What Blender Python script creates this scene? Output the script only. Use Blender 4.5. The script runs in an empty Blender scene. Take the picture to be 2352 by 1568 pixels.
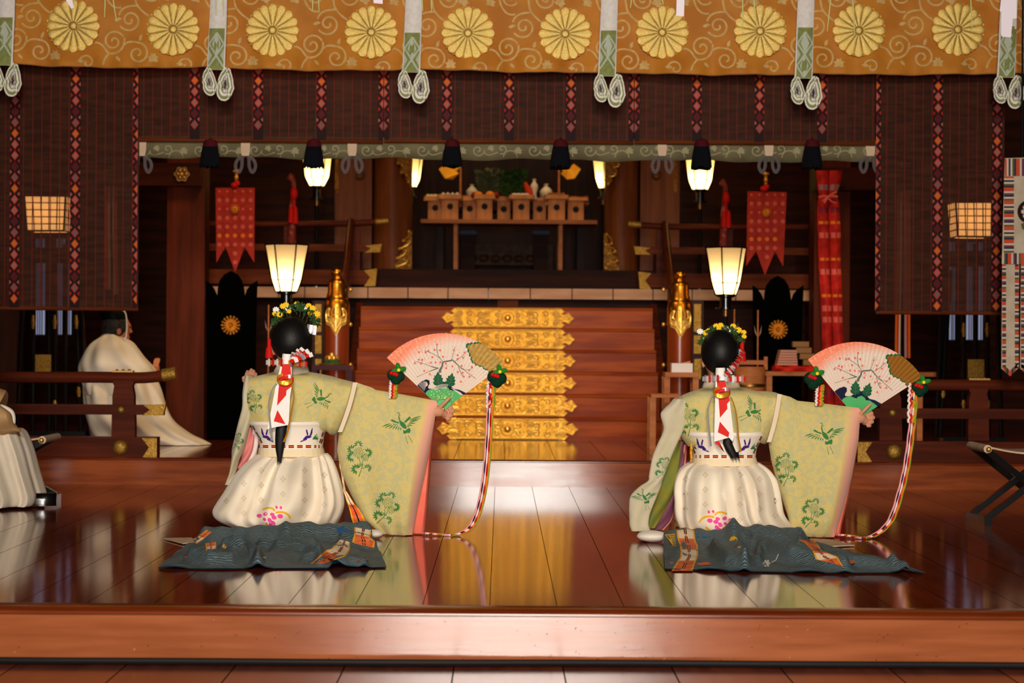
import bpy, bmesh, math, random
from math import sin, cos, pi, radians, sqrt, atan2, exp
from mathutils import Vector, Matrix
from mathutils.bvhtree import BVHTree

SC = bpy.context.scene
COL = SC.collection
R = random.Random(7)
# ---------------------------------------------------------------- camera, world, lights, exposure
F = 5553.0                       # focal length in pixels of the 2352 px frame (85 mm)
CZ = 0.85                        # eye height above the dance floor
YAW, ROLL = math.atan(24 / F), radians(0.38)
fwd = Vector((sin(YAW), cos(YAW), 0))
r0 = Vector((cos(YAW), -sin(YAW), 0)); u0 = Vector((0, 0, 1))
CR = cos(ROLL) * r0 + sin(ROLL) * u0
CU = -sin(ROLL) * r0 + cos(ROLL) * u0
CAM = Vector((0, 0, CZ))
cd = bpy.data.cameras.new('camera'); cam = bpy.data.objects.new('camera', cd); COL.objects.link(cam)
cd.sensor_width = 36; cd.lens = F * 36 / 2352
cd.clip_start = .1; cd.clip_end = 200
cd.dof.use_dof = True; cd.dof.focus_distance = 10.4; cd.dof.aperture_fstop = 4.5
m = Matrix((CR, CU, -fwd)).transposed().to_4x4(); m.translation = CAM
cam.matrix_world = m
SC.camera = cam
w = bpy.data.worlds.new('world'); SC.world = w; w.use_nodes = True
w.node_tree.nodes['Background'].inputs[0].default_value = (.85, .92, 1, 1)
w.node_tree.nodes['Background'].inputs[1].default_value = .25

def area(name, loc, target, sx, sy, power, color, spread=180):
    d = bpy.data.lights.new(name, 'AREA'); d.shape = 'RECTANGLE'; d.size = sx; d.size_y = sy
    d.energy = power; d.color = color; d.spread = radians(spread)
    o = bpy.data.objects.new(name, d); COL.objects.link(o); o.location = loc
    o.rotation_euler = (Vector(target) - Vector(loc)).to_track_quat('-Z', 'Y').to_euler()
    return o
# daylight entering through the open doorway behind the camera, and an unseen soft fill added overhead
area('daylight_doorway', (0.1, -6.0, 1.75), (0.1, 14, .6), 2.2, 3.2, 105, (1, .95, .87), 54)
area('overhead_fill', (.0, -2.5, 4.5), (-.05, 11.5, .5), 3.4, 1.2, 135, (1, .86, .71), 60)
# warm fill lights added out of view in the inner hall and sanctuary
area('hall_warm_fill', (-1.2, 14.9, 3.8), (-2.4, 16.2, .5), .9, .9, 60, (1, .68, .36))
area('hall_warm_fill', (1.5, 14.9, 3.8), (2.1, 17.0, .5), .9, .9, 30, (1, .68, .36))
area('sanctuary_warm_fill', (.05, 20.3, 3.6), (.05, 20.9, 1.4), 1.6, .5, 17, (1, .62, .28))
SC.view_settings.view_transform = 'Standard'; SC.view_settings.look = 'None'
SC.view_settings.gamma = 1; SC.view_settings.use_curve_mapping = False
SC.view_settings.exposure = 0.0
SC.cycles.max_bounces = 8; SC.cycles.transparent_max_bounces = 12
SC.cycles.sample_clamp_indirect = 4

# ---------------------------------------------------------------- helpers
def ray(px, py):
    return fwd + CR * ((px - 1176) / F) - CU * ((py - 784) / F)
def P(px, py, d):
    "the point of the plane y=d that the photograph shows at (px,py)"
    r = ray(px, py); return CAM + r * (d / r.y)
def G(px, py, z=0.0):
    "the point of the level plane z that the photograph shows at (px,py)"
    r = ray(px, py); return CAM + r * ((z - CZ) / r.z)
def S(px, d): return px * d / F
def lin(c):
    return tuple((v / 255 / 12.92 if v / 255 <= .04045 else ((v / 255 + .055) / 1.055) ** 2.4) for v in c[:3]) + (1,)

MATS = {}
def nd(nt, typ, **kw):
    n = nt.nodes.new(typ)
    for k, v in kw.items():
        if k in n.inputs: n.inputs[k].default_value = v
        else: setattr(n, k, v)
    return n
def M(name, c, rough=.6, metal=0.0, c2=None, scale=6.0, stretch=(1, 1, 1), bump=0.0, bscale=None, emit=None, es=0.0,
      coat=0.0, alpha=1.0, sheen=0.0, spec=.1, detail=4.0, lo=.38, hi=.62, transl=0.0, coord='Object', aniso=0):
    mt = bpy.data.materials.new(name); mt.use_nodes = True; nt = mt.node_tree
    b = nt.nodes['Principled BSDF']; out = nt.nodes['Material Output']
    b.inputs['Base Color'].default_value = lin(c); b.inputs['Roughness'].default_value = rough
    b.inputs['Metallic'].default_value = metal; b.inputs['Specular IOR Level'].default_value = spec
    b.inputs['Coat Weight'].default_value = coat; b.inputs['Coat Roughness'].default_value = .08
    if sheen: b.inputs['Sheen Weight'].default_value = sheen
    if emit: b.inputs['Emission Color'].default_value = lin(emit); b.inputs['Emission Strength'].default_value = es
    tc = nd(nt, 'ShaderNodeTexCoord'); mp = nd(nt, 'ShaderNodeMapping'); mp.inputs['Scale'].default_value = stretch
    nt.links.new(tc.outputs[coord], mp.inputs[0])
    if c2 is not None:
        nz = nd(nt, 'ShaderNodeTexNoise', Scale=scale, Detail=detail)
        nt.links.new(mp.outputs[0], nz.inputs['Vector'])
        cr = nd(nt, 'ShaderNodeValToRGB'); cr.color_ramp.elements[0].position = lo; cr.color_ramp.elements[1].position = hi
        cr.color_ramp.elements[0].color = lin(c); cr.color_ramp.elements[1].color = lin(c2)
        nt.links.new(nz.outputs['Fac'], cr.inputs[0]); nt.links.new(cr.outputs[0], b.inputs['Base Color'])
    if bump:
        nz2 = nd(nt, 'ShaderNodeTexNoise', Scale=bscale or scale * 3, Detail=3.0)
        nt.links.new(mp.outputs[0], nz2.inputs['Vector'])
        bp = nd(nt, 'ShaderNodeBump', Strength=bump, Distance=.01)
        nt.links.new(nz2.outputs['Fac'], bp.inputs['Height']); nt.links.new(bp.outputs[0], b.inputs['Normal'])
    last = b.outputs[0]
    if transl:
        tl = nd(nt, 'ShaderNodeBsdfTranslucent'); tl.inputs[0].default_value = lin(c)
        mx = nd(nt, 'ShaderNodeMixShader'); mx.inputs[0].default_value = transl
        nt.links.new(last, mx.inputs[1]); nt.links.new(tl.outputs[0], mx.inputs[2]); last = mx.outputs[0]
    if alpha < 1:
        tr = nd(nt, 'ShaderNodeBsdfTransparent')
        mx = nd(nt, 'ShaderNodeMixShader'); mx.inputs[0].default_value = alpha
        nt.links.new(tr.outputs[0], mx.inputs[1]); nt.links.new(last, mx.inputs[2]); last = mx.outputs[0]
    nt.links.new(last, out.inputs[0])
    MATS[name] = mt; return mt
def boards(name, c, c2, rough, w, x0, line=.012, axis='X', tint=.25, gap=(14, 6, 3), grain=(9, .6, 9), bump=.02):
    "lacquered boards with thin dark joints, board width w, one joint at x0"
    mt = M(name, c, rough, c2=c2, scale=3, stretch=grain, bump=bump, bscale=1.6, spec=.5)
    nt = mt.node_tree; b = nt.nodes['Principled BSDF']
    tc = nd(nt, 'ShaderNodeTexCoord'); sp = nd(nt, 'ShaderNodeSeparateXYZ'); nt.links.new(tc.outputs['Object'], sp.inputs[0])
    a = nd(nt, 'ShaderNodeMath', operation='SUBTRACT'); nt.links.new(sp.outputs[axis], a.inputs[0]); a.inputs[1].default_value = x0
    d = nd(nt, 'ShaderNodeMath', operation='DIVIDE'); nt.links.new(a.outputs[0], d.inputs[0]); d.inputs[1].default_value = w
    fr = nd(nt, 'ShaderNodeMath', operation='FRACT'); nt.links.new(d.outputs[0], fr.inputs[0])
    fl = nd(nt, 'ShaderNodeMath', operation='FLOOR'); nt.links.new(d.outputs[0], fl.inputs[0])
    lt = nd(nt, 'ShaderNodeMath', operation='LESS_THAN'); nt.links.new(fr.outputs[0], lt.inputs[0]); lt.inputs[1].default_value = line
    wn = nd(nt, 'ShaderNodeTexWhiteNoise', noise_dimensions='1D'); nt.links.new(fl.outputs[0], wn.inputs['W'])
    src = b.inputs['Base Color'].links[0].from_socket
    hs = nd(nt, 'ShaderNodeHueSaturation'); nt.links.new(src, hs.inputs['Color'])
    mr = nd(nt, 'ShaderNodeMapRange'); nt.links.new(wn.outputs['Value'], mr.inputs[0])
    mr.inputs['To Min'].default_value = 1 - tint; mr.inputs['To Max'].default_value = 1 + tint
    nt.links.new(mr.outputs[0], hs.inputs['Value'])
    mx = nd(nt, 'ShaderNodeMix', data_type='RGBA'); nt.links.new(lt.outputs[0], mx.inputs['Factor'])
    nt.links.new(hs.outputs[0], mx.inputs[6]); mx.inputs[7].default_value = lin(gap)
    nt.links.new(mx.outputs[2], b.inputs['Base Color'])
    iv = nd(nt, 'ShaderNodeMath', operation='MULTIPLY_ADD'); nt.links.new(lt.outputs[0], iv.inputs[0]); iv.inputs[1].default_value = -.5; iv.inputs[2].default_value = .5
    nt.links.new(iv.outputs[0], b.inputs['Specular IOR Level'])
    rr = nd(nt, 'ShaderNodeMath', operation='MULTIPLY_ADD'); nt.links.new(lt.outputs[0], rr.inputs[0]); rr.inputs[1].default_value = .9 - rough; rr.inputs[2].default_value = rough
    nt.links.new(rr.outputs[0], b.inputs['Roughness'])
    return mt

class MB:
    "collects verts/faces, becomes ONE mesh object"
    def __init__(s): s.v = []; s.f = []; s.m = []; s.uv = {}
    def vert(s, p, uv=None):
        s.v.append(tuple(p))
        if uv is not None: s.uv[len(s.v) - 1] = uv
        return len(s.v) - 1
    def face(s, idx, m=0): s.f.append(tuple(idx)); s.m.append(m)
    def poly(s, pts, m=0): s.face([s.vert(p) for p in pts], m)
    def box(s, x0, x1, y0, y1, z0, z1, m=0):
        a = [s.vert((x, y, z)) for z in (z0, z1) for y in (y0, y1) for x in (x0, x1)]
        for q in ((0, 2, 3, 1), (4, 5, 7, 6), (0, 1, 5, 4), (2, 6, 7, 3), (0, 4, 6, 2), (1, 3, 7, 5)): s.face([a[i] for i in q], m)
        return s
    def obox(s, c, ax, ay, az, m=0):
        "oriented box: centre and three half-axis vectors"
        c = Vector(c); ax, ay, az = Vector(ax), Vector(ay), Vector(az)
        a = [s.vert(c + ax * i + ay * j + az * k) for k in (-1, 1) for j in (-1, 1) for i in (-1, 1)]
        for q in ((0, 2, 3, 1), (4, 5, 7, 6), (0, 1, 5, 4), (2, 6, 7, 3), (0, 4, 6, 2), (1, 3, 7, 5)): s.face([a[i] for i in q], m)
        return s
    def bar(s, p, q, w, h, m=0, up=(0, 0, 1)):
        "rectangular bar from p to q"
        p, q = Vector(p), Vector(q); d = (q - p); n = d.normalized(); u = Vector(up)
        if abs(n.dot(u)) > .95: u = Vector((0, 1, 0))
        x = n.cross(u).normalized(); z = x.cross(n)
        return s.obox((p + q) / 2, d / 2, x * w / 2, z * h / 2, m)
    def loft(s, rings, m=0, cap=True, closed=True, uvs=None):
        ids = []
        for k, r in enumerate(rings):
            ids.append([s.vert(p, None if uvs is None else (i / max(1, len(r) - 1), uvs[k])) for i, p in enumerate(r)])
        n = len(rings[0])
        for a, b in zip(ids, ids[1:]):
            for i in range(n if closed else n - 1):
                j = (i + 1) % n; s.face((a[i], a[j], b[j], b[i]), m)
        if cap and closed:
            s.face(ids[0][::-1], m); s.face(ids[-1], m)
        return s
    def tube(s, pts, r, n=8, m=0, cap=True):
        pts = [Vector(p) for p in pts]; rings = []; prev = None
        for i, p in enumerate(pts):
            t = (pts[min(i + 1, len(pts) - 1)] - pts[max(i - 1, 0)])
            t = t.normalized() if t.length > 1e-9 else Vector((0, 0, 1))
            if prev is None:
                u = t.cross(Vector((0, 0, 1)))
                if u.length < .05: u = t.cross(Vector((0, 1, 0)))
            else: u = prev - t * prev.dot(t)
            u.normalize(); prev = u; v = t.cross(u)
            rr = r[i] if isinstance(r, (list, tuple)) else r
            rings.append([p + (u * cos(2 * pi * k / n) + v * sin(2 * pi * k / n)) * rr for k in range(n)])
        return s.loft(rings, m, cap)
    def lathe(s, prof, c, n=20, m=0, squash=1.0, cap=True, tilt=None):
        "prof: (radius, z) pairs about the vertical through c"
        c = Vector(c)
        rings = [[c + Vector((r * cos(2 * pi * k / n), r * sin(2 * pi * k / n) * squash, z)) for k in range(n)] for r, z in prof]
        if tilt is not None: rings = [[c + tilt @ (p - c) for p in r] for r in rings]
        return s.loft(rings, m, cap)
    def ell(s, c, rx, ry, rz, m=0, nu=16, nv=10, rot=None):
        c = Vector(c); rings = []
        for i in range(1, nv):
            a = pi * i / nv
            r = [Vector((rx * sin(a) * cos(2 * pi * k / nu), ry * sin(a) * sin(2 * pi * k / nu), -rz * cos(a))) for k in range(nu)]
            rings.append([c + (rot @ p if rot else p) for p in r])
        ids = [[s.vert(p) for p in r] for r in rings]
        b = Vector((0, 0, -rz)); t = Vector((0, 0, rz))
        ib = s.vert(c + (rot @ b if rot else b)); it = s.vert(c + (rot @ t if rot else t))
        for a, bb in zip(ids, ids[1:]):
            for k in range(nu): s.face((a[k], a[(k + 1) % nu], bb[(k + 1) % nu], bb[k]), m)
        for k in range(nu):
            s.face((ib, ids[0][(k + 1) % nu], ids[0][k]), m); s.face((it, ids[-1][k], ids[-1][(k + 1) % nu]), m)
        return s
    def prism(s, pts, dy, m=0, mb=None):
        "outline points (world, front side) pushed back by the vector/scalar dy"
        d = Vector((0, dy, 0)) if not isinstance(dy, Vector) else dy
        a = [s.vert(p) for p in pts]; b = [s.vert(Vector(p) + d) for p in pts]; n = len(a)
        s.face(a, m); s.face(b[::-1], m if mb is None else mb)
        for i in range(n): s.face((a[i], b[i], b[(i + 1) % n], a[(i + 1) % n]), m)
        return s
    def ribbon(s, pts, wvec, th, m=0, uv=False):
        "a strap: centre line pts, half width vector(s), thickness vector th"
        n = len(pts); rings = []
        for i, p in enumerate(pts):
            p = Vector(p); w_ = Vector(wvec[i] if isinstance(wvec, list) else wvec); t_ = Vector(th[i] if isinstance(th, list) else th)
            rings.append([p - w_ - t_, p + w_ - t_, p + w_ + t_, p - w_ + t_])
        return s.loft(rings, m)
    def grid(s, nu, nv, fn, m=0, uv=True):
        ids = [[s.vert(fn(i / nu, j / nv), (i / nu, j / nv) if uv else None) for i in range(nu + 1)] for j in range(nv + 1)]
        for j in range(nv):
            for i in range(nu):
                mm = m(i / nu, j / nv) if callable(m) else m
                s.face((ids[j][i], ids[j][i + 1], ids[j + 1][i + 1], ids[j + 1][i]), mm)
        return ids
    def bvh(s): return BVHTree.FromPolygons([Vector(p) for p in s.v], s.f)
    def stamp(s, bvh, polys, m=0, off=.003):
        "lay flat pattern pieces (outlines in photo pixels) onto the surface that stands there"
        for poly in polys:
            pts = []
            for (px, py) in poly:
                r = ray(px, py).normalized(); h = bvh.ray_cast(CAM, r)
                if h[0] is None: pts = None; break
                pts.append(h[0] - r * off)
            if pts: s.poly(pts, m)
    def build(s, name, mats, parent=None, sharp=40, recalc=True, loc=None):
        if not isinstance(mats, (list, tuple)): mats = [mats]
        me = bpy.data.meshes.new(name)
        o0 = Vector(loc) if loc is not None else (world_loc(parent) if parent is not None else Vector((0, 0, 0)))
        me.from_pydata([Vector(p) - o0 for p in s.v], [], s.f)
        for i, k in enumerate(s.m): me.polygons[i].material_index = k
        if s.uv:
            ul = me.uv_layers.new(name='UVMap')
            for lp in me.loops: ul.data[lp.index].uv = s.uv.get(lp.vertex_index, (0, 0))
        if recalc:
            bm = bmesh.new(); bm.from_mesh(me); bmesh.ops.recalc_face_normals(bm, faces=bm.faces); bm.to_mesh(me); bm.free()
        for mt in mats: me.materials.append(MATS[mt] if isinstance(mt, str) else mt)
        me.polygons.foreach_set('use_smooth', [True] * len(me.polygons))
        me.set_sharp_from_angle(angle=radians(sharp))
        o = bpy.data.objects.new(name, me); COL.objects.link(o)
        if parent is not None: o.parent = parent
        elif loc is not None: o.location = loc
        return o
def world_loc(o):
    v = Vector(o.location)
    while o.parent is not None: o = o.parent; v += Vector(o.location)
    return v
def tag(o, label=None, cat=None, group=None, kind=None):
    if label: o['label'] = label
    if cat: o['category'] = cat
    if group: o['group'] = group
    if kind: o['kind'] = kind
    return o
def thing(name, label, cat, loc=(0, 0, 0), group=None):
    o = bpy.data.objects.new(name, None); COL.objects.link(o); o.location = loc; o.empty_display_size = .1
    return tag(o, label, cat, group)
def struct(o, kind='structure'): o['kind'] = kind; return o
def dup(root, loc, label=None):
    "copy of a thing with copies of its parts and sub-parts"
    def cp(o, par):
        c = o.copy(); COL.objects.link(c); c.parent = par
        for ch in list(o.children): cp(ch, c)
        return c
    r = cp(root, None); r.location = loc
    if label: r['label'] = label
    return r
def lerp(a, b, t): return a + (b - a) * t
def interp(tab, x):
    "piecewise-linear (smoothed) table lookup: tab rows (x, a, b, ...)"
    if x <= tab[0][0]: return tab[0][1:]
    for p, q in zip(tab, tab[1:]):
        if x <= q[0]:
            t = (x - p[0]) / (q[0] - p[0])
            return tuple(lerp(a, b, t) for a, b in zip(p[1:], q[1:]))
    return tab[-1][1:]
def along(pts, t):
    "point at fraction t of a polyline (tuples or vectors)"
    pts = [Vector(p) for p in pts]
    L = [(b - a).length for a, b in zip(pts, pts[1:])]; tot = sum(L); x = t * tot
    for i, l in enumerate(L):
        if x <= l or i == len(L) - 1: return pts[i].lerp(pts[i + 1], 0 if l == 0 else min(1, x / l))
        x -= l
def smooth(pts, n=8):
    "Catmull-Rom through points"
    pts = [Vector(p) for p in pts]; q = [pts[0] * 2 - pts[1]] + pts + [pts[-1] * 2 - pts[-2]]; out = []
    for i in range(1, len(q) - 2):
        for k in range(n):
            t = k / n
            out.append(.5 * ((2 * q[i]) + (q[i + 1] - q[i - 1]) * t + (2 * q[i - 1] - 5 * q[i] + 4 * q[i + 1] - q[i + 2]) * t * t + (3 * q[i] - q[i - 1] - 3 * q[i + 1] + q[i + 2]) * t ** 3))
    out.append(pts[-1]); return out
# ---------------------------------------------------------------- materials
boards('floor_boards', (128, 48, 16), (106, 36, 11), .09, .216, -.0337)
boards('lower_boards', (120, 52, 26), (98, 38, 16), .14, .340, -.144, line=.014)
boards('upper_boards', (112, 42, 16), (92, 32, 12), .09, .30, .02)
M('riser_wood', spec=.4, c=(158, 90, 54), rough=.13, c2=(132, 70, 38), scale=3.2, lo=.3, hi=.7, detail=8.0, stretch=(.8, 4, 9), bump=.03, bscale=9, )
M('riser_wood_far', spec=.4, c=(156, 80, 44), rough=.13, c2=(124, 60, 33), scale=2.2, stretch=(1, 4, 9), bump=.03, bscale=9, )
M('nosing', spec=.5, c=(128, 54, 20), rough=.16, c2=(104, 40, 14), scale=2, stretch=(1, 5, 5))
M('stair_wood', spec=.04, c=(162, 74, 24), rough=.3, c2=(128, 50, 18), scale=2, stretch=(1, 6, 9), )
M('dark_wood', spec=.08, c=(52, 24, 13), rough=.45, c2=(36, 16, 9), scale=3, stretch=(6, 6, .6))
M('dark_wood_h', spec=.03, c=(60, 25, 13), rough=.42, c2=(38, 17, 9), scale=3, stretch=(.6, 6, 6))
M('rail_wood', (94, 38, 20), .4, c2=(70, 27, 14), scale=3, stretch=(.6, 7, 7), spec=.04)
M('veranda_wood', (110, 52, 26), .45, c2=(84, 38, 18), scale=3, stretch=(.6, 7, 7), spec=.03)
M('red_wood', spec=.03, c=(92, 38, 20), rough=.45, c2=(70, 29, 15), scale=2.5, stretch=(6, 6, .6))
M('sanct_wood', (124, 66, 32), .42, c2=(98, 48, 22), scale=2.5, stretch=(7, 7, .5))
M('newel_wood', spec=.5, c=(150, 62, 26), rough=.25, c2=(124, 48, 20), scale=3, stretch=(7, 7, .5), )
M('pale_board', (196, 150, 116), .45, c2=(176, 128, 94), scale=3, stretch=(1, 5, 5))
M('cypress', (214, 150, 96), .5, c2=(196, 130, 80), scale=4, stretch=(6, 6, .8))
M('tan_wood', (196, 122, 70), .45, c2=(170, 100, 56), scale=3, stretch=(.8, 5, 5))
M('black_lacquer', spec=.5, c=(10, 9, 9), rough=.22, coat=.4)
M('black_matte', (11, 10, 10), .55)
M('cable_black', (22, 21, 23), .45)
M('gold', (236, 176, 74), .32, .5, c2=(214, 146, 48), scale=26)
M('gold_relief', (255, 212, 112), .28, .45, c2=(244, 190, 84), scale=40, bump=.12, bscale=75)  # lighter gold: the shine of raised relief put into the colour
M('gold_base', (206, 150, 48), .42, .5, c2=(168, 114, 30), scale=30, bump=.3, bscale=60)  # darker gold: shade in the plate grooves put into the colour
M('gold_bright', (240, 186, 90), .3, .8)
M('gold_dull', (176, 136, 62), .45, .7, c2=(146, 108, 44), scale=60, bump=.5, bscale=120)
M('brass_old', (150, 110, 60), .4, 1.0)
M('silver', (210, 208, 210), .2, .6)
M('gold_foil', (214, 150, 40), .25, .45)
M('white_cloth', (232, 222, 206), .75, sheen=.2, bump=.05, bscale=40)
M('white_robe', (226, 214, 196), .8, c2=(216, 203, 182), scale=5, bump=.04, bscale=30)
M('paper_white', (238, 234, 230), .55)
M('red_paper', (214, 34, 24), .5)
M('skin', (206, 148, 118), .5, c2=(196, 136, 106), scale=20)
M('skin_tan', (190, 122, 88), .5, c2=(176, 108, 76), scale=20)
M('hair', spec=.25, c=(9, 8, 9), rough=.5, c2=(16, 14, 14), scale=60, stretch=(6, 6, 1), bump=.15, bscale=60)
M('hair_grey', (40, 37, 37), .5, c2=(58, 54, 52), scale=40)
M('red_cord', (190, 22, 16), .55)
M('mahogany_lacquer', (66, 14, 22), .2, coat=.4)
# ---------------------------------------------------------------- the setting
YE, YB, ZB, ZC = 7.58, 14.13, .155, -.165      # front edge of the dance floor, foot of the back step, floor levels
def bx(name, x0, x1, y0, y1, z0, z1, mt, kind='structure', parent=None):
    o = MB().box(x0, x1, y0, y1, z0, z1).build(name, mt, parent)
    if parent is None: o['kind'] = kind
    return o
HX = 6.5
bx('floor', -HX, HX, YE + .21, YB, -.05, 0, 'floor_boards')
bx('floor.001', -HX, HX, -9, YE + .01, ZC - .05, ZC, 'lower_boards')
bx('floor.002', -HX, HX, YB + .12, 20.0, ZB - .05, ZB, 'upper_boards')
def nose(name, y, z, dz, mt, w):
    pts = [(y + .012, z - dz), (y, z - dz + .004), (y, z - .004), (y + .005, z), (y + w, z), (y + w, z - dz)]
    mb = MB(); mb.loft([[Vector((x, a, b)) for a, b in pts] for x in (-HX, HX)])
    return struct(mb.build(name, mt))
nose('trim_1', YE, 0, .014, 'nosing', .21)
rs = MB().box(-HX, HX, YE + .018, YE + .06, ZC, -.0141); rq = random.Random(21)
for i in range(90):                              # knocks and nicks in the front board
    x, z = rq.gauss(.2, .75), rq.uniform(ZC + .012, -.025); l, a = rq.uniform(.002, .006), rq.uniform(-.5, 1.3); w_ = rq.uniform(.0008, .0016)
    rs.poly([Vector((x + l * cos(a), YE + .0172, z + l * sin(a))), Vector((x - w_ * sin(a), YE + .0172, z + w_ * cos(a))), Vector((x - l * cos(a), YE + .0172, z - l * sin(a))), Vector((x + w_ * sin(a), YE + .0172, z - w_ * cos(a)))], 1 if rq.random() < .7 else 2)
struct(rs.build('trim_2', ['riser_wood', 'dark_wood', 'pale_board'], recalc=False))
nose('trim_3', YB - .02, ZB, .012, 'nosing', .14)
bx('trim_4', -HX, HX, YB, YB + .05, 0, ZB - .0121, 'riser_wood_far')
bx('wall_left', -HX - .1, -HX, -9, 24, ZC, 5.2, 'dark_wood')
bx('wall_right', HX, HX + .1, -9, 24, ZC, 5.2, 'dark_wood')
bx('ceiling', -HX, HX, -9, 24, 5.2, 5.3, 'dark_wood_h')
f = MB()
f.box(-HX, -2.9, -9.1, -9, ZC, 5.2); f.box(2.9, HX, -9.1, -9, ZC, 5.2); f.box(-2.9, 2.9, -9.1, -9, 4.4, 5.2)
struct(f.build('wall_front', 'dark_wood'))
# back wall with the sanctuary opening; sanctuary room behind it
xL, xR = P(940, 600, 20).x, P(1390, 600, 20).x
f = MB(); f.box(-HX, xL, 20, 20.1, ZB - .05, 5.2); f.box(xR, HX, 20, 20.1, ZB - .05, 5.2); f.box(xL, xR, 20, 20.1, 3.0, 5.2)
struct(f.build('wall_back', 'dark_wood_h'))
ZS = 1.42
bx('floor.003', xL - .9, xR + .9, 19.25, 22.6, ZS - .05, ZS, 'dark_wood_h')
bx('wall_sanctuary', xL - .9, xR + .9, 22.6, 22.7, ZS - .05, 4.2, 'dark_wood')
bx('wall_sanctuary.001', xL - .9, xL - .8, 20.1, 22.6, ZS, 4.2, 'sanct_wood')
bx('wall_sanctuary.002', xR + .8, xR + .9, 20.1, 22.6, ZS, 4.2, 'sanct_wood')
bx('ceiling.001', xL - .9, xR + .9, 20.1, 22.7, 4.2, 4.3, 'dark_wood_h')
# raised veranda: dark wall under it, pale board ends along its edge, dark beams
vx0, vx1 = P(480, 670, 18.6).x, P(1860, 670, 18.6).x
z1, z2 = P(1166, 662, 18.5).z, P(1166, 686, 18.5).z; ZV = z1
bx('trim_5', vx0, vx1, 18.9, 19.0, ZB, z2, 'dark_wood_h')
pe = thing('veranda_edge', 'pale row of board ends along the edge of the raised veranda above the stairs', 'veranda edge', (.05, 18.5, z2))
xs = [vx0] + [P(x, 670, 18.5).x for x in (640, 700, 755, 845, 937, 1029, 1122, 1218, 1314, 1408, 1500, 1590, 1690, 1790)] + [vx1]
for a, b in zip(xs, xs[1:]):
    MB().box(a + .004, b - .004, 18.5, 19.2, z2, z1).build('board', 'pale_board', pe)
bx('trim_6', P(826, 640, 19.2).x, P(1506, 640, 19.2).x, 19.2, 19.25, z1, ZS, 'dark_wood_h')
bx('trim_7', vx0, P(826, 640, 19.2).x, 19.5, 19.55, z1, 1.62, 'dark_wood_h')
bx('trim_8', P(1506, 640, 19.2).x, vx1, 19.5, 19.55, z1, 1.62, 'dark_wood_h')
# low beams between the top step and the veranda edge
zt0, zt1 = P(1166, 706, 18.6).z, z2
q = MB(); q.box(P(826, 700, 18.7).x, P(1506, 700, 18.7).x, 18.72, 18.8, zt0 - .05, zt1)
struct(q.build('trim_9', 'dark_wood_h'))
bx('trim_10', P(1143, 700, 18.6).x, P(1190, 700, 18.6).x, 18.6, 18.72, zt0 - .05, zt1, 'veranda_wood')
# staircase
nS = 6; rise = (1.109 - ZB) / nS; tread = .22; y0 = 17.1
sx0, sx1 = P(815, 850, 17.5).x, P(1512, 850, 17.5).x; sxc = P(1166, 850, 17.6).x
st = thing('staircase', 'six glossy reddish wooden steps with gilt plates rising to the sanctuary', 'stairs', (sxc, y0, ZB))
M('gold_groove', (120, 76, 22), .4, 1.0)
def plate_outline(hw, h):
    "half of the cusped riser plate outline, then mirrored"
    e = [(-hw + .115, 0.02 * h), (-hw + .075, .04 * h), (-hw + .05, .18 * h), (-hw + .075, .27 * h), (-hw + .055, .34 * h), (-hw + .02, .24 * h),
         (-hw + .0, .40 * h), (-hw - .02, .5 * h)]
    e = e + [(x, h - z) for x, z in e[-2::-1]]
    return e + [(-x, z) for x, z in e[::-1]]
def scroll_pts(cx, cz, r, a0, turns, sgn=1, n=16):
    return [(cx + r * (1 - .82 * t / n) * cos(a0 + sgn * 2 * pi * turns * t / n), cz + r * (1 - .82 * t / n) * sin(a0 + sgn * 2 * pi * turns * t / n)) for t in range(n + 1)]
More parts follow.
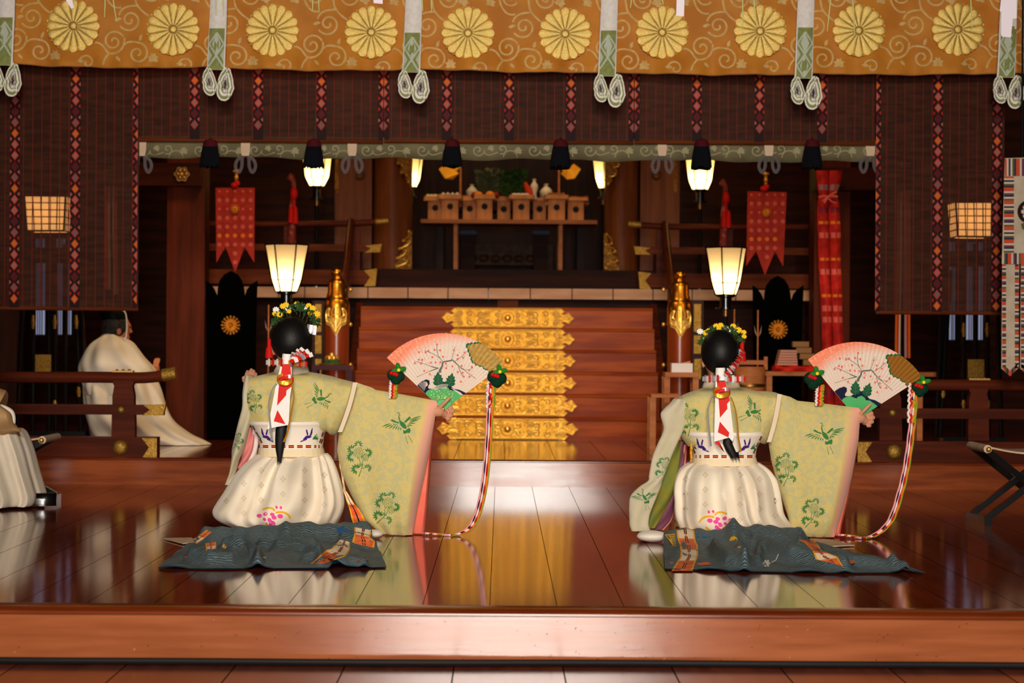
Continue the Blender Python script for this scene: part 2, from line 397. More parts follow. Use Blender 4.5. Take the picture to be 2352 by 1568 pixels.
for k in range(nS):
    ya, za = y0 + k * tread, ZB + k * rise
    s_ = MB()
    s_.box(sx0, sx1, ya, ya + .03, za, za + rise - .022)
    pr = [(ya - .008, za + rise - .02), (ya - .010, za + rise - .005), (ya - .004, za + rise), (ya + tread + .02, za + rise), (ya + tread + .02, za + rise - .022)]
    s_.loft([[Vector((x, a, b)) for a, b in pr] for x in (sx0, sx1)])
    so = s_.build('step', 'stair_wood', st)
    hw = .478; h = rise - .006; mb = MB()
    ol = [Vector((sxc + x, ya - .016, za + z)) for x, z in plate_outline(hw, h)]
    mb.prism(ol, .012)
    # raised border, scrolls and leaves in relief
    def rel(pts, r=.0045, mi=1): mb.tube([Vector((sxc + x, ya - .017, za + z)) for x, z in pts], r, 6, mi)
    rel([(-hw + .09, h * .06), (hw - .09, h * .06)], .006); rel([(-hw + .09, h * .94), (hw - .09, h * .94)], .006)
    for sg in (-1, 1):
        X = lambda pts: [(sg * x, z) for x, z in pts]
        for (cx, sc) in ((.20, 1.0), (.075, .6)):
            for v in (-1, 1):
                rel(X(scroll_pts(cx + .0, h / 2 + v * h * .17, h * .21 * sc, -v * 2.4, 1.25, v)), .0072)
        for v in (-1, 1):
            rel(X(scroll_pts(.285, h / 2 + v * h * .2, h * .17, v * 2.9, 1.1, -v)), .0066)
            rel(X(scroll_pts(.355, h / 2 + v * h * .24, h * .13, v * .6, 1.0, v)), .006)
            for q_ in range(5):
                a = v * (.25 + q_ * .26); c0 = (.335, h / 2)
                rel(X([(c0[0] + .02 * cos(a), c0[1] + .02 * sin(a)), (c0[0] + .05 * cos(a * .9), c0[1] + .05 * sin(a * .9)), (c0[0] + (.085 - .006 * q_) * cos(a * .75), c0[1] + .062 * sin(a))]), [.003, .008, .002])
            for q_ in range(4):
                rel(X([(.135 + q_ * .012, h * (.5 + v * .06)), (.15 + q_ * .01, h * (.5 + v * .2)), (.132 + q_ * .012, h * (.5 + v * .36))]), [.003, .0065, .003])
        rel(X([(.42, h * .5), (.44, h * .42), (.468, h * .5), (.44, h * .58), (.42, h * .5)]), .004)
    rel([(.045 * cos(a * pi / 8), h / 2 + .045 * sin(a * pi / 8)) for a in range(17)], .006)
    for sg in (-1, 1):
        for v in (-1, 1): rel([(sg * .055, h * (.5 + v * .3)), (sg * .075, h * (.5 + v * .42)), (sg * .11, h * (.5 + v * .40)), (sg * .13, h * (.5 + v * .30))], [.003, .006, .006, .003])
        e_ = [(sg * x, z) for x, z in plate_outline(hw, h)[:15]]; rel(e_, .004)
    pl = mb.build('riser_plate', ['gold_base', 'gold_relief'], so)
    pl['label'] = 'gilt embossed riser plate with cusped ends'
    MB().ell((sxc, ya - .024, za + h / 2), .027, .022, .027, nu=18, nv=12).build('boss', 'gold_bright', pl)
for sg, xx in ((-1, sx0), (1, sx1)):
    mb = MB()
    pts = [Vector((xx + sg * .0, y0 + .01, ZB)), Vector((xx, y0 + .01, ZB + .2)), Vector((xx, y0 + nS * tread + .06, 1.14)), Vector((xx, y0 + nS * tread + .06, ZB))]
    mb.prism(pts, Vector((sg * .05, 0, 0)))
    mb.build('stringer', 'rail_wood', st)
    for py in (665, 745, 838): MB().ell(P(805 if sg < 0 else 1524, py, 17.05), .014, .012, .016, nu=10, nv=6).build('stud', 'gold_bright', st)
# side pillars, head beams
def pillar(x0, x1, d, dep, za, zb, mt, label, n=0):
    a, b = P(x0, 600, d).x, P(x1, 600, d).x
    o = MB().box(a, b, d, d + dep, za, zb).build('pillar', mt, loc=((a + b) / 2, d, za)); o['kind'] = 'structure'; tag(o, label, 'pillar'); return o
pillar(383, 470, 17.6, .28, ZB, 4.5, 'red_wood', 'square reddish wooden pillar behind the kneeling priest')
pillar(1870, 1952, 17.6, .28, ZB, 4.5, 'red_wood', 'square wooden pillar behind the long red sash')
pillar(-60, 40, 17.9, .25, ZB, 4.5, 'dark_wood', 'dark wooden pillar at the far left behind the blind')
a, b = P(318, 400, 17.5), P(462, 400, 17.5)
o = MB().box(a.x - 3, b.x, 17.45, 17.75, P(400, 426, 17.45).z, P(400, 374, 17.45).z).build('trim_11', 'dark_wood_h'); struct(o)
a = P(1872, 400, 17.5)
o = MB().box(a.x, a.x + 3, 17.45, 17.75, P(1900, 436, 17.45).z, P(1900, 384, 17.45).z).build('trim_12', 'dark_wood_h'); struct(o)
h = thing('beam_ornament', 'gilt six-lobed nail cover on the dark beam above the left pillar', 'ornament', P(418, 400, 17.44))
mb = MB(); c = P(418, 400, 17.44); pts = [c + Vector(((.052 + .006 * cos(6 * t * 2 * pi / 48)) * cos(t * 2 * pi / 48), 0, (.052 + .006 * cos(6 * t * 2 * pi / 48)) * sin(t * 2 * pi / 48))) for t in range(48)]
mb.prism([p + Vector((0, -.012, 0)) for p in pts], .012)
for k in range(6): mb.ell(c + Vector((.03 * cos(k * pi / 3), -.013, .03 * sin(k * pi / 3))), .016, .008, .016, nu=10, nv=6)
mb.build('rosette', 'brass_old', h); MB().ell(c + Vector((0, -.018, 0)), .012, .012, .012, nu=10, nv=8).build('stud', 'gold_bright', h)
# dark boarded partitions far left and right behind the priests' benches, with daylight windows
for n, (wx, ys) in enumerate([([(82, 101), (130, 148), (157, 162)], (548, 768)), ([(2183, 2193), (2222, 2241), (2250, 2257)], (556, 780))]):
    d = 19.0
    a, b = P(wx[0][0] - 12, ys[0], d), P(wx[-1][1] + 12, ys[1], d)
    wd = struct(MB().box(a.x - .02, b.x + .02, d + .03, d + .07, b.z - .03, a.z + .03).build('window_%d' % (n + 1), 'black_matte'))
    M('paper_daylight', (150, 160, 190), .8, emit=(176, 186, 226), es=.45) if n == 0 else None
    for (p0, p1) in wx:
        for (q0, q1) in ((ys[0], ys[0] + 20), (ys[0] + 56, ys[1])):
            A, B = P(p0, q0, d), P(p1, q1, d)
            MB().box(A.x, B.x, d + .01, d + .03, B.z, A.z).build('pane', 'paper_daylight', wd)
            sl = MB(); k = max(1, int((p1 - p0) / 5))
            for i in range(1, k + 1):
                x = lerp(A.x, B.x, i / (k + 1)); sl.box(x - .0035, x + .0035, d, d + .01, B.z, A.z)
            sl.build('slat', 'veranda_wood', wd)
# cable along the front step
mb = MB(); pts = [Vector((x, YE - .03 + .012 * sin(x * 1.7) + .006 * sin(x * 5.1), ZC + .011)) for x in [(-3 + .1 * i) for i in range(61)]]
mb.tube(pts, .011, 8); tag(mb.build('cable', 'cable_black'), 'black cable lying along the foot of the front step', 'cable')
# ---------------------------------------------------------------- golden valance with chrysanthemum crests
M('gold_cloth', (206, 134, 44), .5, c2=(190, 116, 34), scale=5, bump=.05, bscale=60, sheen=.3)
M('vine_pattern', (222, 184, 118), .55, c2=(206, 164, 98), scale=30)
M('crest_thread', (212, 186, 110), .38, .65, c2=(192, 162, 88), scale=120, bump=.25, bscale=300)
M('crest_edge', (206, 150, 62), .45, .4)
YV = 14.2
val = thing('valance', 'long golden brocade valance with round flower crests hanging across the top', 'valance', P(1176, 0, YV))
hem_tab = [(-60, 140), (40, 143), (130, 150), (330, 153), (470, 150), (520, 152), (700, 158), (900, 158), (960, 155), (1190, 162), (1380, 162), (1420, 163), (1640, 169), (1830, 168), (1870, 166), (2080, 168), (2300, 165), (2420, 166)]
def val_y(x, t):
    "cloth surface: soft billow, folds near the hem at each tie band"
    b = .012 * sin(x * 3.1) + .006 * sin(x * 11 + 1)
    low = max(0, (t - .72) / .28)
    return YV + b + low * (.022 * sin(x * 16 + .8) + .012 * sin(x * 37)) - .05 * low ** 2 * .5
mb = MB(); ztop = P(1176, -150, YV).z
def fv(u, v):
    px = lerp(-60, 2420, u); hy = interp(hem_tab, px)[0]; B = P(px, hy, YV)
    z = lerp(ztop, B.z, v); return Vector((B.x, val_y(B.x, v), z))
ids = mb.grid(300, 26, fv)
bot = ids[-1]; prev = None                      # turned-under hem
for k in range(1, 5):
    a = pi * k / 4; row = []
    for i in bot:
        p = mb.v[i]; row.append(mb.vert((p[0], p[1] + .012 * (1 - cos(a)), p[2] - .012 * sin(a) + (0.05 if k == 4 else 0))))
    pr = bot if prev is None else prev
    for i in range(len(row) - 1): mb.face((pr[i], pr[i + 1], row[i + 1], row[i]))
    prev = row
bv = mb.bvh()
crests = [(170, 61), (398, 68), (626, 70), (853, 75), (1075, 77), (1298, 78), (1521, 75), (1745, 73), (1972, 71), (2200, 68)]
def spiral(cx, cy, r, a0, turns, sg, n=34, end=.12):
    return [(cx + r * (1 - (1 - end) * (t / n)) * cos(a0 + sg * 2 * pi * turns * t / n), cy + r * (1 - (1 - end) * (t / n)) * sin(a0 + sg * 2 * pi * turns * t / n)) for t in range(n + 1)]
def stroke(pts, w):
    "outline strips of a px polyline"
    out = []; n = len(pts); L = []; Rr = []
    for i, p in enumerate(pts):
        a = pts[max(0, i - 1)]; b = pts[min(n - 1, i + 1)]; dx, dy = b[0] - a[0], b[1] - a[1]; l = sqrt(dx * dx + dy * dy) or 1
        ww = w[i] if isinstance(w, list) else w
        L.append((p[0] - dy / l * ww / 2, p[1] + dx / l * ww / 2)); Rr.append((p[0] + dy / l * ww / 2, p[1] - dx / l * ww / 2))
    for i in range(n - 1): out.append([L[i], L[i + 1], Rr[i + 1], Rr[i]])
    return out
def blob(cx, cy, pts, s=1.0, rot=0.0):
    return [(cx + s * (x * cos(rot) - y * sin(rot)), cy + s * (x * sin(rot) + y * cos(rot))) for x, y in pts]
LEAF = [(0, 0), (4, -3), (9, -3.4), (14, 0), (9, 1.5), (5, 3)]
VINE = [(0, 8), (-5, 10), (-12, 8), (-9, 2), (-13, -3), (-6, -5), (-5, -12), (0, -9), (5, -12), (6, -5), (13, -3), (9, 2), (12, 8), (5, 10)]
def bez(p, n=12):
    return [tuple((1 - t) ** 3 * a + 3 * (1 - t) ** 2 * t * b + 3 * (1 - t) * t * t * c + t ** 3 * d for a, b, c, d in zip(*p)) for t in [i / n for i in range(n + 1)]]
for cx, cy in [(-55, 55)] + crests + [(2424, 66)]:
    q = []
    X, Y = cx, cy - 70
    q += stroke(spiral(X + 91, Y + 104, 25, -.4, 1.45, -1), 4.6)
    q += stroke(bez([(X + 116, Y + 96), (X + 118, Y + 122), (X + 100, Y + 134), (X + 82, Y + 132)]), 4.6)
    q += stroke(bez([(X + 82, Y + 132), (X + 70, Y + 128), (X + 72, Y + 108), (X + 48, Y + 106)]), 4.4)
    q += stroke(bez([(X + 82, Y + 132), (X + 70, Y + 140), (X + 68, Y + 152), (X + 66, Y + 158)]), 4.4)
    q += stroke(spiral(X + 146, Y + 132, 26, -1.7, 1.5, 1), 4.6)
    q += stroke(bez([(X + 116, Y + 112), (X + 122, Y + 104), (X + 130, Y + 104), (X + 145, Y + 106)]), 4.4)
    q += stroke(spiral(X + 128, Y + 55, 26, 2.6, 1.5, -1), 4.6)
    q += stroke(bez([(X + 103, Y + 44), (X + 108, Y + 26), (X + 124, Y + 22), (X + 146, Y + 22)]), 4.6)
    q += stroke(bez([(X + 146, Y + 22), (X + 156, Y + 36), (X + 164, Y + 40), (X + 172, Y + 46)]), 4.4)
    q += stroke(bez([(X + 146, Y + 22), (X + 138, Y + 10), (X + 142, Y - 2), (X + 136, Y - 14)]), 4.4)
    q += stroke(bez([(X + 108, Y + 26), (X + 88, Y + 32), (X + 74, Y + 10), (X + 72, Y - 10)]), 4.4)
    q += stroke(spiral(X + 180, Y - 8, 24, -2.6, 1.5, -1), 4.4)
    q += stroke(spiral(X + 30, Y + 152, 18, -2.9, 1.1, 1), 4.2)
    q += stroke(spiral(X + 96, Y - 12, 20, .6, 1.2, 1), 4.2)
    q += [blob(X + 150, Y + 104, LEAF, 1.3, -1.2), blob(X + 92, Y + 56, LEAF, 1.4, -.2), blob(X + 24, Y + 150, LEAF, 1.3, 3.3), blob(X + 96, Y + 138, LEAF, 1.2, .9)]
    q += [blob(X + 182, Y + 142, VINE, 1.0), blob(X + 212, Y - 2, VINE, 1.0, .6), blob(X + 52, Y - 2, VINE, .9, .2)]
    mb.stamp(bv, q, 1, .004)
for x in (700, 1189, 1641, 2086): mb.stamp(bv, [[(x + 1, -20), (x + 1, 160), (x, 160), (x, -20)]], 2, .002) if False else None
mb.build('cloth', ['gold_cloth', 'vine_pattern'], val)
def crest(cx, cy, d, r):
    "16-petal chrysanthemum in padded embroidery"
    mb = MB(); c = P(cx, cy, d); c.y = val_y(c.x, .6) - .026
    n = 16
    for k in range(n):          # outer ring of petal tips seen between the front petals
        a = 2 * pi * (k + .5) / n; d_ = Vector((cos(a), 0, sin(a))); s_ = Vector((-sin(a), 0, cos(a)))
        mb.poly([c + d_ * r * .93 + s_ * r * .05 + Vector((0, .002, 0)), c + d_ * r * .985 + s_ * r * .03, c + d_ * r * .985 - s_ * r * .03, c + d_ * r * .93 - s_ * r * .05 + Vector((0, .002, 0))], 1)
    for k in range(n):
        a = 2 * pi * k / n; d_ = Vector((cos(a), 0, sin(a))); s_ = Vector((-sin(a), 0, cos(a)))
        rows = []
        for t in (.17, .3, .5, .7, .82, .9, .955, .99):
            hw = min(t * r * math.tan(pi / n) * .97, r * .17 * sqrt(max(.02, 1 - ((t - .82) / .175) ** 2)) if t > .82 else 9)
            bulge = .0035 * min(1, (t - .1) * 5) * (1 - max(0, (t - .8) / .2) ** 2)
            rows.append([c + d_ * (r * t) + s_ * (hw * u) + Vector((0, -bulge * (1 - .85 * u * u) - .001, 0)) for u in (-1, -.86, -.4, 0, .4, .86, 1)])
        ii = [[mb.vert(p) for p in rw] for rw in rows]
        for x, y in zip(ii, ii[1:]):
            for i in range(6): mb.face((x[i], x[i + 1], y[i + 1], y[i]), 1 if i in (0, 5) else 0)
    disc = [c + Vector((r * .96 * cos(2 * pi * k / 64), 0.001, r * .96 * sin(2 * pi * k / 64))) for k in range(64)]
    mb.prism(disc, .024, 2)
    mb.ell(c + Vector((0, -.003, 0)), r * .145, .006, r * .145, nu=18, nv=8)
    return mb.build('crest_medallion', ['crest_thread', 'crest_edge', 'gold_cloth'], val, recalc=False)
for cx, cy in crests: crest(cx, cy, YV - .012, S(61, YV))

# green and white tie bands with knotted loops
M('band_white', (250, 245, 240), .7, c2=(240, 232, 226), scale=40)
M('band_green', (150, 156, 94), .7, c2=(132, 142, 80), scale=40)
M('band_pale', (196, 204, 184), .7)
ORD = ['first', 'second', 'third', 'fourth', 'fifth', 'sixth']
bands = [(12, 40, 150), (500, 65, 160), (949, 75, 166), (1399, 70, 175), (1851, 63, 180), (2318, 60, 178)]
BL = ['white and green tie band cut by the left edge of the picture', 'white and green tie band second from the left, left of the first wide blind joint',
      'white and green tie band with looped ends, just left of centre', 'white and green tie band with looped ends, just right of centre',
      'white and green tie band with looped ends above the fan at right', 'white and green tie band at the far right, beside folded white paper strips']
for i, (bxx, yg, ye) in enumerate(bands):
    d = YV - .10
    b = thing('tie_band', BL[i], 'tie band', P(bxx, ye, d), 'tie bands on the golden valance')
    mb = MB(); lean = -6 if i < 5 else -8
    def fb(u, v):
        y = lerp(-90, ye, v); x = bxx + lean * (v - .5) * 1.6 + (u - .5) * (37 + 4 * v)
        p = P(x, y, d); p.y += .018 * (2 * (u - .5)) ** 2 - .006 * sin(v * 9); return p
    ids = mb.grid(8, 40, fb); mb.grid(8, 40, lambda u, v: fb(u, v) + Vector((0, .006, 0)))
    bvb = mb.bvh(); q = []; cxf = lambda y: bxx + lean * ((y + 90) / (ye + 90) - .5) * 1.6
    hw = 18; gs = (ye - .5 - yg) / 18
    q.append([(cxf(yg) - hw, yg + 4), (cxf(yg) - 11, yg - 4), (cxf(yg) - 5, yg + 5), (cxf(yg), yg), (cxf(yg) + 6, yg + 5), (cxf(yg) + 12, yg - 4), (cxf(yg) + hw, yg + 4), (cxf(ye) + hw + 1, ye - 1), (cxf(ye) - hw - 1, ye - 1)])
    mb.stamp(bvb, [[(cxf(y) + (hw - .3) * sx, y), (cxf(y + gs) + (hw - .3) * sx, y + gs), (cxf(y + gs) + (hw - .3) * (sx + .25), y + gs), (cxf(y) + (hw - .3) * (sx + .25), y)] for sx in [-1 + .25 * i for i in range(8)] for y in [yg + gs * k for k in range(18)]], 1, .0015)
    dm = []; per = 52
    for k in range(-1, 4):
        yc = yg + 10 + per * k + 26
        for dy_, off in ((0, 0),):
            for h_, w_ in ((26, 18),):
                pts = [(cxf(yc) , yc - 24), (cxf(yc) + 10, yc), (cxf(yc), yc + 24), (cxf(yc) - 10, yc)]
                if yc + 24 < ye + 4 and yc - 24 > yg - 8: dm.append(pts)
        for sg in (-1, 1):
            for (a, b_) in ((yc - 26, yc), (yc + 26, yc)):
                A = (cxf(a), a); B = (cxf(b_) + sg * 17, b_)
                if yg < min(a, b_) and max(a, b_) < ye + 2: dm += stroke([A, ((A[0] + B[0]) / 2, (a + b_) / 2), B], 4)
            e = (cxf(yc + 26) + sg * 17.5, yc + 26)
            if yg + 16 < yc + 26 < ye - 18: dm.append([(e[0], e[1] - 16), (e[0] - sg * 8, e[1]), (e[0], e[1] + 16)])
    mb.stamp(bvb, dm, 2, .003)
    mb.build('strap', ['band_white', 'band_green', 'band_pale'], b, recalc=False)
    for (ox, w_, L, rot) in ((-15, 16, 66, .05), (22, 19, 78, -.04)):
        mb = MB()
        for k in range(7):
            sc = 1 - .145 * k; pr = []
            for t in range(25):
                a = 2 * pi * t / 24; x = w_ * sc * sin(a) * (1 - .25 * cos(a)); y = -cos(a) * L / 2 * (1 - .10 * k)
                pr.append((bxx + lean * .8 + ox + x + rot * y * 2 + (2 if t % 5 == 2 else 0), ye + L / 2 - 6 + y))
            dep = .040 - .004 * k + .006 * (k % 2)
            rg = []
            for (x, y) in pr:
                rg.append((P(x, y, d - dep), P(x, y, d + dep)))
            for a, c_ in zip(rg, rg[1:]):
                mb.face([mb.vert(a[0]), mb.vert(c_[0]), mb.vert(c_[1]), mb.vert(a[1])], int(k % 3 == 1))
            fr = [a[0] for a in rg[:-1]]; inn = [lerp(P(bxx + lean * .8 + ox, ye + L / 2 - 6, d - dep), p, .80) for p in fr]
            for j in range(24): mb.face([mb.vert(fr[j]), mb.vert(fr[(j + 1) % 24]), mb.vert(inn[(j + 1) % 24]), mb.vert(inn[j])], int((k + (j % 9 == 0)) % 3 == 1))
        mb.build('loop', ['band_white', 'band_green'], b, recalc=False, sharp=60)

# ---------------------------------------------------------------- bamboo blinds with brocade bands
def blind_mat(name, c, op):
    mt = M(name, c, .55, c2=(c[0] * .72, c[1] * .66, c[2] * .62), scale=2.4, stretch=(3, 1, 16))
    nt = mt.node_tree; out = nt.nodes['Material Output']; pb = nt.nodes['Principled BSDF']
    tc = nd(nt, 'ShaderNodeTexCoord'); sp = nd(nt, 'ShaderNodeSeparateXYZ'); nt.links.new(tc.outputs['Object'], sp.inputs[0])
    a = nd(nt, 'ShaderNodeMath', operation='MULTIPLY'); nt.links.new(sp.outputs['Z'], a.inputs[0]); a.inputs[1].default_value = 220
    f_ = nd(nt, 'ShaderNodeMath', operation='FRACT'); nt.links.new(a.outputs[0], f_.inputs[0])
    l_ = nd(nt, 'ShaderNodeMath', operation='LESS_THAN'); nt.links.new(f_.outputs[0], l_.inputs[0]); l_.inputs[1].default_value = op
    # red warp threads
    b = nd(nt, 'ShaderNodeMath', operation='MULTIPLY'); nt.links.new(sp.outputs['X'], b.inputs[0]); b.inputs[1].default_value = 18.5
    fb_ = nd(nt, 'ShaderNodeMath', operation='FRACT'); nt.links.new(b.outputs[0], fb_.inputs[0])
    lb = nd(nt, 'ShaderNodeMath', operation='LESS_THAN'); nt.links.new(fb_.outputs[0], lb.inputs[0]); lb.inputs[1].default_value = .07
    src = pb.inputs['Base Color'].links[0].from_socket
    mx = nd(nt, 'ShaderNodeMix', data_type='RGBA'); nt.links.new(lb.outputs[0], mx.inputs['Factor']); nt.links.new(src, mx.inputs[6]); mx.inputs[7].default_value = lin((112, 26, 14))
    nt.links.new(mx.outputs[2], pb.inputs['Base Color'])
    mm = nd(nt, 'ShaderNodeMath', operation='MAXIMUM'); mm.inputs[0].default_value = op; nt.links.new(lb.outputs[0], mm.inputs[1])
    tr = nd(nt, 'ShaderNodeBsdfTransparent'); ms = nd(nt, 'ShaderNodeMixShader')
    nt.links.new(mm.outputs[0], ms.inputs[0]); nt.links.new(tr.outputs[0], ms.inputs[1]); nt.links.new(pb.outputs[0], ms.inputs[2]); nt.links.new(ms.outputs[0], out.inputs[0])
blind_mat('bamboo_slats', (78, 36, 15), .68)
M('brocade_dark', (36, 12, 12), .6); M('brocade_pink', (172, 96, 84), .6); M('brocade_orange', (204, 104, 34), .55)
M('brocade_red', (170, 34, 24), .6); M('brocade_maroon', (92, 22, 28), .6); M('brocade_grey', (126, 86, 82), .6)
BM = ['brocade_dark', 'brocade_orange', 'brocade_pink', 'brocade_pink', 'brocade_maroon', 'brocade_grey', 'brocade_red']
YM = 14.42
def blind(label, px0, px1, pyb, band_px, edge_half):
    A, B = P(px0, pyb, YM), P(px1, pyb, YM)
    b = thing('bamboo_blind', label, 'bamboo blind', ((A.x + B.x) / 2, YM, A.z), 'bamboo blinds behind the valance')
    zt = P(1176, 60, YM).z; zb = P((px0 + px1) / 2, pyb, YM).z
    mb = MB(); mb.box(A.x, B.x, YM, YM + .006, zb, zt); mb.build('slat_panel', 'bamboo_slats', b)
    mb = MB(); mb.tube([Vector((A.x, YM + .004, zb)), Vector((B.x, YM + .004, zb))], .012, 8); mb.build('bottom_rod', 'veranda_wood', b)
    zref = P(174, 181, YM).z + (0 if px0 < 300 else -.006); step = S(25.25, YM)
    for bp in band_px:
        side = 0
        if bp in edge_half: side = edge_half[bp]
        c = P(bp, 300, YM).x; hw = S(11, YM); y = YM - .006
        xa, xb = (c - hw, c + hw) if side == 0 else ((c - hw, c) if side < 0 else (c, c + hw))
        mb = MB(); mb.box(xa, xb, y, YM - .0005, zb, zt)
        k = int((zref - zt) / step) - 1
        z = zref - k * step
        while z - step * .5 > zb:
            if z + step * .5 < zt:
                mi = 1 + (round((zref - z) / step) % 5); dx, dz = hw * .66, step * .37
                cc = c
                dia = [(cc - dx, z), (cc, z - dz), (cc + dx, z), (cc, z + dz)]
                def clipx(p): return Vector((min(max(p[0], xa), xb), y - .001, p[1]))
                mb.poly([clipx((cc + (p[0] - cc) * 1.28, z + (p[1] - z) * 1.28)) for p in dia], 6 if mi != 4 else 4)
                mb.poly([clipx(p) + Vector((0, -.001, 0)) for p in dia], mi)
                for sg in (-1, 1):
                    xo = cc + sg * hw
                    if xa - 1e-6 <= xo <= xb + 1e-6:
                        mb.poly([Vector((xo, y - .0015, z + step * .5 + step * .2)), Vector((xo, y - .0015, z + step * .5 - step * .2)), Vector((xo - sg * hw * .45, y - .0015, z + step * .5))], 2 if mi in (2, 5) else 6)
            z -= step
        mb.build('brocade_band', BM, b, recalc=False)
    return b
blind('tall bamboo blind at the left with brocade bands, priest kneeling beneath it', -90, 317, 708, [35, 174, 317], {317: -1})
blind('short bamboo blind over the opening, left of the centre, above a kneeling dancer', 319, 880, 323, [447, 593, 738, 880], {880: -1})
blind('short bamboo blind over the middle of the opening, above the altar', 882, 1455, 325, [882, 1026, 1169, 1311, 1455], {882: 1, 1455: -1})
blind('short bamboo blind over the opening, right of the centre', 1457, 2010, 328, [1457, 1600, 1744, 1888], {1457: 1})
blind('tall bamboo blind at the right with brocade bands, beside the striped banner', 2012, 2304, 718, [2012, 2154, 2290], {2012: 1})

# rolled green cloth under the centre blinds, with ties and dark tassels
M('green_brocade', (116, 108, 80), .6, c2=(100, 92, 66), scale=8, bump=.05, bscale=60)
M('green_vine', (158, 148, 112), .6)
M('tie_cloth', (214, 186, 156), .7)
M('tassel_navy', (14, 15, 22), .8, bump=.6, bscale=120, stretch=(8, 8, .3)); M('tassel_maroon', (72, 12, 20), .7)
M('clear_cord', (120, 110, 112), .25, alpha=.5)
YG = 14.5
A, B = P(318, 326, YG), P(2012, 330, YG)
gr = thing('cloth_roll', 'rolled grey-green brocade cloth hanging under the short bamboo blinds', 'cloth roll', ((A.x + B.x) / 2, YG, P(1176, 366, YG).z))
mb = MB(); zt, zb = P(1176, 318, YG).z, P(1176, 367, YG).z; hh = (zt - zb)
prof = [(.0, 1), (-.028, .95), (-.044, .7), (-.046, .4), (-.036, .14), (-.012, 0), (.03, .05), (.05, .3), (.05, .8), (.03, 1)]
rings = []
for i in range(121):
    x = lerp(A.x, B.x, i / 120); wv = .006 * sin(x * 7) + .004 * sin(x * 17)
    rings.append([Vector((x, YG + y * 1.0, zb + t * hh + (wv if t < .5 else 0))) for y, t in prof])
mb.loft(rings); bv = mb.bvh(); q = []
x = 300
while x < 2010:
    q += stroke(spiral(x + 30, 345, 15, 0, 1.3, 1), 2.6) + stroke(spiral(x + 105, 362, 17, pi, .5, 1, end=.9), 2.6) + stroke(spiral(x + 85, 342, 12, 2, 1.2, -1), 2.6)
    q += stroke(bez([(x + 44, 350), (x + 54, 362), (x + 64, 352), (x + 76, 350)]), 2.6) + [blob(x + 122, 346, VINE, .75), blob(x + 60, 340, VINE, .6, .5)]
    x += 128
mb.stamp(bv, q, 1, .003); mb.build('rolled_cloth', ['green_brocade', 'green_vine'], gr)
for k, tx in enumerate((325, 564, 809, 1521, 1766, 1999)):
    d = YG - .055; mb = MB()
    pts = [P(tx, y, d + (.0 if y < 350 else .01)) for y in (322, 330, 340, 350, 358)]
    hwv = [Vector((S(w_, d), 0, 0)) for w_ in (10.5, 10.5, 10.5, 9.8, 8)]
    mb.ribbon(pts, hwv, Vector((0, .006, 0)))
    mb.build('tie', 'tie_cloth', gr)
    for sg in (-1, 1):
        mb = MB(); c = [(tx + sg * 7, 360), (tx + sg * 19, 368), (tx + sg * 23, 383), (tx + sg * 16, 396), (tx + sg * 9, 384), (tx + sg * 8, 368), (tx + sg * 7, 360)]
        mb.tube(smooth([P(x, y, d) for x, y in c], 4), .011, 6); mb.build('cord_loop', 'clear_cord', gr)
TL = ['dark tassel beside the left end of the green cloth roll', 'dark tassel in front of the glowing lantern, left', 'dark tassel above the golden paper wands at the left of the altar',
      'dark tassel above the golden paper wands at the right of the altar', 'dark tassel in front of the glowing lantern, right', 'dark tassel above the long red sash']
for k, (tx, ty) in enumerate([(483, 383), (721, 384), (1039, 382), (1288, 385), (1612, 386), (1866, 386)]):
    d = YG - .13; c = P(tx, 322, d); zb_ = P(tx, ty, d).z; zm = P(tx, 337, d).z
    t_ = thing('tassel', TL[k], 'tassel', (c.x, c.y, zb_), 'dark tassels under the short blinds')
    s_ = S(1, d); mb = MB()
    mb.lathe([(.4 * s_, c.z + .03), (1.2 * s_, c.z + .01), (13 * s_, c.z), (16.5 * s_, zm + .02), (18 * s_, zm)], (c.x, c.y, 0), 20, squash=.7); mb.build('head', 'tassel_maroon', t_)
    mb = MB(); n = 36; rings = []
    for j, (t, r) in enumerate([(0, 17), (.25, 19.5), (.6, 22), (.9, 23.5), (1, 24)]):
        z = lerp(zm, zb_, t)
        rings.append([Vector((c.x + r * s_ * (1 + .05 * sin(i * 5.3)) * cos(2 * pi * i / n), c.y + .7 * r * s_ * (1 + .05 * sin(i * 5.3)) * sin(2 * pi * i / n), z + (.012 * sin(i * 2.7 + k) if t == 1 else 0))) for i in range(n)])
    mb.loft(rings); mb.build('fringe', 'tassel_navy', t_)
# straw strands and folded paper hanging from the rope above the picture
M('straw', (176, 178, 116), .6)
SLB = [(240, 40, -2), (268, 50, 10), (496, 36, 0), (514, 36, 3), (718, 25, 0), (733, 26, 2), (971, 26, 2), (991, 26, 1), (1448, 18, -3), (1524, 10, 4), (1706, 65, 0), (1738, 60, 8), (1900, 72, -9), (1963, 80, 5), (2233, 68, 4)]
for k, (x, y, dx) in enumerate(SLB):
    d = 9.6; mb = MB(); mb.tube([P(x - dx * 1.6, -60, d), P(x - dx * .5, y * .4, d), P(x, y, d)], [.0026, .0026, .0016], 6)
    o = mb.build('straw_strand', 'straw', loc=P(x, y, d)); tag(o, 'thin straw strand hanging in front of the golden valance', 'straw', 'straw strands hanging from above')
M('shide_paper', (212, 204, 214), .6)
def shide(label, segs):
    d = 9.5; mb = MB()
    for i, q in enumerate(segs): mb.prism([P(x, y, d - .004 * i) for x, y in q], .0012)
    o = mb.build('paper_streamer', 'shide_paper', loc=P(*segs[-1][0], d)); tag(o, label, 'paper streamer')
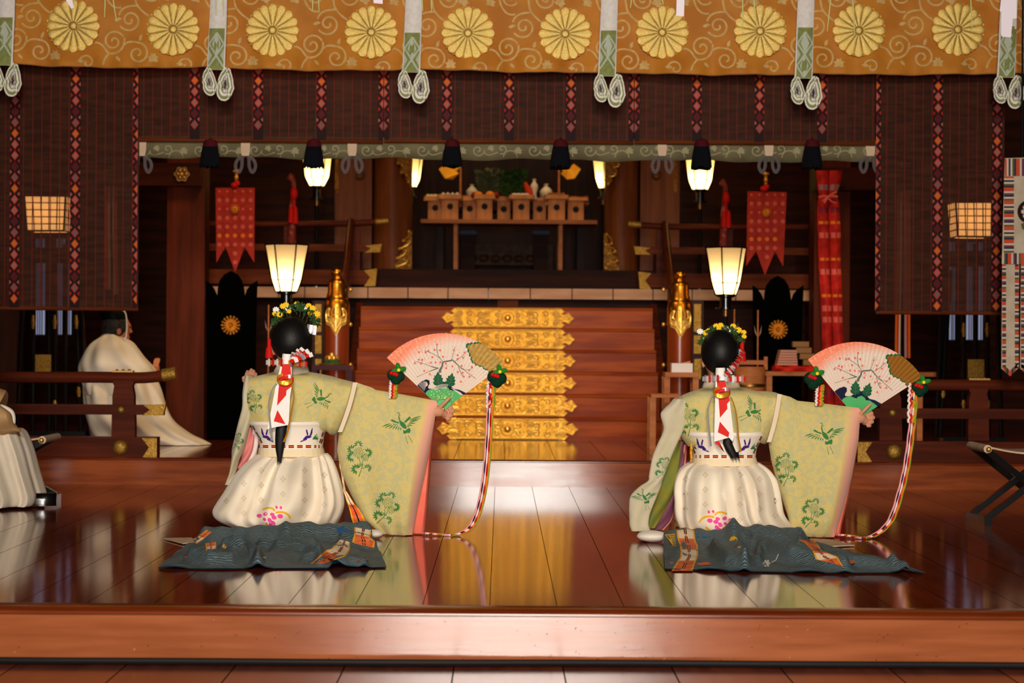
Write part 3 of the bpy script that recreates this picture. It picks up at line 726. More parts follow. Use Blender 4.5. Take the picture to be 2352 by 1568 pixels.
shide('zigzag white paper streamer at the top right over the tie band', [[(2304, -40), (2336, -40), (2335, 42), (2318, 44), (2296, 25)], [(2300, 26), (2330, 4), (2322, 86), (2301, 84), (2299, 78)]])
shide('white paper streamer end above the crest right of centre', [[(1556, -60), (1574, -60), (1571, 38), (1553, 36)]])
shide('small white paper streamer end above the fourth crest', [[(857, -60), (879, -60), (879, 9), (858, 7)]])
shide('slanted white paper streamer end over the leftmost crest', [[(146, -60), (152, -60), (170, 18), (164, 20), (152, 2)]])
# ---------------------------------------------------------------- veranda railings, newel posts, stair rails
def gold_end(mb_pts, name, parent, dy=.05):
    mb = MB(); mb.prism(mb_pts, dy); return mb.build(name, 'gold_dull', parent)
def veranda_rail(sg, label, x_out, x_in, ys, caps):
    d = 18.62; A = P(x_out, ys[0], d)
    r = thing('veranda_railing', label, 'railing', (A.x, d, 1.25), 'railings of the raised veranda')
    pts = [P(x_out, ys[0], d), P(lerp(x_out, x_in, .55), ys[0], d), P(lerp(x_out, x_in, .8), ys[0] - 1, d), P(x_in, ys[0] - 6, d)]
    mb = MB(); mb.tube(smooth(pts, 6), .024, 12); top = mb.build('top_rail', 'rail_wood', r)
    e0, e1 = P(x_in - sg * 28, ys[0] - 4.5, d), P(x_in + sg * 1, ys[0] - 6.6, d)
    mb = MB(); mb.tube([e0, e1], .0262, 12); mb.build('end_cap', 'gold_dull', top)
    for y, h, xc, nm, k in ((ys[1], 16, caps[0], 'middle_rail', 0), (ys[2], 33, caps[1], 'bottom_rail', 1)):
        a, b = P(x_out, y, d), P(xc, y, d); hz = S(h, d) / 2
        mb = MB(); mb.box(min(a.x, b.x), max(a.x, b.x), d - .03, d + .03, b.z - hz, b.z + hz); o = mb.build(nm, 'veranda_wood', r)
        w_ = 34 if k == 0 else 25; hh = h * (.62 if k == 0 else .62)
        pp = [P(xc + sg * 1, y - hh, d - .034), P(xc - sg * (w_ + 4) , y - hh + 4, d - .034), P(xc - sg * (w_ - 10), y, d - .034), P(xc - sg * (w_ + 4), y + hh, d - .034), P(xc - sg * 3, y + hh - 1, d - .034)]
        gold_end(pp, 'end_plate', o, .068)
    for px in (x_in - sg * 72, x_in - sg * 230):
        mb = MB(); a = P(px, ys[0] + 6, d); b = P(px, ys[2] - 16, d); mb.box(a.x - .028, a.x + .028, d - .022, d + .022, b.z, a.z); mb.build('post', 'rail_wood', r)
veranda_rail(1, 'dark veranda railing with gilt rail ends, left of the stairs', 478, 891, (514, 570, 637), (876, 865))
veranda_rail(-1, 'dark veranda railing with gilt rail ends, right of the stairs', 1856, 1444, (521, 575, 644), (1457, 1467))
M('gold_cap', (216, 150, 50), .3, 1.0, c2=(190, 120, 30), scale=30)
def newel(cx, ykn, label):
    d = 17.0; c = P(cx, 800, d); s_ = S(1, d); dy = ykn - 622
    n = thing('newel_post', label, 'newel post', (c.x, d, ZB), 'newel posts at the foot of the stairs')
    Z = lambda y: P(cx, y + dy, d).z
    mb = MB(); mb.lathe([(28.5 * s_, ZB), (28.5 * s_, Z(738))], (c.x, d, 0), 28); mb.build('shaft', 'newel_wood', n)
    prof = [(30, 741), (30.5, 738), (29.8, 734), (29.5, 712), (30, 703), (29, 699), (29, 696), (27.5, 693), (27.5, 690), (25, 687), (25.5, 684), (23, 681), (23, 676), (21, 672), (20.5, 652), (19.5, 647), (17, 643), (11, 640), (10, 637), (9, 634), (12, 632), (13.5, 627), (13, 621), (9.5, 617), (3, 614.5), (.1, 614)]
    mb = MB(); mb.lathe([(r * s_, Z(y)) for r, y in prof], (c.x, d, 0), 32); cap = mb.build('finial_cap', 'gold_cap', n)
    # scalloped leaf emboss on the front
    mb = MB(); yc = lambda a, y: (c.x + 31 * s_ * sin(a), d - 31 * s_ * cos(a), Z(y))
    def line(pts, r=.006): mb.tube([yc(a, y) for a, y in pts], r, 6)
    for sg in (-1, 1):
        line(smooth2([(sg * .0, 766), (sg * .35, 744), (sg * .75, 738), (sg * .82, 718), (sg * .5, 708), (sg * .62, 724), (sg * .42, 728)]))
        line(smooth2([(0, 752), (sg * .28, 732), (sg * .3, 714), (sg * .1, 704), (sg * .06, 720), (sg * .2, 724)]), .005)
    line(smooth2([(0, 704), (0, 735), (0, 760)]), .005)
    pl = [yc(a, y) for a, y in [(-.95, 736), (-.8, 745), (-.4, 750), (0, 772), (.4, 750), (.8, 745), (.95, 736)]]
    top = [yc(a, 730) for a in (-.95, -.8, -.4, 0, .4, .8, .95)]
    for i in range(6): mb.poly([pl[i], pl[i + 1], top[i + 1], top[i]])
    mb.build('leaf_emboss', 'gold_relief', cap)
def smooth2(pts): return [(p.x, p.y) for p in smooth([(x, y, 0) for x, y in pts], 5)]
newel(773, 622, 'round newel post with gilt onion finial, left of the stairs')
newel(1561, 628, 'round newel post with gilt onion finial, right of the stairs')
for lab, p, q, lo in (('left', (789, 650), (806, 516), (806, 700)), ('right', (1545, 657), (1527, 522), (1525, 706))):
    a, b = P(*p, 17.1), P(*q, 18.5)
    h = thing('stair_handrail', 'dark sloping handrail from the %s newel post up to the veranda' % lab, 'handrail', (a.x, a.y, a.z - .1), 'sloping handrails of the stairs')
    mb = MB(); pts = smooth([a, a.lerp(b, .35) + Vector((0, 0, -.02)), a.lerp(b, .75), b + Vector((0, 0, .02)), b + Vector((0, .05, .015))], 5); mb.tube(pts, .027, 10); mb.build('rail', 'rail_wood', h)
    mb = MB(); mb.bar(a + Vector((0, 0, -.12)), b + Vector((0, 0, -.17)), .03, .05); mb.build('lower_rail', 'rail_wood', h)
    for t in (.3, .62, .93):
        mb = MB(); c = a.lerp(b, t); mb.box(c.x - .017, c.x + .017, c.y - .017, c.y + .017, c.z - .30, c.z - .02); mb.build('baluster', 'rail_wood', h)

# ---------------------------------------------------------------- glowing paper lanterns
M('shield_black', (3, 3, 3), .6, spec=.0)
M('lantern_paper', (255, 232, 190), .8, transl=.9, emit=(255, 214, 150), es=.32)
M('lantern_paper_hot', (255, 240, 180), .8, transl=.9, emit=(255, 220, 110), es=1.0)
def lantern(label, cx, ys, hw, d, rot, zfoot, watt, paper='lantern_paper', base=(14, 28)):
    "hexagonal lantern: ys = top, break, bottom; hw = half widths there (px)"
    c = P(cx, ys[2], d); l = thing('lantern', label, 'lantern', (c.x, d, zfoot), 'hexagonal paper lanterns')
    s_ = S(1, d); zs = [P(cx, y, d).z for y in ys]
    def ring(k, grow=0): return [Vector((c.x + (hw[k] * s_ + grow) * cos(pi / 3 * i + rot), d + (hw[k] * s_ + grow) * sin(pi / 3 * i + rot), zs[k])) for i in range(6)]
    mb = MB(); mb.loft([ring(0), ring(1), ring(2)], cap=False); mb.build('shade', paper, l, recalc=False, sharp=10)
    R_ = [ring(k, .002) for k in range(3)]; t = .0058 if d < 18 else .005
    fr = MB()
    for k in range(3):
        for i in range(6): fr.bar(R_[k][i], R_[k][(i + 1) % 6], t * (2.0 if k != 1 else 1.1), t * (1.5 if k != 1 else 1.1))
    for i in range(6):
        fr.bar(R_[0][i], R_[1][i], t * 1.6, t * 1.6, up=(0, 1, 0)); fr.bar(R_[1][i], R_[2][i], t * 1.6, t * 1.6, up=(0, 1, 0))
    fr.build('frame', 'shield_black', l)
    mb = MB(); mb.lathe([(hw[2] * s_ * .9, zs[2] - .001), (hw[2] * s_ * .9, zs[2] - .012), (base[0] * s_, zs[2] - .02), (base[0] * s_, zs[2] - base[1] * s_), (base[0] * s_ * 1.6, zs[2] - base[1] * s_ - .002), (base[0] * s_ * 1.6, zs[2] - base[1] * s_ - .014), (.01, zs[2] - base[1] * s_ - .016)], (c.x, d, 0), 18); mb.build('base', 'black_lacquer', l)
    zb_ = zs[2] - base[1] * s_ - .012
    mb = MB(); mb.lathe([(.014, zfoot), (.014, zb_)], (c.x, d, 0), 10); po = mb.build('pole', 'black_matte', l)
    MB().lathe([(.0155, zb_ - .05), (.0155, zb_ - .005)], (c.x, d, 0), 10).build('ferrule', 'brass_old', po)
    MB().lathe([(.11, zfoot), (.11, zfoot + .015), (.03, zfoot + .04), (.012, zfoot + .05)], (c.x, d, 0), 16).build('foot', 'black_lacquer', l)
    b = bpy.data.lights.new('bulb', 'POINT'); b.energy = watt; b.color = (1, .74, .40); b.shadow_soft_size = .03
    o = bpy.data.objects.new('bulb', b); COL.objects.link(o); o.parent = l; o.location = (0, 0, lerp(zs[1], zs[2], -.05) - zfoot)
lantern('large glowing lantern on a black stand, behind the left dancer', 658, (562, 643, 670), (49, 33.5, 24), 16.4, .02, ZB, 3.4)
lantern('large glowing lantern on a black stand, behind the right dancer', 1667, (569, 650, 677), (48, 33.5, 24), 16.4, .22, ZB, 3.4)
lantern('glowing lantern on the veranda at left, half behind a dark tassel', 728, (340, 406, 428), (36, 27.5, 16), 18.95, .12, ZV, 3.2, 'lantern_paper_hot', (9, 26))
lantern('glowing lantern on the veranda at right, half behind a dark tassel', 1608, (350, 414, 436), (36, 27, 18), 18.95, -.05, ZV, 3.2, 'lantern_paper_hot', (10, 26))
lantern('glowing lantern just inside the sanctuary, cut by the left column', 944, (345, 412, 430), (31, 21, 12), 20.5, .3, ZS, 2.6, 'lantern_paper_hot', (8, 20))
lantern('glowing lantern just inside the sanctuary, cut by the right column', 1386, (345, 414, 433), (33, 21, 12), 20.5, .5, ZS, 2.6, 'lantern_paper_hot', (8, 20))
def box_lantern(label, tl, tr, br, bl, d, nx, ny):
    a, b, c, e = P(*tl, d), P(*tr, d), P(*br, d), P(*bl, d)
    l = thing('hanging_lantern', label, 'lantern', ((a.x + b.x) / 2, d, e.z), 'square hanging lanterns')
    back = Vector((0, .30, 0)); sh = Vector((.0, 0, 0))
    mb = MB(); T = [a, b, b + back, a + back]; B = [e, c, c + back * .85, e + back * .85]
    mb.loft([T, B], cap=False); mb.build('shade', 'box_paper', l, recalc=False)
    fr = MB(); o_ = Vector((0, -.006, 0))
    for i in range(nx + 1): fr.bar(a.lerp(b, i / nx) + o_, e.lerp(c, i / nx) + o_, .007 if 0 < i < nx else .014, .007, up=(0, 1, 0))
    for j in range(ny + 1): fr.bar(a.lerp(e, j / ny) + o_, b.lerp(c, j / ny) + o_, .007, .007 if 0 < j < ny else .014)
    for s0, s1, q0, q1 in ((b, b + back, c, c + back * .85), (a, a + back, e, e + back * .85)):
        for i in range(nx + 1): fr.bar(s0.lerp(s1, i / nx), q0.lerp(q1, i / nx), .008, .008, up=(1, 0, 0))
        for j in range(ny + 1): fr.bar(s0.lerp(q0, j / ny), s1.lerp(q1, j / ny), .008, .008)
    fr.build('lattice', 'black_matte', l)
    mb = MB(); m0 = (a + b) / 2 + back / 2; mb.prism([a + Vector((-.03, -.03, .0)), b + Vector((.03, -.03, 0)), b + Vector((.03, .33, 0)), a + Vector((-.03, .33, 0))], Vector((0, 0, .02))); mb.tube([m0, m0 + Vector((0, 0, 1.6))], .008, 6)
    mb.build('top_frame', 'dark_wood_h', l)
    bl_ = bpy.data.lights.new('bulb', 'POINT'); bl_.energy = 6; bl_.color = (1, .66, .32); bl_.shadow_soft_size = .05
    o = bpy.data.objects.new('bulb', bl_); COL.objects.link(o); o.parent = l; o.location = Vector((0, .13, (a.z - e.z) / 2))
M('box_paper', (255, 200, 130), .8, transl=.3, emit=(255, 186, 110), es=7.0)
box_lantern('square paper lantern glowing behind the left tall blind', (56, 449), (151, 450), (147, 530), (62, 530), 16.9, 5, 5)
box_lantern('square paper lantern glowing behind the right tall blind', (2195, 464), (2278, 464), (2277, 544), (2199, 543), 16.9, 4, 5)

# ---------------------------------------------------------------- red pennants, shields, brocade-wrapped poles, sash
M('pennant_red', (158, 40, 24), .6, c2=(140, 32, 20), scale=20, bump=.05, bscale=80)
M('pennant_dot', (182, 80, 68), .6); M('pennant_orange', (206, 104, 34), .6)
def kiku(mb, c, r, th=.012, n=16, m=0):
    for k in range(n):
        a = 2 * pi * k / n; rot = Matrix.Rotation(-a, 3, 'Y')
        mb.ell(c + Vector((cos(a) * r * .52, 0, sin(a) * r * .52)), r * .42, th, r * .115, m, 10, 6, rot)
        mb.ell(c + Vector((cos(a) * r * .9, -th * .5, sin(a) * r * .9)), r * .13, th, r * .13, m, 8, 6)
    mb.ell(c + Vector((0, -th, 0)), r * .13, th * .6, r * .13, m, 8, 6)
def pennant(label, tl, tr, pts, crest, hook, d):
    c = P((tl[0] + tr[0]) / 2, tl[1], d); n = thing('pennant', label, 'pennant', c, 'red pennants with three pointed tails')
    mb = MB(); ol = [P(x, y, d) for x, y in [tl, tr] + pts]
    mb.prism(ol, .006); bv = mb.bvh(); q = []; qo = []
    w_ = tr[0] - tl[0]; 
    for row in range(9):
        y = tl[1] + 8 + row * 20.4
        for k in range(5):
            x = lerp(tl[0], tr[0], (k + .5) / 5) + (0 if row < 6 else 0)
            r = 5 if row % 2 == 1 or row > 2 else 3.2
            (qo if row == 5 else q).append([(x + r * cos(a * pi / 5), y + r * sin(a * pi / 5)) for a in range(10)])
    mb.stamp(bv, q, 1, .0015); mb.stamp(bv, qo, 2, .0015); mb.build('cloth', ['pennant_red', 'pennant_dot', 'pennant_orange'], n, recalc=False)
    mb = MB(); kiku(mb, P(*crest, d - .012), S(10.5, d)); mb.build('crest_badge', 'gold', n)
    mb = MB(); hx = hook[0]; mb.tube([P(hx + 3, y, d + .01) for y in (hook[1], hook[1] + 12, tl[1] - 4)], .011, 8); mb.ell(P(hx + 3, hook[1] + 2, d), .026, .02, .014, nu=12, nv=8); mb.ell(P(hx + 3, hook[1] + 16, d), .016, .016, .02, nu=12, nv=8)
    mb.build('hook', 'gold', n)
    mb = MB(); mb.ell(P(hx - 1, tl[1] - 6, d - .01), .028, .02, .022, nu=10, nv=8); mb.ell(P(hx + 5, tl[1] - 10, d - .01), .02, .02, .022, nu=10, nv=8); mb.build('knot', 'red_cord', n)
    mb = MB(); mb.tube([P(hx + 3, hook[1] + 2, d + .02), Vector((P(hx + 3, 150, d).x, d + .02, 5.2))], .006, 6); mb.build('cord', 'black_matte', n)
pennant('red pennant with a gilt flower badge, left of the stairs', (495, 431), (585, 431), [(584, 603), (562, 567), (540, 625), (518, 566), (497, 603)], (540, 480), (540, 391), 17.35)
pennant('red pennant with a gilt flower badge, right of the stairs', (1717, 439), (1807, 441), [(1799, 612), (1780, 577), (1757, 632), (1737, 576), (1714, 610)], (1760, 488), (1756, 397), 17.35)
def shield(label, X, crest, zb, d):
    "black lacquered board with three petal points"
    c = P((X[0] + X[1]) / 2, 900, d); n = thing('crest_shield', label, 'shield', (c.x, d, zb), 'black lacquered shields with gilt crests')
    w_ = X[1] - X[0]; x = lambda t: X[0] + w_ * t; y0 = X[2]
    ol = [(0, 22), (.08, 28), (.17, 42), (.225, 58), (.235, 40), (.27, 22), (.36, 8), (.49, 0), (.62, 8), (.70, 22), (.74, 40), (.755, 58), (.80, 42), (.89, 30), (1.0, 22), (.985, 70), (.97, 140), (.965, 200)]
    pts = [P(x(t), y0 + yy, d) for t, yy in ol]; xr, xl = pts[-1].x, P(x(.03), 800, d).x
    pts += [Vector((xr, d, zb)), Vector((xl, d, zb)), P(x(.02), y0 + 200, d), P(x(.01), y0 + 90, d)]
    mb = MB(); mb.prism(pts, .03); mb.build('board', 'shield_black', n)
    mb = MB(); kiku(mb, P(*crest, d - .015), S(22, d), .02); mb.build('crest_badge', 'gold', n)
shield('black petal-topped shield with gilt flower crest, left of the left dancer', (472, 591, 622), (530, 747), ZB, 16.75)
shield('black petal-topped shield with gilt flower crest, behind the stacked cloths', (1729, 1846, 633), (1787, 757), ZB, 17.2)
M('brocade_wrap', (120, 44, 34), .6, c2=(170, 84, 70), scale=26, lo=.5, hi=.6)
def wrapped_pole(label, x, y0, y1, tas, d, zfoot):
    b = P(x, y1, d); n = thing('wrapped_pole', label, 'wrapped pole', (b.x, d, zfoot), 'brocade-wrapped poles on the veranda')
    mb = MB(); pts = [(x - 1, y1 + 30), (x - 1, y1), (x, lerp(y0, y1, .5)), (x + 3, lerp(y0, y1, .16)), (x + 2, y0 + 12), (x - 4, y0 + 3), (x - 8, y0)]
    P3 = [P(a, b_, d) for a, b_ in pts]; mb.tube([Vector((P3[0].x, d, zfoot))] + P3, [.034, .034, .034, .027, .02, .022, .03, .026], 12); mb.build('wrapping', 'brocade_wrap', n)
    mb = MB(); tx, ty = tas; mb.ell(P(tx, ty + 5, d - .04), .03, .025, .05, nu=12, nv=8); mb.tube([P(tx - 2, ty + 14, d - .04), P(tx + 1, ty + 38, d - .04)], .012, 6)
    for sg, e in ((-5, 72), (5, 74)):
        mb.lathe([(.008, P(tx, ty + 34, d).z), (.018, P(tx, ty + 42, d).z), (.024, P(tx, ty + e, d).z)], (P(tx + sg, 400, d).x, d - .04, 0), 12)
    mb.build('tassel_cord', 'red_cord', n)
wrapped_pole('brocade-wrapped pole with red tassel cord, left of the stairs', 671, 404, 560, (675, 440), 18.53, ZV)
wrapped_pole('brocade-wrapped pole with red tassel cord, right of the stairs', 1663, 416, 566, (1668, 450), 18.53, ZV)
SR = [(392, 1874, 1934), (415, 1876, 1932), (436, 1878, 1925), (449, 1882, 1921), (464, 1878, 1928), (520, 1877, 1930), (600, 1880, 1931), (680, 1884, 1934), (760, 1888, 1936), (820, 1888, 1939), (960, 1890, 1946), (1004, 1891, 1947)]
d = 17.36; sa = thing('brocade_sash', 'long red brocade sash tied near its top, hanging by the right pillar', 'sash', P(1915, 960, d))
M('sash_red', (196, 40, 30), .6, c2=(150, 26, 28), scale=14); M('sash_pink', (214, 98, 86), .6); M('sash_orange', (228, 120, 30), .6); M('sash_purple', (120, 34, 52), .6); M('sash_grey', (150, 110, 116), .6)
mb = MB(); NY = 95
for half in (0, 1):
    def fs(u, v):
        y = lerp(392, 1005, v); xl, xr = interp(SR, y); m0 = (xl + xr) / 2; a, b = (xl, m0 - .6) if half == 0 else (m0 + .6, xr)
        p = P(lerp(a, b, u), y, d); p.y -= .03 * sin(pi * u) + .01 * sin(v * 30 + half); return p
    ms = [0, 1, 1, 0, 4, 0, 3, 3, 2, 2, 0, 1, 0, 0, 3, 0, 1, 5, 0, 2, 0, 3, 1, 1, 0, 0, 3, 0, 2, 2, 0]
    def pick(u, v):
        k = int(v * 44); t = v * 44 - k; c_ = ms[(k * 7 + 3) % len(ms)] if k % 2 == 0 else (0 if k % 4 == 1 else 4)
        return min(c_, 5) if (.12 < (u * 2) % 1 < .88) and t < .8 else 0
    mb.grid(8, NY, fs, pick)
mb.build('cloth', ['sash_red', 'sash_pink', 'sash_orange', 'sash_purple', 'brocade_red', 'sash_grey'], sa, recalc=False)
mb = MB(); mb.tube([P(x, y, d - .06) for x, y in [(1880, 453), (1892, 450), (1902, 452), (1912, 450), (1924, 452)]], .009, 6); mb.tube([P(x, y, d - .065) for x, y in [(1893, 466), (1902, 452), (1914, 444), (1922, 440)]], .008, 6); mb.tube([P(x, y, d - .065) for x, y in [(1888, 462), (1900, 454), (1912, 464), (1922, 466)]], .006, 6)
mb.build('tie', 'sash_pink', sa)

# streamers seen through and below the tall blinds
M('str_orange', (214, 112, 30), .6); M('str_red', (176, 34, 26), .6); M('str_white', (214, 200, 190), .6); M('str_dark', (34, 26, 40), .6); M('str_lilac', (170, 150, 166), .6)
def streamers(label, d, items):
    n = thing('streamer_bundle', label, 'streamers', P(items[0][0], items[0][3], d)); 
    for x0_, x1_, y0_, y1_, cols, bow in items:
        mb = MB(); k = len(cols)
        for i, c_ in enumerate(cols):
            def fr(u, v): 
                p = P(lerp(x0_, x1_, (i + u) / k) + bow * v, lerp(y0_, y1_, v), d); p.y += .01 * sin(v * 9); return p
            mb.grid(1, 14, fr, i); mb.grid(1, 14, lambda u, v: fr(u, v) + Vector((0, .003, 0)), i)
        mb.build('streamer', cols, n, recalc=False)
streamers('orange, red and white streamers hanging behind the right tall blind, reaching below it', 17.6, [(2062, 2074, 373, 818, ['str_orange', 'str_red', 'str_white'], -6), (2078, 2091, 373, 822, ['str_lilac', 'str_red', 'str_orange'], 0)])
streamers('pair of orange and red streamers hanging behind the left tall blind', 17.6, [(241, 252, 372, 664, ['str_orange', 'str_red', 'str_white'], 1), (257, 267, 372, 676, ['str_white', 'str_orange', 'str_red', 'str_orange'], 4)])

# weapons racks: black poles with gilt fittings leaning behind the benches
def pole_rack(label, d, poles, panel, foot):
    n = thing('pole_rack', label, 'pole rack', P(*foot, d), 'black lacquered pole racks')
    for (xa, ya, xb, yb, fit) in poles:
        A, B = P(xa, ya, d), P(xb, yb, d); B.z = max(B.z, ZB); mb = MB(); mb.tube([A, A.lerp(B, .5), B], .018, 8); o = mb.build('pole', 'black_lacquer', n)
        for (ta, tb) in fit:
            a, b = A.lerp(B, ta), A.lerp(B, tb); mb = MB(); mb.tube([a + Vector((0, -.006, 0)), (a + b) / 2 + Vector((0, -.008, 0)), b + Vector((0, -.006, 0))], [.008, .016, .007], 8); mb.build('fitting', 'gold_dull', o)
    a, b = P(panel[0], panel[1], d - .03), P(panel[2], panel[3], d - .03)
    MB().box(a.x, b.x, d - .05, d - .03, b.z, a.z).build('panel', 'gold_dull', n)
    a, b = P(poles[0][0] - 6, 1000, d), P(poles[-1][0] + 20, 1000, d)
    MB().box(a.x, b.x, d - .06, d + .1, ZB, ZB + .06).build('foot_rail', 'black_lacquer', n)
pole_rack('rack of black poles with gilt fittings left of the kneeling priest', 16.6, [(57, 560, 40, 1000, []), (78, 600, 74, 1000, [(.28, .42)]), (111, 560, 112, 1000, []), (126, 600, 127, 1000, [(.28, .42), (.78, .86)]), (150, 560, 150, 1000, []), (171, 600, 185, 1000, [(.28, .42), (.7, .8)]), (180, 620, 205, 1000, [])], (82, 814, 118, 856), (110, 1000))
pole_rack('rack of black poles with gilt fittings behind the right fence', 16.6, [(2168, 600, 2150, 1005, []), (2182, 620, 2160, 1005, [(.7, .78)]), (2214, 600, 2212, 1005, [(.32, .46), (.77, .85)]), (2240, 560, 2240, 1005, []), (2265, 600, 2270, 1005, [(.32, .46), (.77, .85)]), (2288, 640, 2300, 1005, [])], (2222, 825, 2259, 868), (2220, 1005))
# ---------------------------------------------------------------- sanctuary: columns, doors, altar table and offerings
COLS = {}
for sg, (x0_, x1_), nm in ((1, (857, 946), 'left'), (-1, (1387, 1466), 'right')):
    d = 19.85; a, b = P(x0_, 600, d), P(x1_, 600, d); mb = MB(); mb.lathe([((b.x - a.x) / 2, ZS - .16), ((b.x - a.x) / 2, 4)], ((a.x + b.x) / 2, d, 0), 32)
    o = COLS[nm] = mb.build('column', 'sanct_wood', loc=((a.x + b.x) / 2, d, ZS)); o['kind'] = 'structure'; tag(o, 'round brown wooden column on the %s side of the sanctuary opening' % nm, 'column')
def gilt(label, ol, d, dots):
    mb = MB(); mb.prism([P(x, y, d) for x, y in ol], .012); n = mb.build('gilt_fitting', 'gilt_dark', COLS['left' if 'left' in label else 'right'])
    mb = MB()
    for x, y in dots: mb.ell(P(x, y, d - .006), .012, .01, .014, nu=10, nv=6)
    for (x, y), (x2, y2) in zip(dots, dots[1:]): mb.tube(smooth([P(x, y, d - .004), P((x + x2) / 2 + 5, (y + y2) / 2, d - .006), P(x2, y2, d - .004)], 4), .005, 5)
    mb.build('scrollwork', 'gold', n)
M('gilt_dark', (104, 66, 22), .45, .8, c2=(60, 36, 12), scale=60)
fl = [(946, 528), (938, 540), (935, 556), (927, 562), (925, 580), (918, 584), (914, 600), (907, 606), (903, 630), (946, 630)]
gilt('pierced gilt fitting at the foot of the left sanctuary column', fl, 19.62, [(939, 532), (926, 553), (941, 556), (917, 571), (933, 576), (912, 593), (928, 596), (935, 600), (910, 612), (928, 620), (940, 610)])
gilt('pierced gilt fitting at the foot of the right sanctuary column', [(1387 + (946 - x) * .9, y + 6) for x, y in fl], 19.62, [(1387 + (946 - x) * .9, y + 6) for x, y in [(939, 532), (926, 553), (941, 556), (917, 571), (933, 576), (912, 593), (928, 596), (935, 600), (910, 612), (928, 620), (940, 610)]])
fu = [(946, 360), (912, 360), (914, 372), (922, 378), (920, 392), (930, 398), (932, 412), (940, 420), (946, 440)]
gilt('pierced gilt fitting high on the left sanctuary column', fu, 19.62, [(914, 374), (924, 380), (922, 396), (934, 402), (938, 418)])
gilt('pierced gilt fitting high on the right sanctuary column', [(1389 + (946 - x), y + 4) for x, y in fu], 19.62, [(1389 + (946 - x), y + 4) for x, y in [(914, 374), (924, 380), (922, 396), (934, 402), (938, 418)]])
for n_, (x0_, x1_, hx, gx) in enumerate([(768, 853, 827, 774), (1470, 1560, 1507, 1552)]):
    d = 19.75; a, b = P(x0_, 600, d), P(x1_, 600, d)
    do = struct(MB().box(a.x, b.x, d, d + .06, ZS - .16, 4).build('door_%d' % (n_ + 1), 'sanct_wood'))
    mb = MB(); c = P(hx, 402, d - .02); mb.tube([c + Vector((.033 * cos(t * pi / 8), 0, .033 * sin(t * pi / 8))) for t in range(17)], .007, 6); mb.ell(c + Vector((0, 0, .04)), .018, .015, .018, nu=10, nv=8); mb.build('ring_handle', 'brass_old', do)
    mb = MB(); a, b = P(gx - 4, 350, d), P(gx + 3, 442, d); mb.box(min(a.x, b.x), max(a.x, b.x), d - .008, d, b.z, a.z); mb.build('edge_plate', 'gilt_dark', do)
d = 20.62; a, b = P(966, 505, d), P(1372, 505, d); zt, zb = P(1166, 504, d).z, P(1166, 513, d).z
at = thing('altar_table', 'long plain wooden altar table carrying the offering stands', 'table', ((a.x + b.x) / 2, d + .25, ZS))
MB().box(a.x, b.x, d, d + .55, zb, zt).build('tabletop', 'tan_wood', at)
for px in (1046, 1288):
    for yy in (d + .05, d + .47):
        c = P(px, 550, d); MB().box(c.x - .016, c.x + .016, yy, yy + .032, ZS, zb).build('leg', 'tan_wood', at)
M('crest_ink', (46, 40, 46), .8)
def sanbo(label, cx, tray_w, body_w, ycr, d, tray_y, body_top):
    c = P(cx, 505, d); n = thing('offering_stand', label, 'offering stand', (c.x, d, zt), 'plain wood offering stands on the altar')
    s_ = S(1, d); z0, z1 = P(cx, body_top, d).z, P(cx, tray_y, d).z; hb, ht = body_w * s_ / 2, tray_w * s_ / 2
    mb = MB(); w_ = .008; mb.box(c.x - hb, c.x + hb, d - hb, d + hb, zt, z0 + .004)
    mb.build('body', 'cypress', n)
    mb = MB(); cc = Vector((c.x, d - hb - .002, P(cx, ycr, d).z)); r = 7.2 * s_
    mb.prism([cc + Vector((r * cos(k * pi / 16) * (1 + .08 * cos(k * pi)), 0, r * sin(k * pi / 16) * (1 + .08 * cos(k * pi)))) for k in range(32)], .0015); mb.build('crest_opening', 'crest_ink', n)
    t = MB(); t.box(c.x - ht, c.x + ht, d - ht, d + ht, z0 + .004, z0 + .012)
    for q in ((c.x - ht, c.x + ht, d - ht, d - ht + w_), (c.x - ht, c.x + ht, d + ht - w_, d + ht), (c.x - ht, c.x - ht + w_, d - ht, d + ht), (c.x + ht - w_, c.x + ht, d - ht, d + ht)): t.box(*q, z0 + .012, z1)
    t.build('tray', 'cypress', n)
    return z0 + .012, s_
SB = {}
for k, (cx, tw, bw, yc) in enumerate([(1034, 57, 37, 475), (1113, 52, 35, 475), (1197, 60, 37, 476), (1278, 57, 38, 477)]):
    SB[k] = (cx, 20.80, sanbo('offering stand in the front row of the altar, ' + ['leftmost, with pale lumps', 'second from left, with oranges', 'third from left, with green leaves', 'rightmost, with small brown food'][k], cx, tw, bw, yc, 20.80, 448 + (k > 1), 459)[0])
for k, (cx, tw, bw, yc) in enumerate([(1000, 54, 33, 478), (1079, 46, 31, 480), (1157, 46, 29, 481), (1239, 46, 29, 481), (1322, 57, 36, 482)]):
    SB[4 + k] = (cx, 21.04, sanbo('offering stand in the back row of the altar, ' + ['leftmost, with round rice cakes', 'second from left', 'in the middle', 'beneath the slender white bottle', 'rightmost, with brown dried fish'][k], cx, tw, bw, yc, 21.04, 452 + (k > 2) * 3, 463)[0])
M('mochi', (226, 208, 160), .6); M('orange_fruit', (224, 132, 30), .5, bump=.1, bscale=200); M('apple_red', (150, 34, 24), .4); M('leaf_green', (34, 64, 30), .6, c2=(58, 92, 44), scale=30)
M('leaf_grey', (72, 84, 62), .6); M('carrot', (196, 58, 30), .5); M('porcelain', (226, 218, 196), .2, coat=.3); M('dried', (118, 70, 38), .6, c2=(168, 110, 66), scale=14, bump=.4, bscale=20); M('salt', (206, 190, 184), .8)
M('gold_paper', (244, 172, 44), .35, .55, emit=(255, 160, 20), es=.0)
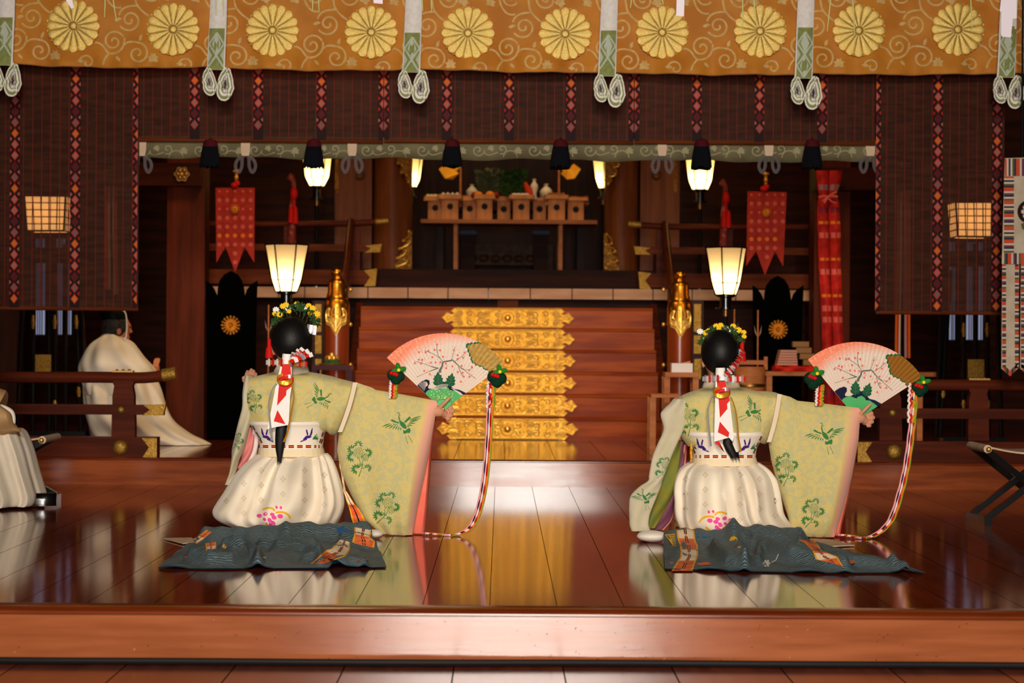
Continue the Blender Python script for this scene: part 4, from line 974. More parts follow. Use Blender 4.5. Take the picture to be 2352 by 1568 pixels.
def put(name, label, cat, mt, group, cx, d, z, fn):
    c = P(cx, 450, d); mb = MB(); fn(mb, Vector((c.x, d, z))); o = mb.build(name, mt, loc=(c.x, d, z)); tag(o, label, cat, group); return o
for i in range(6):
    cx, dd, z = SB[4]; put('rice_cake', ['rice cake on the leftmost back offering stand', 'rice cake on the leftmost back offering stand'][0], 'rice cake', 'mochi', 'rice cakes on the leftmost stand', cx - 17 + i * 8.2, dd - .05 + .02 * (i % 2), z, lambda mb, c: mb.ell(c + Vector((0, 0, .026)), .022, .03, .026, nu=12, nv=8))
for k, n in ((0, 4), (3, 5)):
    cx, dd, z = SB[k]
    for i in range(n): put('food_lump', 'small pale lump of food on the %s front offering stand' % ('leftmost' if k == 0 else 'rightmost'), 'food', 'salt' if k == 0 else 'dried', 'lumps on the %s front stand' % ('leftmost' if k == 0 else 'rightmost'), cx - 16 + i * 32 / (n - 1), dd - .02 * (i % 2), z, lambda mb, c: mb.lathe([(.026, 0), (.024, .03), (.008, .05), (.001, .053)], c, 10))
cx, dd, z = SB[1]
for i, (o_, mt, r, lb) in enumerate([(-14, 'orange_fruit', .034, 'left'), (12, 'orange_fruit', .036, 'right')]):
    put('orange', '%s one of two oranges on an offering stand' % lb, 'orange', mt, 'oranges on the altar', cx + o_, dd, z, lambda mb, c: mb.ell(c + Vector((0, 0, r * .9)), r * 1.1, r, r * .9, nu=16, nv=10))
for o_, lb in ((-24, 'left'), (26, 'right')): put('apple', 'dark red apple at the %s of the oranges' % lb, 'apple', 'apple_red', 'apples on the altar', cx + o_, dd + .07, z, lambda mb, c: mb.ell(c + Vector((0, 0, .03)), .03, .03, .03, nu=14, nv=8))
def leafy(mb, c, n, w_, h, sz, rr):
    for i in range(n):
        a = rr.uniform(0, 2 * pi); r = w_ * sqrt(rr.random()); z = h * (.15 + .85 * rr.random()); p = c + Vector((r * cos(a), r * sin(a) * .6, z))
        t = Vector((cos(a), sin(a), rr.uniform(.2, 1.6))).normalized(); s_ = t.cross(Vector((0, 1, .3))).normalized() * sz * .35
        mb.poly([p, p + t * sz * .5 + s_, p + t * sz, p + t * sz * .5 - s_])
        if i % 5 == 0: mb.tube([c + Vector((0, 0, 0)), p], .004, 5)
rr = random.Random(3)
put('leafy_sprig', 'grey-green leafy sprig standing behind the oranges on the altar', 'sprig', 'leaf_grey', None, 1119, 20.93, SB[1][2], lambda mb, c: leafy(mb, c, 70, .07, .24, .07, rr))
put('green_vegetables', 'dark green leafy vegetables on the middle of the altar', 'vegetables', 'leaf_green', None, 1180, 20.85, SB[2][2], lambda mb, c: leafy(mb, c, 130, .085, .22, .07, rr))
put('carrot', 'bright red root vegetable standing beside the green leaves', 'root vegetable', 'carrot', None, 1213, 20.80, SB[2][2], lambda mb, c: mb.tube([c + Vector((.02, 0, .01)), c + Vector((.005, 0, .07)), c + Vector((-.03, 0, .14))], [.03, .034, .012], 10))
for i in range(4): put('radish', 'pale lump beside the green vegetables on the altar', 'root vegetable', 'salt', 'pale lumps under the green vegetables', 1182 + i * 9, 20.72, SB[2][2], lambda mb, c: mb.ell(c + Vector((0, 0, .02)), .03, .03, .022, nu=12, nv=8))
put('bottle', 'slender white porcelain bottle on the altar', 'bottle', 'porcelain', None, 1227, 20.93, SB[7][2], lambda mb, c: mb.lathe([(.022, 0), (.026, .01), (.022, .03), (.02, .05), (.034, .1), (.032, .125), (.014, .15), (.012, .165), (.018, .175), (.012, .178)], c, 16))
put('jar', 'round white porcelain jar with narrow neck on the altar', 'jar', 'porcelain', None, 1255, 20.86, SB[3][2], lambda mb, c: mb.lathe([(.025, 0), (.035, .015), (.052, .05), (.048, .075), (.025, .098), (.012, .105), (.012, .118), (.02, .13), (.012, .131)], c, 18))
for x, lb in ((1084, 'left'), (1253, 'right')): put('wine_vase', 'pale vase at the back of the altar, %s of the dark middle' % lb, 'vase', 'porcelain', 'pale vases at the back of the altar', x, 21.45, 2.06, lambda mb, c: mb.lathe([(.02, 0), (.025, .02), (.05, .09), (.055, .12), (.03, .15), (.012, .165), (.02, .18), (.012, .182)], c, 14))
for x, w_, lb in ((1060, .17, 'left'), (1312, .15, 'right')):
    def drift(mb, c):
        for i in range(9):
            a = i * .7; mb.tube(smooth([c + Vector((-w_ + i * .02, 0, .005 + .004 * i)), c + Vector((-w_ * .3 + .03 * sin(a), .02 * cos(a), .055 + .012 * sin(a * 2))), c + Vector((w_ * .5 + .02 * sin(a), 0, .05 + .015 * cos(a))), c + Vector((w_ * (.9 if lb == 'left' else 1.0), .02 * sin(a), .01 + .008 * i))], 4), .016, 7)
    put('dried_fish', 'bundle of brown dried fish on the %s of the altar' % lb, 'dried fish', 'dried', 'dried fish bundles on the altar', x, 21.25, 2.045, drift)
# shelf step behind that carries the vases and gilt paper wands
a, b = P(1000, 450, 21.5), P(1345, 450, 21.5); zq = 2.03
sh = thing('altar_shelf', 'dark upper shelf at the back of the altar with vases and gilt paper wands', 'shelf', ((a.x + b.x) / 2, 21.5, ZS))
MB().box(a.x, b.x, 21.2, 21.8, zq - .03, zq - .002).build('board', 'dark_wood_h', sh)
for x in (a.x + .05, b.x - .05): MB().box(x - .03, x + .03, 21.3, 21.7, ZS, zq - .03).build('leg', 'dark_wood', sh)
def gohei(label, cx, sg):
    d = 21.3; n = thing('paper_wand', label, 'paper wand', P(cx, 440, d), 'gilt paper wands on the altar')
    for i, q in enumerate([[(cx - 22, 388), (cx - 6, 376), (cx + 12, 392), (cx - 8, 410)], [(cx - 8, 398), (cx + 8, 384), (cx + 24, 398), (cx + 10, 412), (cx - 6, 410)], [(cx + 4, 376), (cx + 18, 360), (cx + 30, 380), (cx + 16, 396)]]):
        q = [(cx + sg * (x - cx), y) for x, y in q]; mb = MB(); mb.prism([P(x, y, d - .01 * i + .012 * (k % 2)) for k, (x, y) in enumerate(q)], .003); mb.build('paper_fold', 'gold_paper', n, recalc=True)
    mb = MB(); a, b = P(cx + sg * 28, 390, d), P(cx + sg * 28, 445, d); mb.box(a.x - .008, a.x + .008, d - .008, d + .008, zq, a.z + .2); mb.build('stick', 'tan_wood', n)
gohei('gilt zigzag paper wand at the left of the altar, under a dark tassel', 1030, 1)
gohei('gilt zigzag paper wand at the right of the altar, under a dark tassel', 1312, -1)
# dark carved stand and mirror case under the table
d = 22.0; a, b = P(1060, 560, d), P(1270, 600, d)
cs = thing('carved_stand', 'low dark carved stand in the shadow under the altar table', 'stand', ((a.x + b.x) / 2, d, ZS))
MB().box(a.x, b.x, d, d + .4, a.z - .06, a.z).build('top', 'carved_dark', cs) if M('carved_dark', (58, 34, 20), .5, c2=(84, 52, 30), scale=20, bump=.3, bscale=30) else None
mb = MB(); mb.box(a.x + .03, b.x - .03, d + .02, d + .04, a.z - .19, a.z - .06)
for i in range(7): mb.ell((lerp(a.x + .1, b.x - .1, i / 6), d + .02, a.z - .13), .05, .02, .035, nu=12, nv=6)
mb.build('apron', 'carved_dark', cs)
for x in (a.x, b.x - .08): MB().box(x, x + .08, d, d + .4, ZS, a.z - .06).build('leg', 'carved_dark', cs)
M('blue_cloth', (70, 88, 110), .6)
for x, lb in ((1075, 'left'), (1242, 'right')):
    c = P(x, 535, 21.6); k_ = thing('low_stand', 'small dark stand under the altar table, %s of the middle' % lb, 'stand', (c.x, 21.6, ZS), 'small dark stands under the altar'); MB().box(c.x - .06, c.x + .06, 21.54, 21.66, ZS, c.z - .016).build('block', 'dark_wood_h', k_)
    o = MB().obox(c, (.075, 0, .0), (0, .1, 0), (0, 0, .016)).build('folded_cloth', 'blue_cloth', loc=c); tag(o, 'folded bluish cloth on the carved stand, %s of the middle' % lb, 'cloth', 'folded cloths under the altar')
# small furniture on the middle floor
def small_table(name, label, cat, x0_, x1_, y0_, y1_, d, dep, mt, lab=None, legs=(0.06, .94)):
    a, b = P(x0_, y0_, d), P(x1_, y1_, d); n = thing(name, label, cat, ((a.x + b.x) / 2, d, ZB))
    MB().box(a.x, b.x, d, d + dep, b.z, a.z).build('tabletop', mt, n)
    for t in legs:
        x = lerp(a.x, b.x, t)
        for yy in (d + .01, d + dep - .045): MB().box(x - .02, x + .02, yy, yy + .035, ZB, b.z).build('leg', mt, n)
    return n
small_table('lacquer_stand', 'dark red lacquer stand holding a gilt offering, beside the left newel post', 'stand', 716, 806, 838, 850, 16.5, .28, 'mahogany_lacquer')
small_table('side_table', 'small tan stand holding a white box, before the right newel post', 'table', 1528, 1603, 855, 866, 16.3, .26, 'tan_wood')
small_table('side_table.001', 'low tan wooden table at the right edge of the stairs', 'table', 1496, 1562, 905, 913, 15.7, .3, 'tan_wood')
small_table('side_table.002', 'long tan wooden table holding red cloth, behind the right fan', 'table', 1755, 2172, 853, 865, 16.85, .3, 'tan_wood', legs=(.03, .5, .86))
c = P(762, 838, 16.62); o = MB().lathe([(.085, .0), (.09, .01), (.02, .015)], c, 20).build('gilt_offering', 'gold_dull', loc=c)
tag(o, 'gilt dish with a heaped offering on the red lacquer stand', 'offering'); mb = MB(); mb.lathe([(.06, .012), (.056, .035)], c, 16); mb.build('leaf_ring', 'leaf_green', o); mb = MB()
for k in range(7): mb.ell(c + Vector((.03 * cos(k * 1.05) if k < 6 else 0, .03 * sin(k * 1.05) if k < 6 else 0, .045 if k < 6 else .066)), .022, .022, .022, nu=10, nv=8)
mb.build('gilt_fruit', 'gold_bright', o)
a, b = P(1543, 834, 16.36), P(1591, 855, 16.36); c = ((a.x + b.x) / 2, 16.43, b.z)
wb = thing('white_box', 'white paper-wrapped box on the small tan stand', 'box', c); MB().box(a.x, b.x, 16.36, 16.5, b.z, a.z).build('box', 'paper_white', wb)
mb = MB(); mb.prism([Vector((b.x - .07, 16.43, a.z)), Vector((b.x - .01, 16.43, a.z + .016)), Vector((b.x - .012, 16.43, a.z))], .04); mb.build('flap', 'cypress', wb)
d = 16.7; c = P(1722, 895, d); zt_, zb_ = P(1722, 842, d).z, P(1722, 905, d).z
tub = thing('wooden_tub', 'wooden tub with a bar handle behind the right dancer', 'tub', (c.x, d, ZB)); r = S(36, d)
mb = MB(); mb.lathe([(r * .94, zb_), (r, zt_), (r * .92, zt_), (r * .88, zb_ + .02)], (c.x, d, 0), 28); mb.build('body', 'tan_wood', tub)
mb = MB(); mb.lathe([(r * .955, zb_ + .05), (r * .995, zb_ + .055), (r * .995, zb_ + .07), (r * .96, zb_ + .075)], (c.x, d, 0), 28, cap=False); mb.build('hoop', 'brass_old', tub)
mb = MB(); mb.bar(Vector((c.x - r, d, zt_ + .03)), Vector((c.x + r, d, zt_ + .03)), .03, .03)
for sg in (-1, 1): mb.box(c.x + sg * r - .012, c.x + sg * r + .012, d - .02, d + .02, zt_ - .02, zt_ + .07)
mb.build('handle', 'tan_wood', tub)
MB().box(c.x - r * 1.2, c.x + r * 1.2, d - .16, d + .16, ZB, zb_).build('stand', 'dark_wood_h', tub)
M('pile_pink', (196, 138, 118), .7); M('pile_tan', (140, 104, 66), .7); M('red_cloth', (206, 40, 28), .6)
d = 16.95
a, b = P(1777, 840, d), P(1890, 853, d)
mb = MB(); mb.loft([[Vector((x, d - .1 + .02 * sin(x * 40), lerp(a.z, b.z, 1))), Vector((x, d - .11, lerp(a.z, b.z, .4))), Vector((x, d - .08, a.z + .006 * sin(x * 50))), Vector((x, d + .1, a.z)), Vector((x, d + .12, b.z))] for x in [lerp(a.x, b.x, i / 16) for i in range(17)]])
o = mb.build('red_cloth', 'red_cloth', loc=((a.x + b.x) / 2, d, b.z)); tag(o, 'folded bright red cloth lying on the long tan table', 'cloth')
for k in range(6):
    y1_ = 839 - k * 6; a, b = P(1782 + 1.5 * k, y1_ - 5.6, d), P(1829 - k * .5, y1_, d); o = MB().box(a.x, b.x, d - .08, d + .08, b.z + .001, a.z).build('folded_textile', 'pile_pink', loc=((a.x + b.x) / 2, d, b.z))
    tag(o, 'pink folded textile in the stack on the red cloth', 'folded cloth', 'pink folded textiles')
for k in range(4):
    y1_ = 839 - k * 14; a, b = P(1835 - k * 8, y1_ - 13, d + .02), P(1866 - k * 6, y1_, d + .02); o = MB().box(a.x + .04, b.x + .04, d + .09, d + .17, b.z + .001, a.z).build('folded_mat', 'pile_tan', loc=((a.x + b.x) / 2, d + .15, b.z))
    tag(o, 'brown folded mat in the dark stack behind the pink textiles', 'folded cloth', 'brown folded mats')
# gilt-mounted dark posts beside the newels and arrows stuck behind
for x0_, x1_, lb in ((724, 738, 'left'), (1594, 1610, 'right')):
    d = 17.3; a, b = P(x0_, 700, d), P(x1_, 700, d); n = thing('gilt_post', 'dark post with gilt strips behind the %s dancer' % lb, 'post', ((a.x + b.x) / 2, d, ZB), 'dark posts with gilt strips')
    MB().box(a.x - .02, b.x + .02, d + .01, d + .08, ZB, P(x0_, 690, d).z).build('shaft', 'dark_wood', n)
    for y0_, y1_ in ((698, 762), (770, 812), (824, 870)):
        p, q = P(x0_, y0_, d), P(x1_, y1_, d); k = .35; MB().box(p.x, q.x, d, d + .01, q.z, p.z).build('strip', 'gold_dull', n)
M('feather', (150, 120, 104), .7)
for i, (x, y0_, y1_, lb) in enumerate([(617, 700, 860, 'left of the left dancer'), (1687, 706, 860, 'first right of the large right lantern stand'), (1741, 712, 880, 'beside the black shield behind the right dancer')]):
    d = 17.08; a, b = P(x, y0_, d), P(x, y1_, d); n = thing('arrow', 'upright feathered arrow ' + lb, 'arrow', (a.x, d, ZB), 'upright feathered arrows')
    MB().tube([Vector((a.x, d, ZB)), a], .005, 6).build('shaft', 'tan_wood', n); mb = MB()
    for sg in (-1, 1): mb.prism([P(x + sg * 1, y0_ + 62, d), P(x + sg * 9, y0_ + 34, d), P(x + sg * 8, y0_ + 40, d), P(x + sg * 7, y0_ + 52, d)], .003)
    mb.build('fletching', 'feather', n)
# ---------------------------------------------------------------- low fences at the edge of the middle floor
def ffence(sg, label, xo, tops, mid, bot, posts, discs, d=14.32):
    """sg=+1: runs from the left edge inwards; tops/mid/bot: pixel rows; posts: (x0,x1)"""
    n = thing('low_fence', label, 'fence', P(posts[0][0], 1040, d), 'low shrine fences'); n.location.z = ZB
    (ty, tin), (my, mh, mxin), (by0, by1, bxin) = tops, mid, bot
    mb = MB(); pts = [P(xo, ty, d), P(lerp(xo, tin, .6), ty, d), P(tin - sg * 70, ty + 1, d), P(tin, ty - 8, d)]
    pp = smooth(pts, 6); mb.tube(pp, [.034] * (len(pp) - 4) + [.035, .036, .037, .038], 14); o = mb.build('top_rail', 'rail_wood', n)
    if tin > 0 and tin < 2352:
        mb = MB(); mb.tube([P(tin - sg * 30, ty - 4.5, d), P(tin + sg * .5, ty - 8.5, d)], [.038, .041], 14); mb.build('end_cap', 'gold_dull', o)
    a, b = P(xo, my, d), P(mxin, my, d); hz = S(mh / 2, d); mb = MB(); mb.box(min(a.x, b.x), max(a.x, b.x), d - .025, d + .025, b.z - hz, b.z + hz); o = mb.build('middle_rail', 'rail_wood', n)
    y0_, y1_ = my - mh * .56, my + mh * .56
    mb = MB(); mb.prism([P(mxin - sg * 3, y1_, d - .03), P(mxin + sg * 2, y0_, d - .03), P(mxin - sg * 48, y0_ + 2, d - .03), P(mxin - sg * 34, my, d - .03), P(mxin - sg * 52, y1_, d - .03)], .06); mb.build('end_plate', 'gold_dull', o)
    for dx in discs[0]: MB().ell(P(dx, my, d - .03), .022, .016, .022, nu=16, nv=8).build('disc', 'gold_dull', o)
    a, b = P(xo, by0, d), P(bxin, by1, d); mb = MB(); mb.box(min(a.x, b.x), max(a.x, b.x), d - .06, d + .06, ZB, P(bxin, by0, d).z); o = mb.build('bottom_rail', 'rail_wood', n)
    my_ = (by0 + by1) / 2
    mb = MB(); mb.prism([P(bxin - sg * 4, by1, d - .064), P(bxin - sg * 4, by0 + 3, d - .064), P(bxin - sg * 38, by0 + 3, d - .064), P(bxin - sg * 22, my_, d - .064), P(bxin - sg * 38, by1, d - .064)], .006); mb.build('end_plate', 'gold_dull', o)
    for dx in discs[1]: MB().ell(P(dx, my_, d - .06), .046, .03, .046, nu=20, nv=10).build('disc', 'gold_dull', o)
    for x0_, x1_ in posts:
        mb = MB(); prof = [(x0_, x1_, by0), (x0_ + .5, x1_ - .5, my + mh / 2), (x0_ + 2, x1_ - 2, my - mh / 2 - 2), (x0_ + 2, x1_ - 2, my - mh / 2 - 20), (x0_ + 6, x1_ - 6, ty + 20), (x0_ + 3, x1_ - 3, ty + 14), (x0_ + 3, x1_ - 3, ty)]
        mb.loft([[P(a_, y, d - .027) + Vector((0, 0, 0)), P(b_, y, d - .027), P(b_, y, d - .027) + Vector((0, .074, 0)), P(a_, y, d - .027) + Vector((0, .074, 0))] for a_, b_, y in prof]); mb.build('post', 'rail_wood', n)
        if ty > 0:
            g = MB(); cx = (x0_ + x1_) / 2; c0, c1 = P(cx - 24, ty - 14, d), P(cx + 24, ty - 14, d); g.box(c0.x, c1.x, d - .03, d + .03, c0.z - .006, c0.z + .004)
            for k in range(3): g.ell(P(cx - 14 + 14 * k, ty - 15, d - .02), .01, .01, .01, nu=8, nv=6)
            g.build('rail_mount', 'brass_old', o)
ffence(1, 'low dark fence with gilt mounts in front of the kneeling priest', -60, (866, 403), (941, 23, 378), (1003, 1052, 364), [(256, 310)], ([278], [276]))
ffence(-1, 'low dark fence with gilt mounts behind the right fan', 2420, (884, 1935), (948, 23, 1945), (1012, 1062, 1966), [(2020, 2072), (2224, 2272)], ([2050], [2054]))
# folding stools
def stool(label, cx, d, W, seat_y, zfloor, foot_px, seat_px):
    """x-legged stool with cloth seat; seat_px: (left,right)"""
    a, b = P(seat_px[0], seat_y, d), P(seat_px[1], seat_y, d)
    n = thing('folding_stool', label, 'stool', ((a.x + b.x) / 2, d, zfloor), None)
    dep = .40; mb = MB(); zt_ = a.z
    rings = []
    for i in range(13):
        t = i / 12; x = lerp(a.x, b.x, t); z = zt_ - .03 * sin(pi * t)
        rings.append([Vector((x, d, z)), Vector((x, d + dep, z)), Vector((x, d + dep, z - .008)), Vector((x, d, z - .008))])
    mb.loft(rings)
    for e in (a, b): mb.tube([Vector((e.x, d - .01, zt_ - .014)), Vector((e.x, d + dep + .01, zt_ - .014))], .02, 10)
    mb.build('seat', 'seat_cloth', n)
    for yy in (d + .02, d + dep - .04):
        for p, q in ((a, b), (b, a)): MB().bar(Vector((p.x, yy, zt_ - .02)), Vector((q.x, yy + (.025 if p is a else 0), zfloor + .03)), .035, .028).build('leg', 'black_lacquer', n)
    for e in (a, b):
        MB().bar(Vector((e.x, d - .03, zfloor + .018)), Vector((e.x, d + dep + .03, zfloor + .018)), .036, .036).build('foot_bar', 'black_lacquer', n)
        o = MB().tube([Vector((e.x, d - .035, zt_ - .014)), Vector((e.x, d + dep + .035, zt_ - .014))], .009, 8).build('seat_rod', 'black_lacquer', n)
        MB().ell((e.x, d - .035, zt_ - .014), .012, .01, .012, nu=10, nv=8).build('knob', 'gold_bright', o)
M('seat_cloth', (206, 178, 150), .75, c2=(190, 160, 132), scale=20)
stool('empty folding stool with black crossed legs at the right edge', 2352, 11.35, .5, 1024, 0, None, (2268, 2470))
stool('folding stool under the seated figure at the left edge', 0, 12.3, .5, 1002, 0, None, (-150, 98))
# striped hanging banner at the right edge
d = 13.9; hb = thing('striped_banner', 'pale banner with striped woven borders hanging at the right edge', 'banner', P(2330, 865, d))
M('banner_cream', (206, 190, 168), .7, c2=(190, 172, 148), scale=10); M('stripe_orange', (206, 80, 50), .7); M('stripe_navy', (52, 50, 72), .7); M('stripe_olive', (96, 92, 52), .7); M('stripe_pale', (216, 196, 176), .7); M('stripe_plum', (110, 64, 86), .7)
SM = ['banner_cream', 'stripe_orange', 'stripe_navy', 'stripe_olive', 'stripe_pale', 'stripe_plum', 'brocade_dark']
def striped(mb, x0, x1, y0, y1, vertical, seq, yd=0.0):
    w_ = 4.2; n = int(abs((x1 - x0) if vertical else (y1 - y0)) / w_)
    for i in range(n):
        if vertical: q = [(lerp(x0, x1, i / n), y0), (lerp(x0, x1, (i + 1) / n), y0), (lerp(x0, x1, (i + 1) / n), y1), (lerp(x0, x1, i / n), y1)]
        else: q = [(x0, lerp(y0, y1, i / n)), (x1, lerp(y0, y1, i / n)), (x1, lerp(y0, y1, (i + 1) / n)), (x0, lerp(y0, y1, (i + 1) / n))]
        mb.poly([P(x, y, d - .004 - yd) for x, y in q], seq[i % len(seq)])
SQ = [1, 4, 2, 4, 3, 2, 1, 1, 4, 5, 2, 4, 3, 1]
mb = MB(); mb.prism([P(x, y, d) for x, y in [(2308, 363), (2420, 360), (2420, 606), (2301, 606)]], .006)
striped(mb, 2308, 2420, 364, 404, True, SQ); striped(mb, 2306, 2329, 405, 580, False, SQ); striped(mb, 2302, 2420, 581, 606, True, SQ[3:] + SQ[:3])
c = [P(2364 + 27 * cos(k * pi / 12), 486 + 27 * sin(k * pi / 12), d - .006) for k in range(24)]; mb.prism(c, .002, 6)
for k in range(8): mb.poly([P(2364 + 14 * cos(k * pi / 4) + 5 * cos(a * pi / 4), 486 + 14 * sin(k * pi / 4) + 5 * sin(a * pi / 4), d - .008) for a in range(8)], 4)
mb.poly([P(2353 + x, 520 + y, d - .006) for x, y in [(-8, -6), (0, -9), (6, -2), (2, 8), (-5, 6)]], 3)
mb.build('upper_panel', SM, hb, recalc=False)
for x0, x1, nm in ((2300, 2340, 'left'), (2343, 2386, 'right')):
    mb = MB(); mb.prism([P(x, y, d + .012) for x, y in [(x0 + 2, 600), (x1 + 1, 600), (x1 - 2, 846), ((x0 + x1) / 2, 864), (x0, 846)]], .005)
    striped(mb, x0 + 2, x0 + 11, 607, 846, False, SQ, -.011); striped(mb, x1 - 9, x1, 607, 846, False, SQ[5:] + SQ[:5], -.011)
    for sg in (-1, 1):
        for i in range(5):
            xa = lerp((x0 + x1) / 2, x0 + 1 if sg < 0 else x1 - 2, i / 5); xb = lerp((x0 + x1) / 2, x0 + 1 if sg < 0 else x1 - 2, (i + 1) / 5)
            ya, yb_ = lerp(864, 846, i / 5), lerp(864, 846, (i + 1) / 5)
            mb.poly([P(xa, ya - 13, d + .007), P(xb, yb_ - 13, d + .007), P(xb, yb_, d + .007), P(xa, ya, d + .007)], SQ[i * 2 % 7])
    mb.build('lower_strip', SM, hb, recalc=False)
mb = MB(); a = P(2308, 364, d); mb.tube([Vector((a.x + .1, d + .01, a.z)), Vector((a.x + .1, d + .01, 5.2))], .006, 6); mb.build('hanging_cord', 'black_matte', hb)
# ---------------------------------------------------------------- people
def rows_smooth(rows, n=6):
    out = []; k = len(rows[0]); q = [tuple(2 * a - b for a, b in zip(rows[0], rows[1]))] + list(rows) + [tuple(2 * a - b for a, b in zip(rows[-1], rows[-2]))]
    for i in range(1, len(q) - 2):
        for j in range(n):
            t = j / n
            out.append(tuple(.5 * (2 * q[i][c] + (q[i + 1][c] - q[i - 1][c]) * t + (2 * q[i - 1][c] - 5 * q[i][c] + 4 * q[i + 1][c] - q[i + 2][c]) * t * t + (3 * q[i][c] - q[i - 1][c] - 3 * q[i + 1][c] + q[i + 2][c]) * t ** 3) for c in range(k)))
    out.append(tuple(rows[-1])); return out
def row_loft(mb, rows, d, n=64, fold=None, p=.82, sub=6, m=0, zmin=None):
    "rows: (py, xl, xr, half-depth, depth offset); a soft closed garment around that outline"
    rs = rows_smooth(rows, sub); rings = []
    for k, (py, xl, xr, hd, dc) in enumerate(rs):
        t = k / (len(rs) - 1); a0, b0 = P(xl, py, d + dc), P(xr, py, d + dc); c = (a0 + b0) / 2; hw = (b0.x - a0.x) / 2; ring = []
        for i in range(n):
            a = 2 * pi * i / n; ca, sa = cos(a), sin(a)
            x = math.copysign(abs(ca) ** p, ca) * hw; y = math.copysign(abs(sa) ** p, sa) * hd
            f = fold(a, t, c.x + x) if fold else 0
            L_ = sqrt(x * x + y * y) or 1
            v = Vector((c.x + x * (1 + f / L_ * (.25)), c.y + y + f * (y / L_), lerp(a0.z, b0.z, (ca + 1) / 2)))
            if zmin is not None: v.z = max(v.z, zmin)
            ring.append(v)
        rings.append(ring)
    mb.loft(rings, m); return mb
def coons(T, R_, B, L, u, v):
    f = lambda c, t: along([(x, y, 0) for x, y in c], t)
    tl, tr, bl, br = Vector((*T[0], 0)), Vector((*T[-1], 0)), Vector((*B[0], 0)), Vector((*B[-1], 0))
    return f(T, u) * (1 - v) + f(B, u) * v + f(L, v) * (1 - u) + f(R_, v) * u - (tl * (1 - u) * (1 - v) + tr * u * (1 - v) + bl * (1 - u) * v + br * u * v)
def bag(mb, T, R_, B, L, d, th, dfn=None, nu=28, nv=40, m=0, zmin=.004):
    "a closed cloth bag (sleeve) over a four-sided outline in photo pixels"
    def pt(u, v, s_):
        q = coons(T, R_, B, L, u, v); p = P(q.x, q.y, d); e = min(1, min(u, 1 - u) * 7) * min(1, min(v, 1 - v) * 9)
        off = (dfn(u, v) if dfn else 0) + s_ * th * sqrt(max(0, e)) * (.55 + .45 * sin(pi * min(1, v * 1.0)))
        p = P(q.x, q.y, d + off); p.z = max(p.z, zmin); return p
    fa = mb.grid(nu, nv, lambda u, v: pt(u, v, -1), m); fb = mb.grid(nu, nv, lambda u, v: pt(u, v, 1), m)
    def sew(r1, r2):
        for i in range(len(r1) - 1): mb.face((r1[i], r1[i + 1], r2[i + 1], r2[i]), m)
    sew(fa[0], fb[0]); sew(fa[-1], fb[-1]); sew([r[0] for r in fa], [r[0] for r in fb]); sew([r[-1] for r in fa], [r[-1] for r in fb])
    return mb
def capsule(mb, p, q, r1, r2):
    p, q = Vector(p), Vector(q); pts = []; rr = []
    for i in range(5):
        a = pi / 2 * i / 4; pts.append(p - (q - p).normalized() * r1 * cos(a)); rr.append(max(1e-4, r1 * sin(a)))
    for i in range(1, 8): pts.append(p.lerp(q, i / 8)); rr.append(lerp(r1, r2, i / 8))
    for i in range(5):
        a = pi / 2 * i / 4; pts.append(q + (q - p).normalized() * r2 * sin(a)); rr.append(max(1e-4, r2 * cos(a)))
    mb.tube(pts, rr, 12)
def body(parent, caps, ells, mt, vox=.0042, name='body'):
    "one continuous surface grown over limbs, trunk, head and fingers"
    mb = MB()
    for p, q, a, b in caps: capsule(mb, p, q, a, b)
    for c, r, rot in ells: mb.ell(c, r[0], r[1], r[2], nu=20, nv=14, rot=rot)
    o = mb.build('growth', mt); md = o.modifiers.new('remesh', 'REMESH'); md.mode = 'VOXEL'; md.voxel_size = vox
    sm = o.modifiers.new('smooth', 'SMOOTH'); sm.iterations = 3; sm.factor = .5
    dg = bpy.context.evaluated_depsgraph_get(); me = bpy.data.meshes.new_from_object(o.evaluated_get(dg), depsgraph=dg)
    bpy.data.objects.remove(o); me.materials.clear(); me.materials.append(MATS[mt]); me.name = name
    o0 = world_loc(parent); me.transform(Matrix.Translation(-o0)); me.polygons.foreach_set('use_smooth', [True] * len(me.polygons))
    b = bpy.data.objects.new(name, me); COL.objects.link(b); b.parent = parent; return b
def head(c, face, up=Vector((0, 0, 1)), k=1.0):
    "ellipsoids of a head with nose, brow, lips, chin, ears; face = direction looked at"
    f = face.normalized(); s_ = f.cross(up).normalized(); u = s_.cross(f); rot = Matrix((s_, f, u)).transposed()
    E = lambda x, y, z: c + (s_ * x + f * y + u * z) * k
    el = [(c, (.074 * k, .092 * k, .100 * k), rot), (E(0, .030, -.055), (.052 * k, .058 * k, .062 * k), rot), (E(0, .064, -.098), (.022 * k, .02 * k, .018 * k), rot),
          (E(0, .098, -.022), (.013 * k, .016 * k, .012 * k), rot), (E(0, .092, .0), (.009 * k, .012 * k, .03 * k), rot), (E(0, .082, -.062), (.022 * k, .014 * k, .006 * k), rot), (E(0, .078, -.074), (.018 * k, .013 * k, .006 * k), rot),
          (E(-.03, .074, .025), (.022 * k, .014 * k, .008 * k), rot), (E(.03, .074, .025), (.022 * k, .014 * k, .008 * k), rot)]
    for sg in (-1, 1):
        el.append((E(sg * .076, -.004, -.02), (.010 * k, .018 * k, .031 * k), rot)); el.append((E(sg * .079, -.008, -.012), (.008 * k, .02 * k, .022 * k), rot))
    eyes = [E(sg * .031, .080, .006) for sg in (-1, 1)]
    return el, eyes, rot
def eyes_of(parent, eyes, k=1.0):
    for e in eyes: MB().ell(e, .011 * k, .007 * k, .006 * k, nu=10, nv=8).build('eye', 'black_matte', parent)
